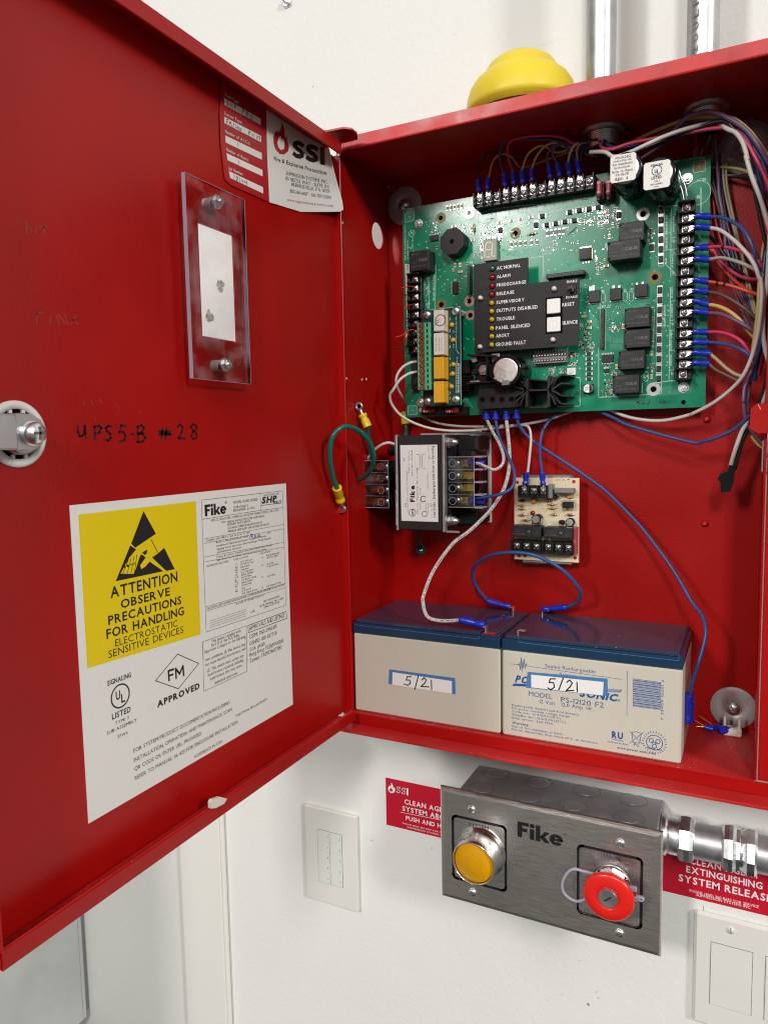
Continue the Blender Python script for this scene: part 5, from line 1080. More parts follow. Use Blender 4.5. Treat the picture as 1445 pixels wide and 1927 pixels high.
tv('MADE IN CANADA', 874, 765, 645, 7); tv('LISTED 97S', 862, 945, 880, 6); tv('H1-H2   X1-X2   24V', 905, 990, 890, 5); tv('LR SERIAL OPT   208/240V   1.6/1.4', 722, 640, 455, 6); tv('P/N 95-66', 880, 465, 420, 6)
q.ring(LP2, LP2.p(5, 748, 955), 3.2, 3.7, 'ink', .08, 24); tv('HPS', 760, 985, 925, 18, st=1); q.ring(LP2, LP2.p(5, 845, 965), 2.3, 2.8, 'ink', .08, 20); q.ring(LP2, LP2.p(5, 835, 845), 2.3, 3.0, 'ink', .08, 20, .5, 5.8)
for a1 in (808, 825): q.line(LP2, 5, [(a1+(6 if k % 2 else -5), 490+k*9.5) for k in range(12)], .25, 'ink', .08)
for y in (488, 600): q.line(LP2, 5, [(780, y), (805, y+2)], .25, 'ink', .08); q.line(LP2, 5, [(828, y), (855, y-2)], .25, 'ink', .08)
q.build('rating_label', tf)
# covers and what is under them
def cover(sh, x0, y0, x1, y1, top, base, scr, side):
    a_ = pt(sh, x0, y0, 1, top); d_ = pt(sh, x1, y1, 1, top); q = M()
    X0, X1, Z0, Z1 = a_.x, d_.x, d_.z, a_.z
    tb = M(); tb.box((X0+1.5, top+12, Z0+1), (X1-1.5, base+26, Z1-1), 'black_plastic', .6)
    for k in range(5): z_ = Z0+1.5+(Z1-Z0-3)*k/4; tb.box((X0+1.5, top+4, z_-.7), (X1-1.5, top+12, z_+.7), 'black_plastic', .2)
    tbo = tb.build('terminal_block', tf)
    for k in range(4):
        z_ = Z0+(Z1-Z0)*(k+.5)/4; xx = (X0+X1)/2+side*2
        u = M(); u.box((xx-9, top+10.6, z_-3.6), (xx+9, top+12, z_+3.6), 'brass', .3); u.lathe((X0+(X1-X0)*scr+2, top+10.6, z_), NY, [(3.5, 0), (3.5, 1.8), (1.9, 3.0), (.01, 3.1)], 'tin', 14); u.build('screw', tbo)
    th = .35
    q.box((X0, top, Z0), (X1, top+th, Z1), 'glass_clear')
    for z_ in (Z0, Z1-th): q.box((X0, top+th, z_), (X1, base, z_+th), 'glass_clear')
    for s_ in (X0, X1-th): q.box((s_, top+th, Z0+th), (s_+th, base, Z1-th), 'glass_clear')
    # bright moulded edges of the cover
    for z_ in (Z0, Z1): q.box((X0-.3, top-.2, z_-.35), (X1+.3, top+.5, z_+.35), 'acrylic_edge', .1)
    for s_ in (X0, X1): q.box((s_-.35, top-.2, Z0), (s_+.35, top+.5, Z1), 'acrylic_edge', .1)
    F = Plane(1, top)
    for k in range(4): z_ = Z0+(Z1-Z0)*(k+.5)/4; q.ring(F, V3((X0+(X1-X0)*scr, top, z_)), 3.3, 3.75, 'acrylic_edge', .1, 20)
    for k in range(1, 4): z_ = Z0+(Z1-Z0)*k/4; q.box((X0+1, top-.1, z_-.15), (X1-1, top+.1, z_+.15), 'acrylic_edge')
    return q, (X0, X1, Z0, Z1)
q, cvr = cover(5, 1000, 510, 1242, 915, -68, -48, .28, 1)
for k in range(5):
    z_ = cvr[2]+(cvr[3]-cvr[2])*k/4; q.box((cvr[1], -67.5, z_-.8), (cvr[1]+8, -54, z_+.8), 'acrylic_edge', .2)
q.build('terminal_cover', tf)
for k in (0, 3):
    z_ = cvr[3]-(cvr[3]-cvr[2])*(k+.5)/4; u = M(); u.lathe(((cvr[0]+cvr[1])/2+6, -59, z_), (1, 0, 0), [(2.2, 0), (3.2, 1), (3.2, 15), (2.8, 16)], 'crimp_blue', 14); u.build('crimp_sleeve', tf)
q, cvl = cover(5, 338, 540, 560, 918, -64, -40, .72, -1); q.build('terminal_cover', tf)

# ================================================================== RELAY MODULE
RY = -16; RP = Plane(1, RY)
a_ = RP.p('e', 160, 178); d_ = RP.p('e', 1258, 1612); rx0 = (RP.p('e', 148, 180).x+RP.p('e', 172, 1560).x)/2; rx1 = (RP.p('e', 1248, 165).x+RP.p('e', 1270, 1612).x)/2; rz1 = (RP.p('e', 148, 180).z+RP.p('e', 1248, 165).z)/2; rz0 = (RP.p('e', 172, 1560).z+RP.p('e', 1270, 1612).z)/2
rm = thing('relay_module', 'small cream circuit board with two black relays on a grey carrier, above the batteries', 'circuit board', (rx0, RY, rz0))
q = M(); q.box((rx0, RY, rz0), (rx1, RY+1.6, rz1), 'pcb_cream')
for x, y in ((212, 248), (1170, 238), (240, 1500), (1192, 1535), (340, 1500)): q.ring(RP, RP.p('e', x, y), 0, 1.7, 'red_worn', .06, 14)
def rt(s_, x0, y0, x1, y1, h, st=0): q.text(RP, s_, 'e', x0, y0, x1, y1, h, 'ink_grey', st, .06)
rt('AIR-86M', 1040, 200, 860, 208, -20, 0); rt('A   G', 900, 270, 840, 272, -16); rt('C7', 1048, 295, 1012, 296, -16); rt('M6-712-SM', 945, 1550, 720, 1545, -18); rt('C6', 1215, 552, 1176, 556, -16); rt('C8', 668, 640-10, 625, 634, -14); rt('R8', 668, 690, 628, 692, -14); rt('R2', 865, 745, 822, 746, -14); rt('C5', 455, 640-5, 412, 640, -14); rt('R4', 326, 762, 286, 764, -14); rt('C3', 455, 690, 415, 700, -14); rt('R3', 410, 842, 370, 846, -14); rt('C1', 705, 745, 665, 750, -14); rt('Q4', 1035, 745, 1000, 750, -14); rt('K1', 825, 920, 785, 920, -14); rt('NC  C  NO', 1145, 1490, 880, 1490, -18)
q.poly([RP.off(RP.p('e', *p), .07) for p in ((1065, 195), (1098, 195), (1082, 218))], 'ink')
q.line(RP, 'e', [(1000, 690), (1005, 735), (1205, 735), (1200, 640)], .2, 'ink_grey', .06)
q.build('board', rm)
q = M(); F = Plane(1, -13)
q.prism([V3((p.x, -.3, p.z)) for p in (F.p('e', 265, 135), F.p('e', 1095, 125), F.p('e', 1150, 160), F.p('e', 1150, 1600), F.p('e', 1110, 1660), F.p('e', 300, 1625), F.p('e', 300, 1570), F.p('e', 270, 400))], (0, -11, 0), 'grey_plastic'); 
t0 = F.p('e', 265, 135); t1 = F.p('e', 1110, 128); q.box((t0.x, -13.6, t0.z-6.4), (t1.x, -9, t0.z-.2), 'zinc_dull', .4); b0 = F.p('e', 300, 1575); b1 = F.p('e', 1140, 1650); q.box((b0.x, -13.6, b1.z), (b1.x, -9, b0.z+1), 'zinc_dull', .4)
q.build('carrier', rm)
def rstrip(x0, x1, y, n, back, front, flip):
    A = pt('e', x0, y[0], 1, RY-10); D = pt('e', x1, y[1], 1, RY-10); return strip('terminal_strip', lin(A, D, n), True, wall=-13, back=back, front=front, parent=rm, base=RY, sh_=SCREW_S)[1]
RT = rstrip(322, 645, (392, 400), 3, 6.2, 5.2, 0); rstrip(195, 530, (1330, 1345), 3, 6, 5.5, 0); rstrip(730, 1075, (1352, 1375), 3, 6, 5.5, 0)
q = M(); q.pbox('e', 728, 285, 800, 520, RY-10, RY-.1, 'grey_plastic', .4); q.build('terminal_end_wall', rm)
for x0, x1, y0, y1 in ((112, 608, 985, 1190), (655, 1150, 1012, 1210)):
    q = M(); X0, Z0, X1, Z1 = q.pbox('e', x0, y0, x1, y1, RY-15, RY-.1, 'relay_black', .5); F = Plane(1, RY-15); w_ = X1-X0; hh = Z1-Z0
    for s_, fx, fz, fw_, fh in (('UNITEAM', .45, .2, -.4, .14), ('10A 250VAC', .45, .45, -.36, .09), ('24VDC', .4, .62, -.3, .09), ('c RU us', .9, .3, -.15, .1)):
        q.rawtext(s_, V3((X0+fx*w_, F.v, Z0+(fz+fh)*hh)), V3((-1, 0, 0)), V3((0, 0, -1)), abs(fw_)*w_, fh*hh, 'ink_grey', 0, F, .06)
    q.ring(F, V3((X0+w_*.6, F.v, Z0+hh*.52)), 0, .9, 'grey_plastic', .06, 10); q.build('relay', rm)
q = M(); X0, Z0, X1, Z1 = q.pbox('e', 1162, 1015, 1212, 1480, RY-9, RY-.1, 'fuse_pink', .3); q.build('terminal_label', rm)
q = M(); q.pbox('e', 835, 350, 1165, 440, RY-10, RY-.1, 'grey_plastic', .8); q.build('film_capacitor', rm)
for x, y, r_, h_ in ((525, 880, 4.6, 11), (1100, 932, 4.0, 6)):
    c = pt('e', x, y, 1, RY-h_); q = M(); q.lathe((c.x, RY, c.z), NY, [(r_, 0), (r_, h_-.4), (r_-.5, h_)], 'cap_sleeve' if h_ > 8 else 'black_plastic', 24); q.lathe((c.x, RY-h_-.02, c.z), NY, [(r_*.8, -.2), (r_*.8, .1)], 'zinc', 24)
    if h_ < 8:
        F = Plane(1, RY-h_-.15)
        for k in range(3): t = k*math.pi/3; d = V3((math.cos(t), 0, math.sin(t)))*3; q.line(F, 0, [c-d, c+d], .7, 'white_print', .1, world=True)
    else: q.box((c.x+2.5, RY-h_+1, c.z-4.2), (c.x+4.62, RY-1, c.z+1), 'zinc_dull', .5); F = Plane(1, RY-h_-.15); q.line(F, 0, [c+V3((-2, 0, 2.2)), c+V3((2, 0, -2.2))], .6, 'white_print', .1, world=True)
    q.build('capacitor', rm)
for x, y, r_, mt in ((482, 562, 3.1, 'amber'), (465, 770, 2.2, 'led_red')): c = pt('e', x, y, 1, RY-3); q = M(); q.lathe((c.x, RY, c.z), NY, [(r_, 0), (r_, 2), (r_*.7, 3.6), (.01, 4.2)], mt, 16); q.build('indicator_lamp' if mt == 'led_red' else 'capacitor', rm)
for x, y, w_ in ((850, 505, 80), (955, 930, 100)): q = M(); q.pbox('e', x-w_/2, y-35, x+w_/2, y+30, RY-6, RY-.1, 'black_plastic', 1.2); q.build('transistor', rm)
q = M(); q.pbox('e', 970, 590, 1155, 690, RY-8, RY-3, 'black_plastic', .6); q.pbox('e', 950, 562, 1155, 585, RY-9, RY-2, 'zinc', .2); q.build('transistor', rm)
for x, y, mt in ((295, 560, 'black_plastic'), (290, 637, 'resistor_tan'), (290, 697, 'resistor_tan'), (300, 802, 'resistor_tan'), (355, 890, 'resistor_tan'), (745, 562, 'led_red'), (795, 622, 'resistor_tan'), (800, 688, 'resistor_tan'), (840, 795, 'resistor_tan'), (1105, 500, 'amber'), (1105, 800, 'led_red')):
    q = M(); axial(q, 'e', x, y, 4.7, 0, mt, RY, 1.15, () if mt in ('black_plastic', 'amber') else ('led_red', 'ink', 'brass')); q.build('resistor', rm)

# ================================================================== BATTERIES
def battery(x0, label, org, printed):
    x1 = x0+151; y0, y1 = -99.0, -1.0
    t = thing('battery', label, 'battery', org, 'sealed batteries on the cabinet floor')
    q = M(); q.box((x0, y0, .3), (x1, y1, 79.8), 'battery_case', 1.6)
    if printed:
        F = Plane(1, y0)
        def bt(s_, a0, b0, a1, b1, h, st=0, mt='print_blue', **k): q.text(F, s_, 8, a0, b0, a1, b1, h, mt, st, .1, **k)
        bt('Sealed Rechargeable', 291, 374, 551, 408, 17); bt('Battery', 365, 415, 450, 422, 14); bt('POWER', 134, 450, 330, 478, 36, 2, shear=.3); bt('SONIC', 468, 524, 660, 550, 36, 2, shear=.3); bt('\u00ae', 664, 553, 680, 555, 14)
        q.quadpx(F, 8, [(130, 458), (690, 490), (682, 505), (118, 470)], 'print_blue', .08)
        for k in range(12): q.line(F, 8, [(612+k*6, 500), (620+k*6, 486)], .35, 'battery_case', .12)
        bt('MODEL', 205, 522, 328, 540, 24); bt('PS-12120 F2', 373, 553, 594, 582, 26); bt('12 Volt   12.0 Amp. Hr.', 262, 560, 541, 605, 19)
        for s_, a0, b0, a1, b1 in (('Rechargeable Sealed Lead-Acid Battery', 120, 574, 465, 625), ('DC power, constant voltage charge', 120, 590, 416, 637), ('Cycle use : 14.4-15.0V(20\u00b0C)', 120, 606, 372, 643), ('Standby use : 13.5-13.8V(20\u00b0C)', 120, 623, 396, 665), ('Initial current : 3.6A MAX', 120, 640, 334, 672), ('Risk of fire, explosion, or burns.', 120, 684, 384, 722), ('Do not disassemble, heat above 60\u00b0C, or incinerate.', 120, 700, 566, 770)): bt(s_, a0, b0, a1, b1, 11)
        bt('Warning:', 120, 666, 208, 676, 12, 1); bt('www.power-sonic.com', 663, 795, 862, 822, 12, 1)
        q.line(F, 8, [(117, 357), (155, 360)], .45, 'print_blue', .1); q.line(F, 8, [(200, 368), (690, 437)], .35, 'print_blue', .1); q.line(F, 8, [(716, 393), (714, 628)], .35, 'print_blue', .1)
        q.line(F, 8, [(155+k*3.9, 362+(-1)**k*(8, 14, 26, 38, 34, 24, 16, 30, 20, 10, 6, 3)[k]) for k in range(12)], .4, 'print_blue', .1)
        y = 0
        for k in range(30):
            w_ = (4, 7, 3, 5, 2, 8, 3, 4, 6, 2)[k % 10]
            q.quadpx(F, 8, [(744, 432+y), (892, 452+y), (892, 452+y+w_*.62), (744, 432+y+w_*.62)], 'print_blue', .1); y += w_*.62+(2.6, 1.5, 3, 1.6)[k % 4]
            if y > 178: break
        q.text(F, '7 33409 01051 2', 8, 902, 650, 906, 440, 11, 'print_blue', 0, .1, hv=(-11, 0))
        bt('RU', 636, 738, 694, 745, 34, 2); bt('MH20845', 638, 751, 696, 758, 7); bt('120120340208', 616, 763, 718, 778, 8); bt('Pb', 750, 782, 776, 786, 15)
        q.line(F, 8, [(728, 705), (798, 775)], .4, 'print_blue', .1); q.line(F, 8, [(800, 712), (728, 768)], .4, 'print_blue', .1); q.line(F, 8, [(740, 712), (746, 762), (780, 768), (788, 718), (765, 708)], .45, 'print_blue', .1, closed=True)
        c = F.p(8, 857, 765); q.ring(F, c, 6.0, 6.6, 'print_blue', .1, 30)
        for k in range(3): t_ = k*2.1+.5; q.ring(F, c+V3((math.cos(t_)*3, 0, math.sin(t_)*3)), 1.4, 2.0, 'print_blue', .11, 14)
        for k in range(26): t_ = k*.24; q.line(F, 0, [c+V3((math.cos(t_)*8.2, 0, math.sin(t_)*8.2)), c+V3((math.cos(t_)*9.6, 0, math.sin(t_)*9.6))], .5, 'print_blue', .1, world=True)
        bt('NONSPILLABLE', 818, 795, 894, 806, 9, 1); bt('Pb', 845, 770, 870, 773, 12, 1)
    q.build('case', t)
    q = M(); q.box((x0-.2, y0-.5, 79.9), (x1+.2, y1+.1, 90.0), 'battery_lid', .8); F = Plane(1, y0-.5)
    q.line(F, 7 if not printed else 8, [(112, 303), (220, 318), (1050, 412), (1053, 385)] if not printed else [(152, 218), (155, 245), (983, 340), (985, 308)], .35, 'label_blue', .08); q.build('lid', t)
    q = M(); q.box((x0+2.6, y0+.2, 90.1), (x1-19 if not printed else x1-3, y1-1, 93.6), 'battery_top', .7); q.box((x1-19 if not printed else x0+3, y0+14, 90.1), (x1-3 if not printed else x0+19, y1-13, 93.6), 'battery_top', .7) if not printed else None
    q.box((x1-18.6, y0+.3, 90.05), (x1-.6, y1-.5, 92.2), 'battery_top', .4) if not printed else None
    q.build('top_cover', t)
    sx0 = x1-14 if not printed else x0+14
    for yy in (y0+5, y1-8):
        q = M(); q.box((sx0-.5, yy-3, 92), (sx0+.3, yy+3, 98.5), 'tin', .15); q.box((sx0-.5, yy-3, 97.8), (sx0+(-6.5 if not printed else 6.5), yy+3, 98.6), 'tin', .15); q.build('terminal_tab', t)
    if not printed: q = M(); q.box((x1-16, y0+1, 92.3), (x1-5, y0+8, 93.2), 'ink_red', .2); q.build('polarity_mark', t)
    q = M(); F = Plane(1, y0-.15); sh, Q = (7, ((368, 640), (872, 708), (872, 830), (366, 752))) if not printed else (8, ((197, 397), (617, 433), (615, 524), (193, 480)))
    A = [F.p(sh, *p) for p in Q]; cc = sum(A, V3())/4
    q.prism([p+V3((0, .1, 0)) for p in (A[0]*.985+cc*.015, A[1]*.985+cc*.015, A[2], A[3])], (0, -.2, 0), 'label_blue')
    W_ = ((396, 662), (845, 730), (845, 826), (394, 758)) if not printed else ((219, 412), (594, 450), (590, 520), (219, 478))
    q.quadpx(F, sh, W_, 'paper_white', .3)
    st_ = ([[(538, 697), (508, 697)], [(508, 697), (500, 722), (525, 722), (534, 742), (512, 762), (484, 752)], [(592, 690), (566, 790)], [(618, 722), (636, 705), (652, 722), (640, 745), (612, 770), (672, 774)], [(690, 722), (692, 796)]] if not printed else
           [[(345, 434), (318, 434)], [(318, 434), (312, 452), (335, 454), (340, 476), (322, 490), (305, 480)], [(385, 430), (362, 490)], [(403, 452), (418, 440), (432, 455), (420, 475), (400, 495), (440, 494)], [(456, 452), (458, 500)]])
    for s_ in st_: q.line(F, sh, s_, 1.05, 'ink', .4)
    q.build('date_label', t)
    return t
battery(1.2, 'left battery with a plain tan front, its side against the cabinet wall', (1.2, -50, 0), False)
battery(154.3, 'right battery with blue lid and blue printing and barcode on its tan front', (154.3, -50, 0), True)

# ================================================================== ABORT AND RELEASE STATION
AY = -62.5; AP = Plane(1, AY)
p0, p1, p2, p3 = AP.p(9, 478, 300), AP.p('A', 752, 395), AP.p('A', 715, 1232), AP.p(9, 495, 1090)
ax0, ax1 = (p0.x+p3.x)/2, (p1.x+p2.x)/2; az1, az0 = (p0.z+p1.z)/2, (p2.z+p3.z)/2
ab = thing('abort_station', 'stainless steel plate with yellow and red push buttons, below the cabinet', 'control station', ((ax0+ax1)/2, WY, az0))
BZ = -81.0
q = M(); q.box((96, AY+2, az0+14), (284, WY-.1, BZ), 'galvanised', 1.0); q.build('box', ab)
TP = Plane(2, BZ)
for x, y in ((890, 215), (1195, 280), (785, 320), (1115, 385), (1440, 445)):
    c = TP.p(9, x, y); q = M(); q.ring(TP, c, 9.5, 10.2, 'zinc', .1, 32, .25, 3.0); q.ring(TP, c, 9.5, 10.2, 'zinc', .1, 32, 3.4, 6.1); q.ring(TP, c, 12.8, 13.3, 'ink_grey', .1, 36); q.lathe(c-V3((0, 0, .2)), (0, 0, 1), [(9.5, 0), (9.5, .35), (9.2, .45)], 'galvanised', 30); q.build('knock_out', ab)
for x, y in ((540, 165), (230, 105), (512, 285)):
    c = TP.p('A', x, y); q = M(); q.ring(TP, c, 12.8, 13.3, 'ink_grey', .1, 36); q.lathe(c-V3((0, 0, .2)), (0, 0, 1), [(9.5, 0), (9.5, .35), (9.2, .45)], 'galvanised', 30); q.build('knock_out', ab)
q = M(); bv = 4.5
f0 = [(ax0+bv, AY, az0+bv), (ax1-bv, AY, az0+bv), (ax1-bv, AY, az1-bv), (ax0+bv, AY, az1-bv)]
rings_ = [(0, 4.5), (0, 2.2), (.9, .8), (2.6, .2)]
vs = []; 
for ins, dep in ((bv, 0), (1.6, .5), (.4, 1.8), (0, 4.5)): vs += [(ax0+ins, AY+dep, az0+ins), (ax1-ins, AY+dep, az0+ins), (ax1-ins, AY+dep, az1-ins), (ax0+ins, AY+dep, az1-ins)]
fs = [(0, 1, 2, 3)]+[(r_*4+i, r_*4+(i+1) % 4, (r_+1)*4+(i+1) % 4, (r_+1)*4+i) for r_ in range(3) for i in range(4)]+[(15, 14, 13, 12)]
q.add(vs, fs, 'stainless')
q.logo('Fike', AP, 9, 1040, 664, 1364, 705, 110, 'ink', .1); q.text(AP, '\u00ae', 9, 1376, 655, 1392, 655, 12, 'ink', 0, .1); q.text(AP, 'SYSTEM', 9, 690, 588, 834, 618, 26, 'ink', 0, .1); q.text(AP, 'MANUAL', 'A', 305, 542, 462, 574, 26, 'ink', 0, .1)
def frame(sh, Q):
    A = [AP.p(sh, *p) for p in Q]; x0 = (A[0].x+A[3].x)/2; x1 = (A[1].x+A[2].x)/2; z1 = (A[0].z+A[1].z)/2; z0 = (A[2].z+A[3].z)/2; r_ = 4; P = []
    for cx_, cz_, a0 in ((x1-r_, z1-r_, 0), (x0+r_, z1-r_, 90), (x0+r_, z0+r_, 180), (x1-r_, z0+r_, 270)):
        for k in range(5): t = math.radians(a0+k*22.5); P.append(V3((cx_+r_*math.cos(t), AY, cz_+r_*math.sin(t))))
    q.line(AP, 0, P, 2.6, 'ink', .12, closed=True, world=True); return x0, x1, z0, z1
fA = frame(9, ((575, 520), (955, 590), (958, 1050), (585, 965))); fB = frame('A', ((172, 475), (600, 555), (590, 1018), (170, 930)))
q.build('face_plate', ab)
q = M(); q.box((fB[0]+1, AY-1.6, fB[2]+1), (fB[1]-1, AY-.3, fB[3]-1), 'acrylic', .2); q.build('clear_backplate', ab)
sm_ = M(); sm_.lathe((0, 0, 0), NY, [(4.1, 0), (4.0, .8), (3.2, 1.7), (1.4, 2.0), (.01, 2.05)], 'zinc', 20); sm_.poly([(-2.4, -2.15, -.4), (2.4, -2.15, -.4), (2.4, -2.15, .4), (-2.4, -2.15, .4)], 'ink_grey'); sm_.poly([(-.4, -2.16, -2.4), (.4, -2.16, -2.4), (.4, -2.16, 2.4), (-.4, -2.16, 2.4)], 'ink_grey'); sm_ = sm_.mesh('screw')
for sh, x, y in ((9, 711, 470), (9, 718, 1065), ('A', 454, 455), ('A', 448, 1060)): c = AP.p(sh, x, y); place(sm_, 'screw', ab, (c.x, AY, c.z))
# yellow push button in its deep bright collar
PY_ = AY-25; c = pt(9, 722, 862, 1, PY_)
q = M(); q.lathe((c.x, AY, c.z), NY, [(25, 0), (25, 2.5), (23.6, 3), (22.4, 14), (21.4, 24.6), (20.9, 25.6), (20.2, 25.0), (20.0, 20)], 'chrome', 44); q.build('button_collar', ab)
q = M(); q.lathe((c.x, AY, c.z), NY, [(19.7, 0), (19.7, 22.4), (19.1, 23.0), (.01, 23.0)], 'button_yellow', 44); q.ring(Plane(1, AY-23), V3((c.x, AY-23, c.z)), 7.6, 7.9, 'resistor_tan', .06, 36); q.build('push_button', ab, label='yellow push button')
# red mushroom button with key lock
RY_ = AY-27; c = pt('A', 370, 828, 1, RY_)
q = M(); q.cyl((c.x, AY-1.6, c.z), NY, 17, 3, 'chrome', 36, bev=.8); q.lathe((c.x, AY-4.4, c.z), NY, [(15.4, 0), (15.4, 4), (14.6, 4.6)], 'chrome', 8, smooth=False); q.cyl((c.x, AY-8, c.z), NY, 11.5, 14, 'chrome', 30); q.build('button_collar', ab)
q = M(); q.lathe((c.x, AY-20, c.z), NY, [(11, 0), (21.6, 1.5), (22.3, 3.0), (21.8, 4.8), (19.8, 6.2), (11.2, 7.2), (10.2, 6.8), (9.6, 6.4), (.01, 6.4)], 'button_red', 48); q.build('mushroom_button', ab, label='red mushroom button with a key lock')
q = M(); q.cyl((c.x, AY-26.2, c.z), NY, 8.4, 1.4, 'zinc_dull', 32, bev=.4); K1 = Plane(1, AY-27.6); q.line(K1, 0, [V3((c.x-2.4, K1.v, c.z-2.2)), V3((c.x+2.6, K1.v, c.z+2.4))], 1.3, 'ink', .1, world=True); q.ring(K1, V3((c.x, K1.v, c.z)), 0, 2.0, 'zinc', .08, 16); q.build('key_lock', ab)
# clear security tie looped round the button
F = Plane(1, AY-14)
q = M(); q.tube([pt('A', x, y, 1, v) for x, y, v in ((300, 668, AY-16), (215, 645, AY-17), (130, 630, AY-18), (75, 690, AY-19), (65, 760, AY-19), (100, 815, AY-19), (165, 845, AY-18), (230, 825, AY-17))], 1.4, 'acrylic_edge', 8); q.build('security_tie', ab)
q = M(); q.tube([pt('A', x, y, 1, AY-12) for x, y in ((285, 640), (350, 615), (430, 632), (490, 690), (530, 740))], .9, 'glass_clear', 6)
for x, y, s_ in ((540, 760, 3.2), (545, 825, 3.0), (580, 825, 3.4), (600, 826, 2.0)): c2 = pt('A', x, y, 1, AY-13); q.box((c2.x-s_, AY-15, c2.z-s_*.7), (c2.x+s_, AY-11, c2.z+s_*.7), 'acrylic_edge', .8)
c2 = pt('A', 552, 790, 1, AY-13); q.box((c2.x-1.6, AY-14, c2.z-2), (c2.x+1.4, AY-12, c2.z+2), 'ink_red', .3); q.build('seal', ab)

# ================================================================== SIGNS, PLATES AND PIPES ON THE WALL
SG = Plane(1, WY-.6)
a_ = SG.p(9, 97, 243); d_ = SG.p(9, 103, 580)
o_ = thing('wall_sign', 'red sign reading CLEAN AGENT SYSTEM ABORT, half hidden behind the steel plate', 'sign', (a_.x, WY, d_.z), 'red warning signs on the wall')
q = M(); q.box((a_.x, WY-.6, d_.z), (a_.x+152, WY-.02, a_.z), 'sign_red'); q.build('panel', o_)
q = M()
def wt(s_, sh, x0, y0, x1, y1, h, st=1): q.text(SG, s_, sh, x0, y0, x1, y1, h, 'white_print', st, .1)
fl2 = [(137, 276), (150, 300), (152, 318), (162, 312), (166, 335), (155, 352), (135, 354), (118, 338), (114, 318), (122, 300), (136, 304)]
q.poly([SG.off(SG.p(9, *p), .1) for p in fl2], 'white_print'); q.poly([SG.off(SG.p(9, *p), .2) for p in ((136, 316), (148, 332), (142, 344), (128, 340), (126, 326))], 'sign_red')
q.logo('SSI', SG, 9, 173, 352, 260, 372, 50, 'white_print', .1, th=.17); wt('CLEAN AGENT', 9, 232, 430, 575, 500, 34); wt('SYSTEM ABORT', 9, 217, 478, 590, 552, 34); wt('PUSH AND HOLD', 9, 242, 545, 585, 620, 30)
q.line(SG, 9, [(203, 490), (600, 568)], .5, 'white_print', .1); wt('PHONE (800) 360-0687 FOR SERVICE', 9, 218, 574, 560, 645, 10, 0); wt('SUPPRESSION SYSTEMS INC.', 9, 252, 602, 530, 660, 10, 0); q.build('lettering', o_)
a_ = SG.p('A', 735, 470); d_ = SG.p('A', 750, 782); 
o_ = thing('wall_sign', 'red sign reading CLEAN AGENT EXTINGUISHING SYSTEM RELEASE, under the horizontal pipe', 'sign', (a_.x, WY, d_.z), 'red warning signs on the wall')
q = M(); zz = SG.p('A', 1440, 938).z; q.box((a_.x-10, WY-.6, (d_.z+zz)/2), (SG.p('A', 1480, 900).x, WY-.02, a_.z+6), 'sign_red'); q.build('panel', o_)
q = M(); wt('CLEAN AGENT', 'A', 920, 590, 1388, 686, 44); wt('EXTINGUISHING', 'A', 896, 648, 1408, 756, 44); wt('SYSTEM RELEASE', 'A', 845, 706, 1470, 838, 46); wt('PHONE (800) 360-0687 FOR SERVICE', 'A', 918, 780, 1384, 884, 17, 0); wt('SUPPRESSION SYSTEMS INC.', 'A', 964, 808, 1332, 892, 17, 0); wt('SSI', 'A', 905, 545, 975, 560, 34, 2); q.build('lettering', o_)
# keypad
KY = WY-6; F = Plane(1, KY); A = [F.p('O', *p) for p in ((345, 345), (972, 515), (985, 1662), (355, 1475))]; x0 = (A[0].x+A[3].x)/2; x1 = (A[1].x+A[2].x)/2; z1 = (A[0].z+A[1].z)/2; z0 = (A[2].z+A[3].z)/2
o_ = thing('wall_keypad', 'white wall keypad with two columns of flat buttons, beside the left red sign', 'keypad', ((x0+x1)/2, WY, z0))
q = M(); q.box((x0, KY, z0), (x1, WY-.01, z1), 'plate_white', 1.4); q.line(Plane(1, KY), 0, [V3((x0+8, KY, z1-1.6)), V3((x1-6, KY, z1-1.6))], .3, 'ink_grey', .05, world=True) if False else None; q.build('plate', o_)
A = [F.p('O', *p) for p in ((505, 645), (795, 725), (800, 1355), (512, 1272))]; kx0 = (A[0].x+A[3].x)/2; kx1 = (A[1].x+A[2].x)/2; kz1 = (A[0].z+A[1].z)/2; kz0 = (A[2].z+A[3].z)/2
q = M(); q.box((kx0-.4, KY-.15, kz0-.4), (kx1+.4, KY+1, kz1+.4), 'grey_plastic'); q.build('recess', o_)
kb = M(); w_ = (kx1-kx0)/2-.35; h_ = (kz1-kz0)/5-.3; kb.box((0, -.9, 0), (w_, .5, h_), 'keypad_button', .25); kb.box((w_*.82, -.95, h_*.4), (w_*.86, -.8, h_*.6), 'ink_grey'); kb = kb.mesh('button')
for i in (0, 1):
    for j in range(5): place(kb, 'button', o_, (kx0+.1+i*(w_+.5), KY, kz0+.15+j*(h_+.3)))
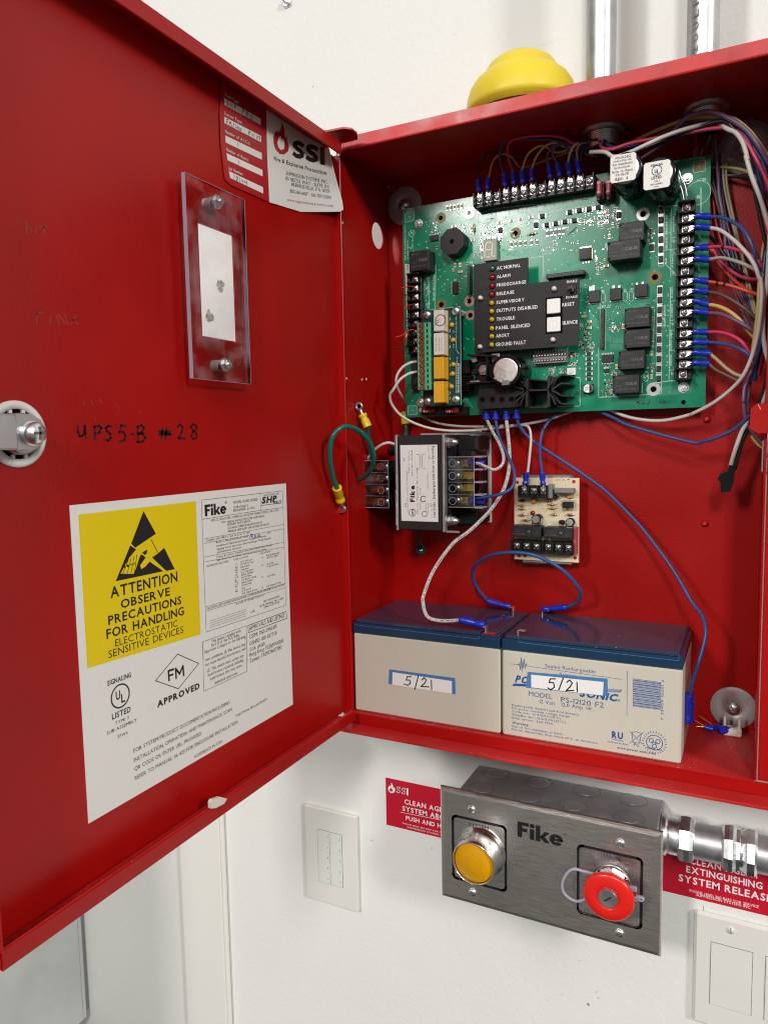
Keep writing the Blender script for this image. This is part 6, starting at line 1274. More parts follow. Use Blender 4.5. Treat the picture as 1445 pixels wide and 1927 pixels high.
# switch plate
F = Plane(1, WY-6); a_ = F.p('A', 945, 905); d_ = F.p('A', 940, 1655); x0 = (a_.x+d_.x)/2; z1 = a_.z; z0 = d_.z
o_ = thing('switch_plate', 'white two-gang switch plate at the lower right corner of the photo', 'light switch', (x0, WY, z0))
q = M(); q.box((x0, WY-6, z0), (x0+118, WY-.01, z1), 'plate_white', 3.2); q.build('plate', o_)
c = F.p('A', 1195, 1040); q = M(); q.lathe((c.x, WY-6, c.z), NY, [(3.6, 0), (3.4, .7), (.01, 1.1)], 'plate_white', 20); q.box((c.x-.4, WY-7.25, c.z-3), (c.x+.4, WY-7.0, c.z+3), 'grey_plastic'); q.build('screw', o_)
a_ = F.p('A', 1065, 1118); d_ = F.p('A', 1328, 1625)
for k in (0, 1):
    xo = a_.x+k*46; w_ = d_.x-a_.x; zz0 = d_.z+2; zz1 = a_.z
    q = M(); q.box((xo-.6, WY-6.15, zz0-.6), (xo+w_+.6, WY-5.5, zz1+.6), 'grey_plastic', .1); q.prism([(xo, WY-6.6, zz0), (xo, WY-7.0, (zz0+zz1)/2), (xo, WY-6.6, zz1), (xo, WY-5, zz1), (xo, WY-5, zz0)], (w_, 0, 0), 'plate_white'); q.build('rocker', o_)
# vertical conduits above the cabinet
for x, nm in ((227.6, 'left vertical steel conduit rising from the cabinet top, nearer the yellow dome'), (307, 'right vertical steel conduit rising from the cabinet top, with stamped lettering')):
    o_ = thing('conduit', nm, 'conduit', (x, -50, 550), 'conduits above the cabinet'); q = M(); q.cyl((x, -50, CH+1.6), (0, 0, 1), 12.2, 900, 'zinc_dull', 36); q.build('pipe', o_)
    q = M(); q.cyl((x, -50, CH+1.6), (0, 0, 1), 15, 4, 'zinc', 8, smooth=False); q.cyl((x, -50, CH+5.6), (0, 0, 1), 13.4, 26, 'zinc', 30, bev=.8); q.build('connector', o_)
    if x > 300:
        q = M(); PL = Plane(1, -62.3); 
        for k, ch in enumerate('EMT 1 FLUO2'): 
            if ch != ' ': q.rawtext(ch, V3((x-2.5, -62.3, 660-k*9)), V3((0, 0, 1)), V3((-1, 0, 0)), 5, 5, 'ink_grey', 0, PL, .1)
        q.build('lettering', o_)
# horizontal conduit with compression couplings
HYc = -27; c0 = pt('k', 800, 795, 1, HYc); zc = c0.z; X = lambda px, py: pt('k', px, py, 1, HYc).x
o_ = thing('conduit_run', 'horizontal steel conduit with two bright compression couplings leaving the box to the right', 'conduit', (284, HYc, zc))
XA = (1, 0, 0)
def lat(q, segs, mt, n=36, **k):
    if n == 12: n = 8; k['smooth'] = False
    q.lathe((0, HYc, zc), XA, [(r_, x) for r_, x in segs], mt, n, **k)
q = M(); xa = 284.3; x1 = X(530, 720); x2 = X(700, 750); x3 = X(970, 820); x4 = X(1160, 850); x5 = X(1335, 880)
lat(q, [(15.5, xa), (18.5, xa+.5), (18.5, xa+5), (16.4, xa+6), (16.4, x1-9)]+[(16.4+(.5 if k % 2 else 0), x1-8+k*1.1) for k in range(8)]+[(16.6, x1)], 'zinc'); q.build('connector', o_)
q = M(); w_ = x2-x1; lat(q, [(17.5, x1), (20.4, x1+w_*.12), (21.2, x1+w_*.4), (21.0, x1+w_*.7), (19.4, x1+w_*.92), (16.6, x2)], 'zinc', 12, smooth=True); q.build('compression_nut', o_)
q = M(); lat(q, [(15.8, x2-4), (15.8, x3+4)], 'zinc_dull'); q.build('pipe', o_)
q = M(); w_ = x4-x3; lat(q, [(16.6, x3), (20.0, x3+w_*.15), (21.2, x3+w_*.4), (21.0, x3+w_*.62), (18.4, x3+w_*.8), (18.4, x4)], 'zinc', 12); q.build('compression_nut', o_)
q = M(); lat(q, [(16.6+(.5 if k % 2 else 0), x4+k*1.1) for k in range(8)]+[(17, x4+9), (17.2, x5-3)], 'zinc'); q.rawtext('UL LISTED', V3((x4-3, HYc-18.4, zc-12)), V3((0, 0, 1)), V3((-1, 0, 0)), 16, 2.5, 'ink_grey', 0, Plane(1, HYc-18.4), .1); q.build('coupling', o_)
q = M(); lat(q, [(17.2, x5-12), (20.8, x5-8), (20.8, x5-2), (17.6, x5)], 'zinc', 12); q.build('compression_nut', o_)
q = M(); lat(q, [(16.4, x5), (16.4, x5+260)], 'zinc_dull'); q.build('pipe', o_)
# yellow dome
yc = -56; xl_ = pt(0, 879, 190, 1, yc).x; xr_ = pt(0, 1089, 150, 1, yc).x; R = (xr_-xl_)/2*.955; xc = (xl_+xr_)/2
z0 = pt(0, 1002, 166, 1, yc-R).z; zt_ = pt(0, 985, 92, 1, yc).z-6
o_ = thing('warning_dome', 'yellow stepped plastic dome on the wall above the cabinet top', 'dome', (xc, yc, z0))
H_ = zt_-z0
q = M(); q.lathe((xc, yc, z0), (0, 0, 1), [(R*.80, -1.0), (R*.965, -.8), (R*.97, 1.2), (R*.985, 1.4), (R*.99, 3.4), (R, 3.6), (R*1.0, H_*.16), (R*.985, H_*.30), (R*.94, H_*.44), (R*.86, H_*.56), (R*.76, H_*.64), (R*.70, H_*.68), (R*.665, H_*.74), (R*.60, H_*.84), (R*.48, H_*.93), (R*.32, H_*.985), (R*.15, H_*1.0), (.01, H_*1.0)], 'dome_yellow', 56); q.build('shell', o_)
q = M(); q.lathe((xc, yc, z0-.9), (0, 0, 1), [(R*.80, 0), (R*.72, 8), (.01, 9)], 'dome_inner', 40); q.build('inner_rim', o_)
q = M(); q.cyl((xc, yc, z0-6), (0, 0, 1), R*.35, 20, 'grey_plastic', 24); q.box((xc-12, yc, z0-5), (xc+12, WY-.05, z0+3), 'grey_plastic', 1); q.build('bracket', o_)

# fender washers with their screws
def washer(sh, x, y, label, R_=19.5):
    c = pt(sh, x, y, 1, -1.5); o = thing('fender_washer', label, 'washer', (c.x, 0, c.z), 'large washers on the cabinet back')
    q = M(); q.lathe((c.x, -.1, c.z), NY, [(R_, 0), (R_, 1.2), (R_-.4, 1.5), (6.2, 1.5), (6.0, 1.2)], 'washer', 44); q.build('disc', o)
    q = M(); q.lathe((c.x, -1.6, c.z), NY, [(6.3, 0), (6.6, 1.2), (5.6, 3.0), (3.2, 4.4), (1.0, 4.9), (.01, 4.9)], 'zinc', 24)
    for a_ in (.5, .5+math.pi/2):
        d = V3((math.cos(a_), 0, math.sin(a_))); e = V3((-math.sin(a_), 0, math.cos(a_))); q.prism([V3((c.x, -5.2, c.z))+d*p_+e*w_ for p_, w_ in ((-4.2, -.55), (4.2, -.55), (4.2, .55), (-4.2, .55))], (0, -1.4, 0), 'ink_grey')
    q.build('screw', o)
washer(0, 761, 386, 'dull round washer behind the top left corner of the green board')
washer('G', 1200, 1270, 'large shiny washer behind the wires in the top right corner', 22)
washer('H', 1060, 548, 'large round washer with a Phillips screw above the cabinet floor at lower right')

# ================================================================== WIRES (each one a thing of its own)
def crimp(parent, p0, p1, mt='crimp_blue', r_=2.9, fork=None, ring=False, flare=1.0):
    """insulated barrel from p0 (terminal end) to p1 (wire end)"""
    p0, p1 = V3(p0), V3(p1); d = p1-p0; L_ = d.length; d.normalize(); q = M()
    q.lathe(p0, d, [(r_*.72, 0), (r_*.98, L_*.04), (r_*.98, L_*.20), (r_*.78, L_*.27), (r_*.80, L_*.42), (r_*.98, L_*.50), (r_*flare, L_*.94), (r_*flare*1.08, L_), (r_*.5, L_*.97)], mt, 16)
    q.build('crimp_sleeve', parent)
    if fork is not None:
        f = V3(fork); q = M(); e = (p0-f); n_ = V3((0, -1, 0)); s_ = e.cross(n_).normalized()
        q.tube([p0+d*.5, p0-d*1.5], r_*.45, 'copper', 8); a_ = p0-d*1.2; a_.y = f.y-.3; q.prism([a_-s_*1.5, a_+s_*1.5, f+s_*2.9, f-s_*2.9], (0, -.6, 0), 'tin'); q.build('fork_tip', parent)
def wire(label, mt, pts, r_=1.15, group=None, prnt=False, dark=False, name='wire', cat='wire'):
    P = [pt(*p[:3], 1, p[3]) if len(p) == 4 else V3(p) for p in pts]
    q = M(); path = q.tube(P, r_, mt, 9)
    if prnt:
        rr = random.Random(len(pts)); acc = 0
        for a_, b_ in zip(path, path[1:]):
            d = (b_-a_); L_ = d.length; d.normalize(); v_ = ((a_+b_)/2-CAM).normalized(); s_ = d.cross(v_).normalized(); n_ = s_.cross(d).normalized()
            if n_.dot(v_) > 0: n_ = -n_
            t = 0
            while t < L_-.8:
                w_ = rr.uniform(.5, 1.1)
                if rr.random() < .75:
                    a2 = a_+d*t+n_*(r_*1.02); q.poly([a2-s_*.35+s_*.3, a2+d*w_-s_*.35+s_*.3, a2+d*w_+s_*.65, a2+s_*.65], 'ink')
                t += w_+.5
    if dark:
        for i in dark: a_, b_ = path[i], path[i+1]; q.tube([a_, a_+(b_-a_).normalized()*2.2], r_*1.06, 'ink', 9, sub=1)
    o = q.build(name, org=tuple(P[0])); return tag(o, label, cat, group), P
GR = 'wires from the top terminal strip'
BUSH = ('d', 215, 590)
TW_ = -34
def top_wire(k, label, mt, mid, xe, ye):
    s_ = TOPS[k]; p0 = V3((s_.x, -31.5, s_.z+7.5)); pe = pt(1, xe, ye, 1, TW_-2)
    o, P = wire(label, mt, [tuple(pe)]+[(1, x, y, v) for x, y, v in mid], 1.05, GR)
    crimp(o, p0, pe+V3((0, 0, .5)), fork=(s_.x, -28.95, s_.z+1)); return o
top_wire(0, 'black wire on the leftmost screw of the top terminal strip', 'wire_black', [(664, 290, -40), (700, 215, -46), (790, 176, -44), (900, 230, -30), (1100, 200, -25), (1450, 110, -35)], 665, 378)
top_wire(1, 'dark yellow wire on the second screw of the top terminal strip', 'wire_tan', [(768, 255, -40), (825, 195, -44), (905, 212, -38), (975, 290, -28), (1100, 260, -22), (1470, 125, -35)], 742, 362)
top_wire(3, 'blue wire arching high from the fourth screw of the top strip', 'wire_blue', [(822, 235, -44), (838, 130, -50), (900, 90, -52), (1080, 84, -52), (1250, 98, -48), (1340, 175, -42), (1385, 235, -36), (1470, 140, -40)], 855, 338)
top_wire(4, 'pink wire arching highest above the top terminal strip', 'wire_pink', [(880, 205, -46), (890, 115, -54), (955, 76, -56), (1150, 56, -56), (1280, 72, -52), (1380, 115, -46), (1500, 85, -42)], 920, 322)
top_wire(5, 'yellow wire on the sixth screw of the top terminal strip', 'wire_yellow', [(1018, 212, -44), (1075, 152, -48), (1150, 132, -46), (1250, 180, -36), (1480, 90, -40)], 985, 312)
top_wire(6, 'yellow wire on the seventh screw of the top strip', 'wire_yellow', [(1090, 212, -44), (1155, 135, -48), (1235, 108, -46), (1320, 140, -40), (1490, 88, -40)], 1060, 298)
top_wire(8, 'purple wire on the ninth screw of the top strip, just right of the bare screw', 'wire_purple', [(1166, 215, -42), (1198, 152, -46), (1245, 118, -44), (1340, 120, -42), (1490, 86, -40)], 1182, 280)
top_wire(9, 'purple wire on the tenth screw of the top terminal strip', 'wire_purple', [(1212, 195, -42), (1228, 142, -46), (1290, 112, -44), (1380, 110, -42), (1500, 86, -40)], 1245, 264)
top_wire(10, 'white wire on the eleventh screw of the top strip', 'wire_white', [(1342, 175, -44), (1382, 118, -46), (1445, 108, -44), (1510, 84, -42)], 1325, 252)
top_wire(11, 'grey wire on the twelfth screw of the top strip', 'wire_grey', [(1388, 165, -44), (1412, 120, -46), (1455, 105, -44), (1515, 84, -42)], 1395, 240)
wire('black wire curling down beside the twelfth screw of the top terminal strip', 'wire_black', [('d', 50, 720, -38), ('d', 62, 640, -44), ('d', 40, 590, -46), ('d', 80, 575, -46), ('d', 180, 560, -45)], 1.1, GR)

# bundle from the two bushings over to the right-hand side
GB = 'wires running along the top of the cabinet'
def bw(label, mt, pts, r_=1.3, **k): return wire(label, mt, pts, r_, GB, **k)
bw('pink wire leaving the left bushing and running down the right side', 'wire_pink', [('d', 190, 570, -50), ('d', 215, 625, -52), ('d', 290, 632, -54), ('d', 420, 590, -55), ('d', 620, 550, -55), ('d', 850, 508, -55), ('d', 1050, 478, -55), ('d', 1180, 482, -56), ('d', 1280, 580, -58), ('a', 1200, 130, -60), ('a', 1290, 300, -60), ('a', 1380, 520, -60), ('a', 1450, 800, -58)], 1.6)
bw('bright blue wire in the middle of the bundle above the capacitors', 'wire_blue', [('d', 225, 570, -46), ('d', 260, 605, -48), ('d', 330, 620, -48), ('d', 600, 600, -48), ('d', 780, 540, -50), ('d', 950, 462, -52), ('d', 1100, 440, -53), ('d', 1200, 472, -54), ('d', 1300, 570, -56), ('a', 1190, 200, -55), ('a', 1270, 500, -52), ('a', 1330, 800, -50), ('a', 1400, 1000, -48)], 1.7)
wt_, _p = bw('white wire crossing above the capacitors and down the right edge', 'wire_white', [('d', 120, 655, -50), ('d', 230, 655, -55), ('d', 300, 690, -56), ('d', 420, 655, -58), ('d', 560, 590, -60), ('d', 700, 528, -60), ('d', 880, 470, -58), ('d', 1050, 440, -52), ('G', 1000, 1078, -58), ('G', 1090, 1120, -62), ('G', 1170, 1240, -66), ('G', 1220, 1420, -68), ('a', 1060, 90, -68), ('a', 1150, 400, -68), ('a', 1250, 650, -66), ('a', 1330, 900, -64), ('a', 1400, 1150, -62)], 1.75)
bw('black printed wire twisted beside the white wire above the capacitors', 'wire_black', [('d', 430, 668, -52), ('d', 650, 578, -54), ('d', 900, 482, -56), ('d', 1080, 428, -57), ('d', 1180, 470, -57), ('G', 1230, 1400, -62), ('a', 1130, 200, -62), ('a', 1180, 560, -60), ('a', 1240, 860, -58), ('a', 1320, 1230, -56), ('a', 1380, 1500, -54)], 1.5, prnt=False)
bw('thick purple wire arching under the right bushing', 'wire_purple', [('d', 500, 710, -40), ('d', 640, 610, -46), ('d', 760, 480, -52), ('d', 830, 405, -58), ('d', 920, 366, -60), ('d', 1010, 355, -60), ('d', 1130, 392, -60), ('d', 1280, 490, -60), ('d', 1385, 625, -60), ('d', 1450, 740, -58)], 1.9)
bw('ribbed dark yellow wire arching under the right bushing', 'wire_yellow', [('d', 430, 582, -40), ('d', 620, 492, -46), ('d', 820, 416, -50), ('d', 950, 392, -52), ('d', 1100, 392, -54), ('d', 1200, 412, -56), ('d', 1300, 492, -56), ('d', 1370, 578, -56), ('d', 1440, 690, -56)], 1.6)
bw('thin tan wire just below the ribbed yellow wire', 'wire_tan', [('d', 560, 560, -36), ('d', 700, 490, -40), ('d', 830, 435, -44), ('d', 980, 405, -46), ('d', 1100, 410, -46)], 1.3)
bw('dark purple wire below the purple arch', 'wire_purple', [('d', 640, 590, -40), ('d', 800, 470, -46), ('d', 920, 420, -50), ('d', 1080, 412, -52), ('d', 1220, 470, -54), ('d', 1330, 600, -54), ('d', 1420, 740, -54)], 1.7)
bw('navy wire beside the pink one at the right edge', 'wire_navy', [('d', 1000, 450, -46), ('d', 1150, 450, -50), ('d', 1280, 540, -54), ('d', 1380, 690, -56), ('a', 1300, 200, -56), ('a', 1400, 500, -56)], 1.6)
for k, (lb, mt, pts) in enumerate((
    ('black wire running left behind the white capacitor labels', 'wire_black', [('d', 60, 600, -40), ('d', 110, 650, -36), ('d', 200, 690, -30), ('d', 330, 730, -24)]),
    ('second black wire, lower, behind the left capacitor', 'wire_black', [('d', 90, 740, -26), ('d', 180, 770, -22), ('d', 330, 785, -14)]),
    ('thin tan wire behind the left capacitor', 'wire_tan', [('d', 60, 650, -36), ('d', 140, 680, -30), ('d', 260, 690, -20)]))): bw(lb, mt, pts, 1.2)

# wires dropping behind the board's right edge
GV = 'wires dropping behind the right edge of the green board'
def vw(label, mt, pts, r_=1.35): return wire(label, mt, pts, r_, GV)
vw('pink wire dropping behind the top right corner of the board', 'wire_pink', [('G', 630, 1130, -30), ('G', 645, 1230, -14), ('G', 665, 1400, -8), ('G', 670, 1600, -8)])
vw('orange wire beside the pink one behind the top right corner', 'wire_orange', [('G', 625, 1300, -10), ('G', 630, 1420, -8), ('G', 640, 1550, -8)], 1.0)
vw('brown wire crossing near the top right corner of the board', 'wire_brown', [('G', 720, 1100, -26), ('G', 735, 1230, -14), ('G', 770, 1370, -8), ('G', 780, 1500, -8)])
vw('tan wire crossing the brown one above the corner of the board', 'wire_tan', [('G', 820, 1100, -20), ('G', 780, 1220, -12), ('G', 710, 1330, -8), ('G', 690, 1500, -6)], 1.1)
vw('dark purple wire running long down the right of the board', 'wire_purple', [('G', 860, 1080, -24), ('a', 650, 0, -16), ('a', 665, 200, -14), ('a', 680, 420, -12), ('a', 690, 640, -12), ('a', 735, 900, -12), ('a', 770, 1150, -10), ('a', 770, 1400, -10), ('a', 800, 1600, -10), ('a', 840, 1800, -12), ('b', 900, 180, -14), ('b', 950, 340, -18), ('b', 1010, 480, -22), ('b', 1100, 680, -28), ('b', 1190, 860, -32)], 1.5)
vw('brown wire next to the long purple wire', 'wire_brown', [('G', 850, 1100, -14), ('a', 600, 60, -10), ('a', 600, 380, -8), ('a', 650, 640, -8), ('a', 740, 860, -7), ('a', 800, 1080, -7), ('a', 840, 1250, -7), ('a', 910, 1450, -8), ('a', 960, 1600, -10), ('b', 1000, 120, -14), ('b', 1110, 260, -18), ('b', 1160, 440, -22), ('b', 1230, 600, -26)], 1.5)
vw('yellow wire weaving behind the long purple wire', 'wire_yellow', [('G', 830, 1200, -12), ('a', 615, 30, -8), ('a', 625, 300, -5), ('a', 700, 540, -5), ('a', 740, 760, -5), ('a', 765, 980, -4), ('a', 800, 1250, -5), ('a', 830, 1450, -6), ('a', 870, 1600, -8), ('b', 1000, 190, -12), ('b', 1040, 400, -16), ('b', 1120, 600, -20), ('b', 1200, 780, -24)], 1.2)
vw('tan wire running level behind the board toward the shiny washer', 'wire_tan', [('a', 560, 262, -10), ('a', 700, 252, -10), ('a', 850, 262, -12), ('a', 1030, 296, -16), ('a', 1170, 370, -22), ('a', 1280, 480, -30)])
vw('black wire running level just below the tan one', 'wire_black', [('a', 560, 370, -8), ('a', 700, 372, -8), ('a', 900, 378, -10), ('a', 1100, 400, -16), ('a', 1220, 455, -24), ('a', 1290, 520, -30)], 1.5)
vw('thin white striped wire under the level black one', 'wire_grey', [('a', 590, 352, -8), ('a', 760, 360, -9), ('a', 1000, 366, -12), ('a', 1180, 420, -20), ('a', 1270, 500, -28)], .6)
vw('brown wire going down between the white wires at the right', 'wire_brown', [('a', 560, 480, -8), ('a', 620, 620, -8), ('a', 690, 850, -8), ('a', 700, 900, -8)], 1.3)
vw('dark grey wire slanting down below the second pair of crimps', 'wire_black', [('a', 545, 1210, -14), ('a', 640, 1300, -12), ('a', 720, 1420, -12), ('a', 830, 1560, -14), ('a', 930, 1680, -16), ('a', 1130, 1790, -24)], 1.5)
vw('orange wire slanting from behind the pink crimp down to the bundle', 'wire_orange', [('a', 550, 1350, -18), ('a', 620, 1480, -18), ('a', 720, 1640, -18), ('a', 870, 1800, -22), ('b', 920, 70, -26), ('b', 1080, 180, -32), ('b', 1230, 250, -38)], 1.35)
vw('deep pink wire sagging below the grey wire', 'wire_pink', [('a', 600, 1400, -20), ('a', 700, 1560, -22), ('a', 850, 1690, -26), ('a', 1000, 1780, -30), ('a', 1130, 1810, -34), ('a', 1240, 1810, -40)], 1.5)
vw('dark brown wire at the middle right of the crossing wires', 'wire_brown', [('a', 700, 1380, -8), ('a', 860, 1640, -10), ('a', 960, 1800, -12), ('b', 1040, 120, -14), ('b', 1140, 300, -20), ('b', 1210, 560, -26)], 1.1)

rw = random.Random(11)
for k, (lb, mt) in enumerate((('thin red wire deep in the crossing bundle right of the board', 'wire_red'), ('thin purple wire deep in the crossing bundle beside the red one', 'wire_purple'), ('thin navy wire deep in the crossing bundle', 'wire_navy'),
        ('thin brown wire lying on the red back right of the board', 'wire_brown'), ('thin grey wire lying on the red back right of the board', 'wire_grey'), ('thin tan wire lying on the red back right of the board', 'wire_tan'))):
    vw(lb, mt, [('a', 560+k*45, 30+k*10, -5-k), ('a', 600+k*40, 500, -5-k), ('a', 640+k*55+rw.uniform(-20, 20), 1000, -6-k), ('a', 780+k*50+rw.uniform(-40, 40), 1500, -8-k*2), ('b', 930+k*40, 180, -14-k*3), ('b', 1080+k*24, 480, -20-k*3), ('b', 1190+k*14, 760, -28-k*2), ('b', 1200+k*8, 1100, -34)], 1.05)

# wires of the right terminal strip
GT = 'wires from the right terminal strip'
def right_wire(k, label, mt, exit_, pts, r_=1.3, dark=False):
    s_ = RIGHTS[k]; p0 = V3((s_.x+7.5, -31.5, s_.z+.3)); pe = pt(*exit_, 1, -33)
    o, P = wire(label, mt, [tuple(pe-V3((1, 0, 0)))]+pts, r_, GT, dark=dark)
    crimp(o, p0, pe, fork=(s_.x+1.5, -28.95, s_.z)); return o
E_ = -38
right_wire(1, 'dark blue wire, uppermost on the right terminal strip, curving down', 'wire_blue', ('a', 575, 940), [('a', 700, 950, -38), ('a', 850, 1000, -44), ('a', 1000, 1100, -50), ('a', 1105, 1250, -54), ('a', 1185, 1450, -54), ('a', 1240, 1600, -50), ('a', 1300, 1800, -44)], 1.5)
right_wire(2, 'long white printed wire looping from the upper right screws under the board', 'wire_white', ('a', 572, 1095), [('a', 700, 1130, -38), ('a', 870, 1250, -44), ('a', 1020, 1395, -50), ('a', 1130, 1530, -56), ('a', 1200, 1650, -60), ('a', 1250, 1800, -64), ('b', 1270, 40, -66), ('b', 1285, 240, -68), ('b', 1265, 520, -68), ('b', 1225, 820, -66), ('b', 1150, 1100, -62), ('b', 1030, 1370, -56), ('b', 860, 1570, -48), ('b', 600, 1770, -40), ('b', 330, 1910, -32), (4, 860, 1190, -26), (4, 700, 1228, -20), (4, 560, 1232, -16), (4, 400, 1205, -14), (4, 260, 1150, -12)], 1.6)
right_wire(4, 'pink wire with a black mark on the upper part of the right strip', 'wire_pink', ('a', 540, 1368), [('a', 700, 1360, -38), ('a', 900, 1392, -44), ('a', 1100, 1462, -50), ('a', 1230, 1550, -52), ('a', 1310, 1680, -50)], 1.4, dark=(7,))
right_wire(5, 'grey wire directly below the marked pink one on the right strip', 'wire_grey', ('a', 562, 1540), [('a', 700, 1516, -38), ('a', 850, 1542, -44), ('a', 1050, 1612, -50), ('a', 1200, 1690, -54), ('a', 1330, 1800, -54)], 1.5)
right_wire(7, 'orange wire with two black marks on the right terminal strip', 'wire_orange', ('b', 540, 68), [('b', 680, 90, -36), ('b', 900, 142, -40), ('b', 1100, 212, -42), ('b', 1260, 262, -42)], 1.4, dark=(5, 8))
right_wire(8, 'brown wire below the marked orange one on the right strip', 'wire_brown', ('b', 542, 212), [('b', 650, 230, -36), ('b', 800, 290, -40), ('b', 950, 382, -42), ('b', 1100, 492, -42), ('b', 1230, 600, -42)], 1.4)
right_wire(9, 'bright yellow wire in the middle of the right terminal strip', 'wire_yellow', ('b', 552, 388), [('b', 690, 420, -38), ('b', 850, 500, -42), ('b', 980, 610, -44), ('b', 1080, 740, -44), ('b', 1190, 870, -42)], 1.6)
right_wire(10, 'purple wire just under the bright yellow one on the right strip', 'wire_purple', ('b', 545, 505), [('b', 700, 522, -40), ('b', 850, 578, -46), ('b', 1000, 655, -48), ('b', 1120, 732, -48), ('b', 1210, 812, -46)], 1.6)
right_wire(12, 'bright pink wire in the lower part of the right strip', 'wire_pink', ('b', 537, 775), [('b', 650, 774, -38), ('b', 780, 794, -42), ('b', 910, 846, -46), ('b', 1020, 930, -48), ('b', 1120, 1080, -46)], 1.5)
right_wire(13, 'light blue wire under the bright pink one on the right strip', 'wire_blue', ('b', 540, 915), [('b', 700, 930, -38), ('b', 880, 970, -44), ('b', 1040, 1045, -48), ('b', 1150, 1150, -48)], 1.5)
right_wire(14, 'tan wire second from the bottom of the right strip', 'wire_tan', ('b', 578, 1075), [('b', 680, 1180, -36), ('b', 800, 1288, -38), ('b', 920, 1365, -40), ('b', 1040, 1400, -42)], 1.5)
right_wire(15, 'dark brown wire, lowest on the right terminal strip', 'wire_brown', ('b', 556, 1212), [('b', 640, 1300, -34), ('b', 780, 1372, -36), ('b', 900, 1430, -38), ('b', 1000, 1485, -40)], 1.5)

# bundle at the far right
GF = 'wires bundled down the far right side'
def fw_(label, mt, pts, r_=1.5, **k): return wire(label, mt, pts, r_, GF, **k)
fw_('yellow wire at the inner edge of the far right bundle', 'wire_yellow', [('a', 1330, 1250, -46), ('a', 1290, 1500, -44), ('b', 1250, 100, -46), ('b', 1235, 400, -48), ('b', 1210, 650, -48), ('b', 1170, 950, -48), ('b', 1140, 1200, -46)])
fw_('navy wire swinging down the far right bundle', 'wire_navy', [('a', 1360, 1300, -50), ('a', 1320, 1600, -50), ('b', 1300, 60, -52), ('b', 1310, 400, -52), ('b', 1290, 800, -52), ('b', 1240, 1080, -50), ('b', 1190, 1320, -48), ('b', 1180, 1450, -46)], 2.2)
fw_('blue wire beside the navy one near the lower right of the board', 'wire_blue', [('b', 1290, 900, -44), ('b', 1245, 1060, -46), ('b', 1190, 1250, -48), ('b', 1170, 1460, -46)], 1.8)
fw_('pink wire tucked behind the navy wire', 'wire_pink', [('b', 1330, 900, -38), ('b', 1300, 1150, -36), ('b', 1240, 1380, -34)], 1.4)
fw_('black wire curving at the far right above the red plate', 'wire_black', [('a', 1390, 1400, -58), ('b', 1340, 100, -56), ('b', 1320, 600, -54), ('b', 1350, 1000, -52), ('b', 1380, 1300, -50), ('b', 1330, 1560, -48), ('b', 1260, 1760, -46), ('J', 1100, 200, -44)], 2.1)
fw_('white wire at the extreme right running down to the red plate', 'wire_white', [('a', 1400, 1150, -62), ('b', 1360, 60, -62), ('b', 1320, 350, -62), ('b', 1300, 700, -62), ('b', 1330, 1000, -60), ('b', 1400, 1300, -58), ('b', 1370, 1560, -54), ('b', 1310, 1740, -50), ('J', 1190, 160, -48)], 1.8)
fw_('purple wire looping down left of the red plate', 'wire_purple', [('b', 1150, 1310, -44), ('b', 1090, 1430, -46), ('b', 1040, 1560, -48), ('b', 1028, 1750, -50), ('J', 865, 60, -50), ('J', 875, 260, -48), ('J', 900, 400, -46), ('J', 960, 560, -44), ('J', 1060, 700, -42), ('J', 1190, 850, -40)], 1.5)
fw_('second purple wire, right of the first, looping down by the red plate', 'wire_purple', [('b', 1140, 1420, -40), ('b', 1100, 1560, -42), ('b', 1090, 1750, -44), ('J', 930, 60, -44), ('J', 930, 260, -44), ('J', 920, 420, -42), ('J', 1000, 600, -40), ('J', 1090, 740, -38), ('J', 1190, 880, -36)], 1.5)
fw_('yellow wire under the red plate running to the grey connector', 'wire_yellow', [('J', 890, 400, -36), ('J', 915, 560, -36), ('J', 990, 700, -36), ('J', 1090, 830, -36), ('J', 1190, 900, -36)], 1.2)
o_, _ = fw_('white wire ending in a black taped end at the lower right', 'wire_white', [('J', 960, 380, -48), ('J', 900, 520, -46), ('J', 830, 650, -44), ('J', 760, 840, -42), ('J', 700, 1030, -40), ('J', 655, 1200, -38)], 1.8)
o_, _ = fw_('black wire beside the white one, ending in black tape', 'wire_black', [('J', 985, 430, -44), ('J', 930, 600, -42), ('J', 850, 780, -40), ('J', 790, 960, -38), ('J', 750, 1110, -37), ('J', 710, 1260, -36)], 1.9)
F = Plane(1, -40); q = M()
q.prism([F.p('J', *p) for p in ((630, 1180), (690, 1190), (730, 1250), (700, 1480), (645, 1620), (490, 1640), (485, 1470), (435, 1400), (500, 1320), (610, 1285))], (0, 5, 0), 'black_gloss'); c = F.p('J', 600, 1400)
tag(q.build('taped_end', org=tuple(c)), 'black electrical tape wrapped round two wire ends at the lower right', 'tape')
# red plate and grey connector at the edge of the photo
F = Plane(1, -113); q = M(); q.prism([F.p('J', *p) for p in ((988, 250), (1085, 165), (1400, 165), (1400, 660), (1090, 655), (965, 575))], (0, 1.2, 0), 'red_paint'); q.line(F, 'J', [(1110, 190), (1150, 260)], .6, 'resistor_tan', .1)
o = q.build('red_plate', org=tuple(F.p('J', 1100, 400))); tag(o, 'small bright red plate with cut corners at the right edge of the photo', 'plate')
F = Plane(1, -44); q = M(); a_ = F.p('J', 1180, 740); d_ = F.p('J', 1500, 1340); q.box((a_.x, -44, d_.z), (d_.x, -20, a_.z), 'grey_metal', 2.5); q.box((a_.x+2.5, -45, d_.z+14), (a_.x+22, -43.5, a_.z-12), 'zinc_dull', 1)
o = q.build('lock_block', org=(a_.x, -20, d_.z)); tag(o, 'grey metal block under the red plate at the right edge of the photo', 'metal block')

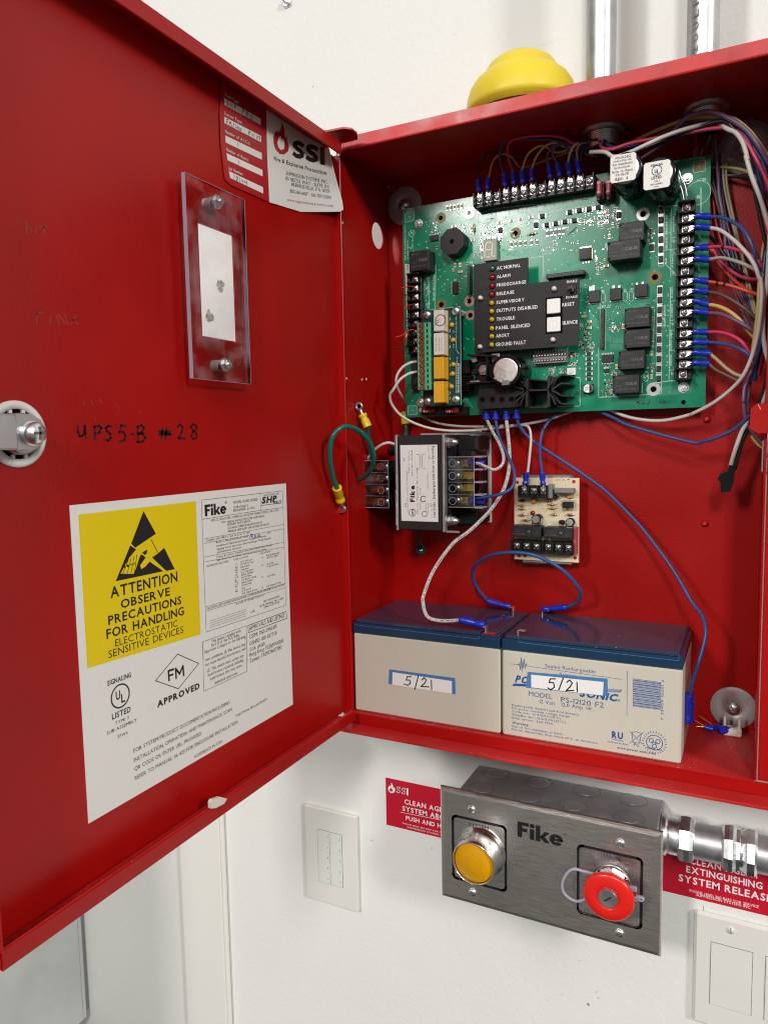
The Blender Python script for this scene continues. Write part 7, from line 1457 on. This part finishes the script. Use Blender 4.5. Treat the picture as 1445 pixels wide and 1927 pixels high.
# wires under the board
GU = 'wires below the green board'
o_, _ = wire('long blue wire sweeping from under the board to the red plate', 'wire_blue', [(4, 160, 1150, -12), (4, 300, 1215, -18), (4, 430, 1275, -24), ('J', 0, 805, -32), ('J', 200, 790, -36), ('J', 450, 720, -40), ('J', 700, 600, -44), ('J', 850, 480, -48), ('J', 980, 350, -52)], 1.5, GU)
BLK = [F.p('c', 1, 1) for F in ()]
def block_wire(label, mt, cx_, cy_, pts, r_=1.4, prnt=False):
    o, P = wire(label, mt, [('c', cx_, cy_+20, -34)]+pts, r_, GU, prnt=prnt)
    crimp(o, pt('c', cx_-2, cy_-60, 1, -34), pt('c', cx_+2, cy_+30, 1, -34), r_=3.2, flare=1.15); return o
block_wire('white printed wire from the leftmost blue crimp to the transformer cover', 'wire_white', 305, 800, [(6, 195, 130, -38), (6, 250, 230, -46), (6, 285, 330, -56), (6, 275, 400, -62), (6, 215, 442, -66), (6, 140, 415, -66), (6, 85, 392, -64), (5, 1240, 565, -60)], 1.5, True)
block_wire('blue wire from the second blue crimp to the transformer cover', 'wire_blue', 400, 800, [(6, 238, 130, -38), (6, 270, 230, -44), (6, 330, 350, -50), (6, 372, 460, -56), (6, 360, 570, -62), (6, 290, 628, -66), (6, 180, 655, -66), (6, 80, 668, -64), (5, 1245, 840, -60)], 1.5)
o = block_wire('white printed wire hanging from the third crimp down to the left battery', 'wire_white', 512, 800, [(6, 318, 130, -36), (6, 332, 280, -38), (6, 330, 430, -42), (6, 290, 590, -48), (6, 200, 740, -54), (6, 100, 850, -60), (6, 0, 942, -66), (0, 850, 1025, -72), (0, 815, 1075, -80), (0, 797, 1120, -88), (7, 625, 130, -92), (7, 640, 210, -94), (7, 680, 258, -95), (7, 780, 276, -95), (7, 900, 270, -95)], 1.8, True)
crimp(o, pt(7, 1090, 308, 1, -94), pt(7, 905, 266, 1, -95), r_=3.6)
o = block_wire('longest blue wire, from the fourth crimp across the red back to the battery side', 'wire_blue', 620, 790, [(6, 425, 110, -30), (6, 520, 212, -24), (6, 700, 332, -18), (6, 900, 462, -16), (6, 1100, 608, -16), (6, 1270, 775, -18), (6, 1420, 940, -22), (0, 1265, 1070, -30), (0, 1300, 1130, -38), (8, 1105, 110, -46), (8, 1122, 200, -54), (8, 1095, 320, -60), (8, 1060, 430, -64), (8, 1040, 515, -66)], 1.6)
crimp(o, pt(8, 1028, 662, 1, -66), pt(8, 1038, 512, 1, -66), r_=5.2, flare=.7)
o, _ = wire('white wire from the green daughter board down to the relay module', 'wire_white', [('P', 352, 966, -46), ('P', 250, 985, -50), ('P', 130, 1060, -54), ('P', 55, 1180, -56), ('P', 45, 1310, -54), ('P', 110, 1460, -44), ('P', 200, 1600, -20), (5, 740, 120, -14), (5, 900, 222, -12), (5, 1100, 262, -14), (5, 1400, 268, -18), (6, 100, 98, -20), (6, 300, 90, -20), (6, 440, 84, -22), (6, 492, 110, -24), (6, 505, 200, -26), (6, 495, 330, -28), (6, 480, 460, -28)], 1.35, GU)
crimp(o, pt('e', 338, 295, 1, -29), pt('e', 370, 85, 1, -28), r_=2.8, fork=tuple(RT[0]+V3((0, -2, 2))), flare=1.1)
o, _ = wire('lower grey-white wire looping left of the board and back up behind it', 'wire_white', [('P', 352, 1118, -46), ('P', 230, 1150, -52), ('P', 100, 1240, -58), ('P', 0, 1390, -60), (5, 568, 20, -58), (5, 590, 100, -52), (5, 680, 195, -44), (5, 850, 270, -36), (5, 1050, 300, -30), (5, 1300, 296, -26), (6, 0, 132, -24), (6, 250, 105, -22), (6, 450, 78, -20), (6, 620, 45, -16), (6, 760, 0, -12), ('c', 1200, 745, -8)], 1.4, GU)
o, _ = wire('blue wire rising from the third screw of the relay module to the board', 'wire_blue', [('c', 1060, 755, -12), ('c', 980, 820, -18), ('c', 910, 920, -22), (6, 595, 140, -26), (6, 578, 240, -28), (6, 580, 350, -28), (6, 593, 465, -28)], 1.4, GU)
crimp(o, pt('e', 650, 300, 1, -29), pt('e', 632, 88, 1, -28), r_=2.8, fork=tuple(RT[2]+V3((0, -2, 2))), flare=1.1)
o, _ = wire('blue jumper wire looping between the rear terminals of the two batteries', 'wire_blue', [(6, 155, 1488, -14), (6, 70, 1380, -24), (6, 38, 1275, -34), (6, 75, 1190, -44), (6, 210, 1120, -52), (6, 400, 1104, -56), (6, 570, 1140, -54), (6, 740, 1232, -48), (6, 860, 1350, -38), (6, 905, 1440, -28), (6, 865, 1510, -18), (6, 785, 1543, -12)], 1.75)
crimp(o, pt(6, 340, 1540, 1, -9), pt(6, 150, 1488, 1, -14), r_=3.0); crimp(o, pt(6, 592, 1562, 1, -9), pt(6, 790, 1540, 1, -12), r_=3.2)

# short stray wires on the left terminal strip
GS = 'short stub wires on the left terminal strip'
for lb, mt, pts in (('short red stub wire at the upper left screws', 'wire_red', [(3, 150, 232, -32), (3, 110, 228, -32), (3, 64, 240, -34)]), ('short black stub wire below the upper red stub', 'wire_black', [(3, 140, 290, -32), (3, 105, 290, -30), (3, 74, 292, -32)]),
        ('red stub wire at the fourth screw of the left strip', 'wire_red', [(3, 140, 362, -32), (3, 108, 372, -32), (3, 82, 392, -34)]), ('black stub wire at the sixth screw of the left strip', 'wire_black', [(3, 140, 478, -32), (3, 105, 486, -32), (3, 66, 514, -36)]),
        ('long red stub wire poking left over the red cabinet', 'wire_red', [(3, 150, 545, -32), (3, 110, 555, -36), (3, 60, 590, -42), (3, 18, 602, -46)]), ('long black stub wire, lowest, poking left over the cabinet', 'wire_black', [(3, 160, 680, -32), (3, 120, 662, -36), (3, 80, 674, -40), (3, 24, 680, -44)])):
    wire(lb, mt, pts, .65, GS)
q = M(); c = pt('P', 200, 600, 1, -30); q.tube([pt('P', 205, 545, 1, -28), pt('P', 200, 600, 1, -30), pt('P', 198, 660, 1, -28)], 1.6, 'resistor_tan', 10, sub=2)
tag(q.build('resistor', org=tuple(c)), 'tan end-of-line resistor hanging at the left terminal strip', 'resistor')

# green earth wires
GE = 'green earth wires'
def ringlug(parent, c, d, r_=4.3, stud=True, tip=None):
    c = V3(c); d = V3(d).normalized(); q = M(); s_ = V3((0, -1, 0))
    q.lathe(c, s_, [(r_*.45, 0), (r_, 0), (r_, 1.0), (r_*.45, 1.0), (r_*.45, 0)], 'zinc_dull', 20); q.tube([c+d*r_*.9, c+d*(r_+4)], 1.9, 'zinc_dull', 8, sub=1); q.build('ring_lug', parent)
o, _ = wire('green earth wire rising to a loose yellow crimp and ring beside the transformer', 'wire_green', [(5, 390, 262, -78), (5, 392, 330, -74), (5, 408, 420, -66), (5, 418, 520, -56), (5, 400, 640, -46), (5, 380, 720, -40)], 2.1, GE)
crimp(o, pt(5, 345, 165, 1, -80), pt(5, 392, 268, 1, -78), 'crimp_yellow', 4.4, flare=.95); c = pt(5, 322, 105, 1, -82); ringlug(o, c, pt(5, 345, 165, 1, -82)-c)
o, _ = wire('green earth wire looping out over the cabinet edge to a bolted yellow crimp', 'wire_green', [(5, 145, 760, -131), (5, 112, 660, -138), (5, 88, 520, -146), (5, 98, 380, -148), (5, 150, 295, -144), (5, 225, 265, -136), (5, 320, 300, -124), (5, 400, 380, -114), (5, 438, 500, -104), (5, 420, 600, -94), (5, 360, 670, -84), (5, 295, 705, -74), (5, 290, 738, -66), (5, 340, 735, -56), (5, 400, 690, -50)], 2.3, GE)
crimp(o, pt(5, 176, 868, 1, -119), pt(5, 145, 755, 1, -131), 'crimp_yellow', 4.6, flare=.95); c = pt(5, 188, 925, 1, -108); ringlug(o, c, pt(5, 176, 868, 1, -119)-c)
q = M(); q.cyl((c.x, c.y-1, c.z), NY, 4.0, 2.6, 'zinc', 6, smooth=False); q.cyl((c.x, c.y-3.6, c.z), NY, 2.0, 2.0, 'red_worn', 12); q.build('nut', o)
o, _ = wire('short green earth wire above the transformer with a yellow crimp under the board corner', 'wire_green', [(5, 695, 245, -14), (5, 697, 290, -16), (5, 695, 345, -20)], 2.2, GE)
crimp(o, pt(5, 680, 150, 1, -12), pt(5, 695, 250, 1, -14), 'crimp_yellow', 4.6, flare=.95)
o, _ = wire('short green wire below the transformer ending at a green stud', 'wire_green', [(5, 775, 1090, -22), (5, 800, 1160, -16), (5, 832, 1240, -8)], 1.5, GE)
c = pt(5, 800, 1258, 1, -5); q = M(); q.lathe((c.x, -.2, c.z), NY, [(5.6, 0), (5.6, 2), (4.6, 5), (2, 7.2), (.01, 7.2)], 'wire_green', 8, smooth=False); q.build('stud_nut', o)
wire('short white wire entering the left side of the transformer', 'wire_white', [(5, 606, 408, -60), (5, 560, 396, -62), (5, 510, 408, -64), (5, 450, 450, -62), (5, 400, 510, -58), (5, 370, 580, -52)], 1.5, GU)
# blue sleeves under the clear cover
for z_, x_ in ((568, 1200), (840, 1200)):
    pass

# loose bits on the cabinet floor
c = pt('H', 860, 800, 2, 3); q = M()
q.tube([c+V3((-9, 0, 2)), c+V3((-2, 0, 1))], 2.6, 'crimp_blue', 12, sub=1); q.tube([c+V3((-2, 4, 2)), c+V3((9, -2, 4))], 2.8, 'crimp_blue', 12, sub=1); q.tube([c+V3((4, -4, 1)), c+V3((12, 1, 3))], 2.6, 'crimp_blue', 12, sub=1)
for a_, d_ in (((-9, 0, 3), (-17, 2, 6)), ((-9, 0, 2), (-16, -1, 2)), ((-3, 4, 4), (-14, 8, 9)), ((9, -2, 5), (16, 3, 6))): q.tube([c+V3(a_), c+V3(d_)], .45, 'brass', 6, sub=1)
tag(q.build('spare_crimp', org=tuple(c)), 'little heap of blue crimp terminals on the cabinet floor beside the round washer', 'crimp terminals')
c = pt('H', 1045, 830, 2, 2); q = M(); q.box((c.x-8, c.y-4, .3), (c.x+8, c.y+5, 8), 'nylon', 1.2); q.box((c.x-5, c.y-4.6, 3), (c.x+5, c.y-3.6, 7), 'paper_white', .5)
for s_ in (-6, 6): q.cyl((c.x+s_, c.y, 8), (0, 0, 1), 1.2, 9, 'nylon', 8)
tag(q.build('plastic_clip', org=tuple(c)), 'small clear white plastic clip standing under the lower right washer', 'clip')
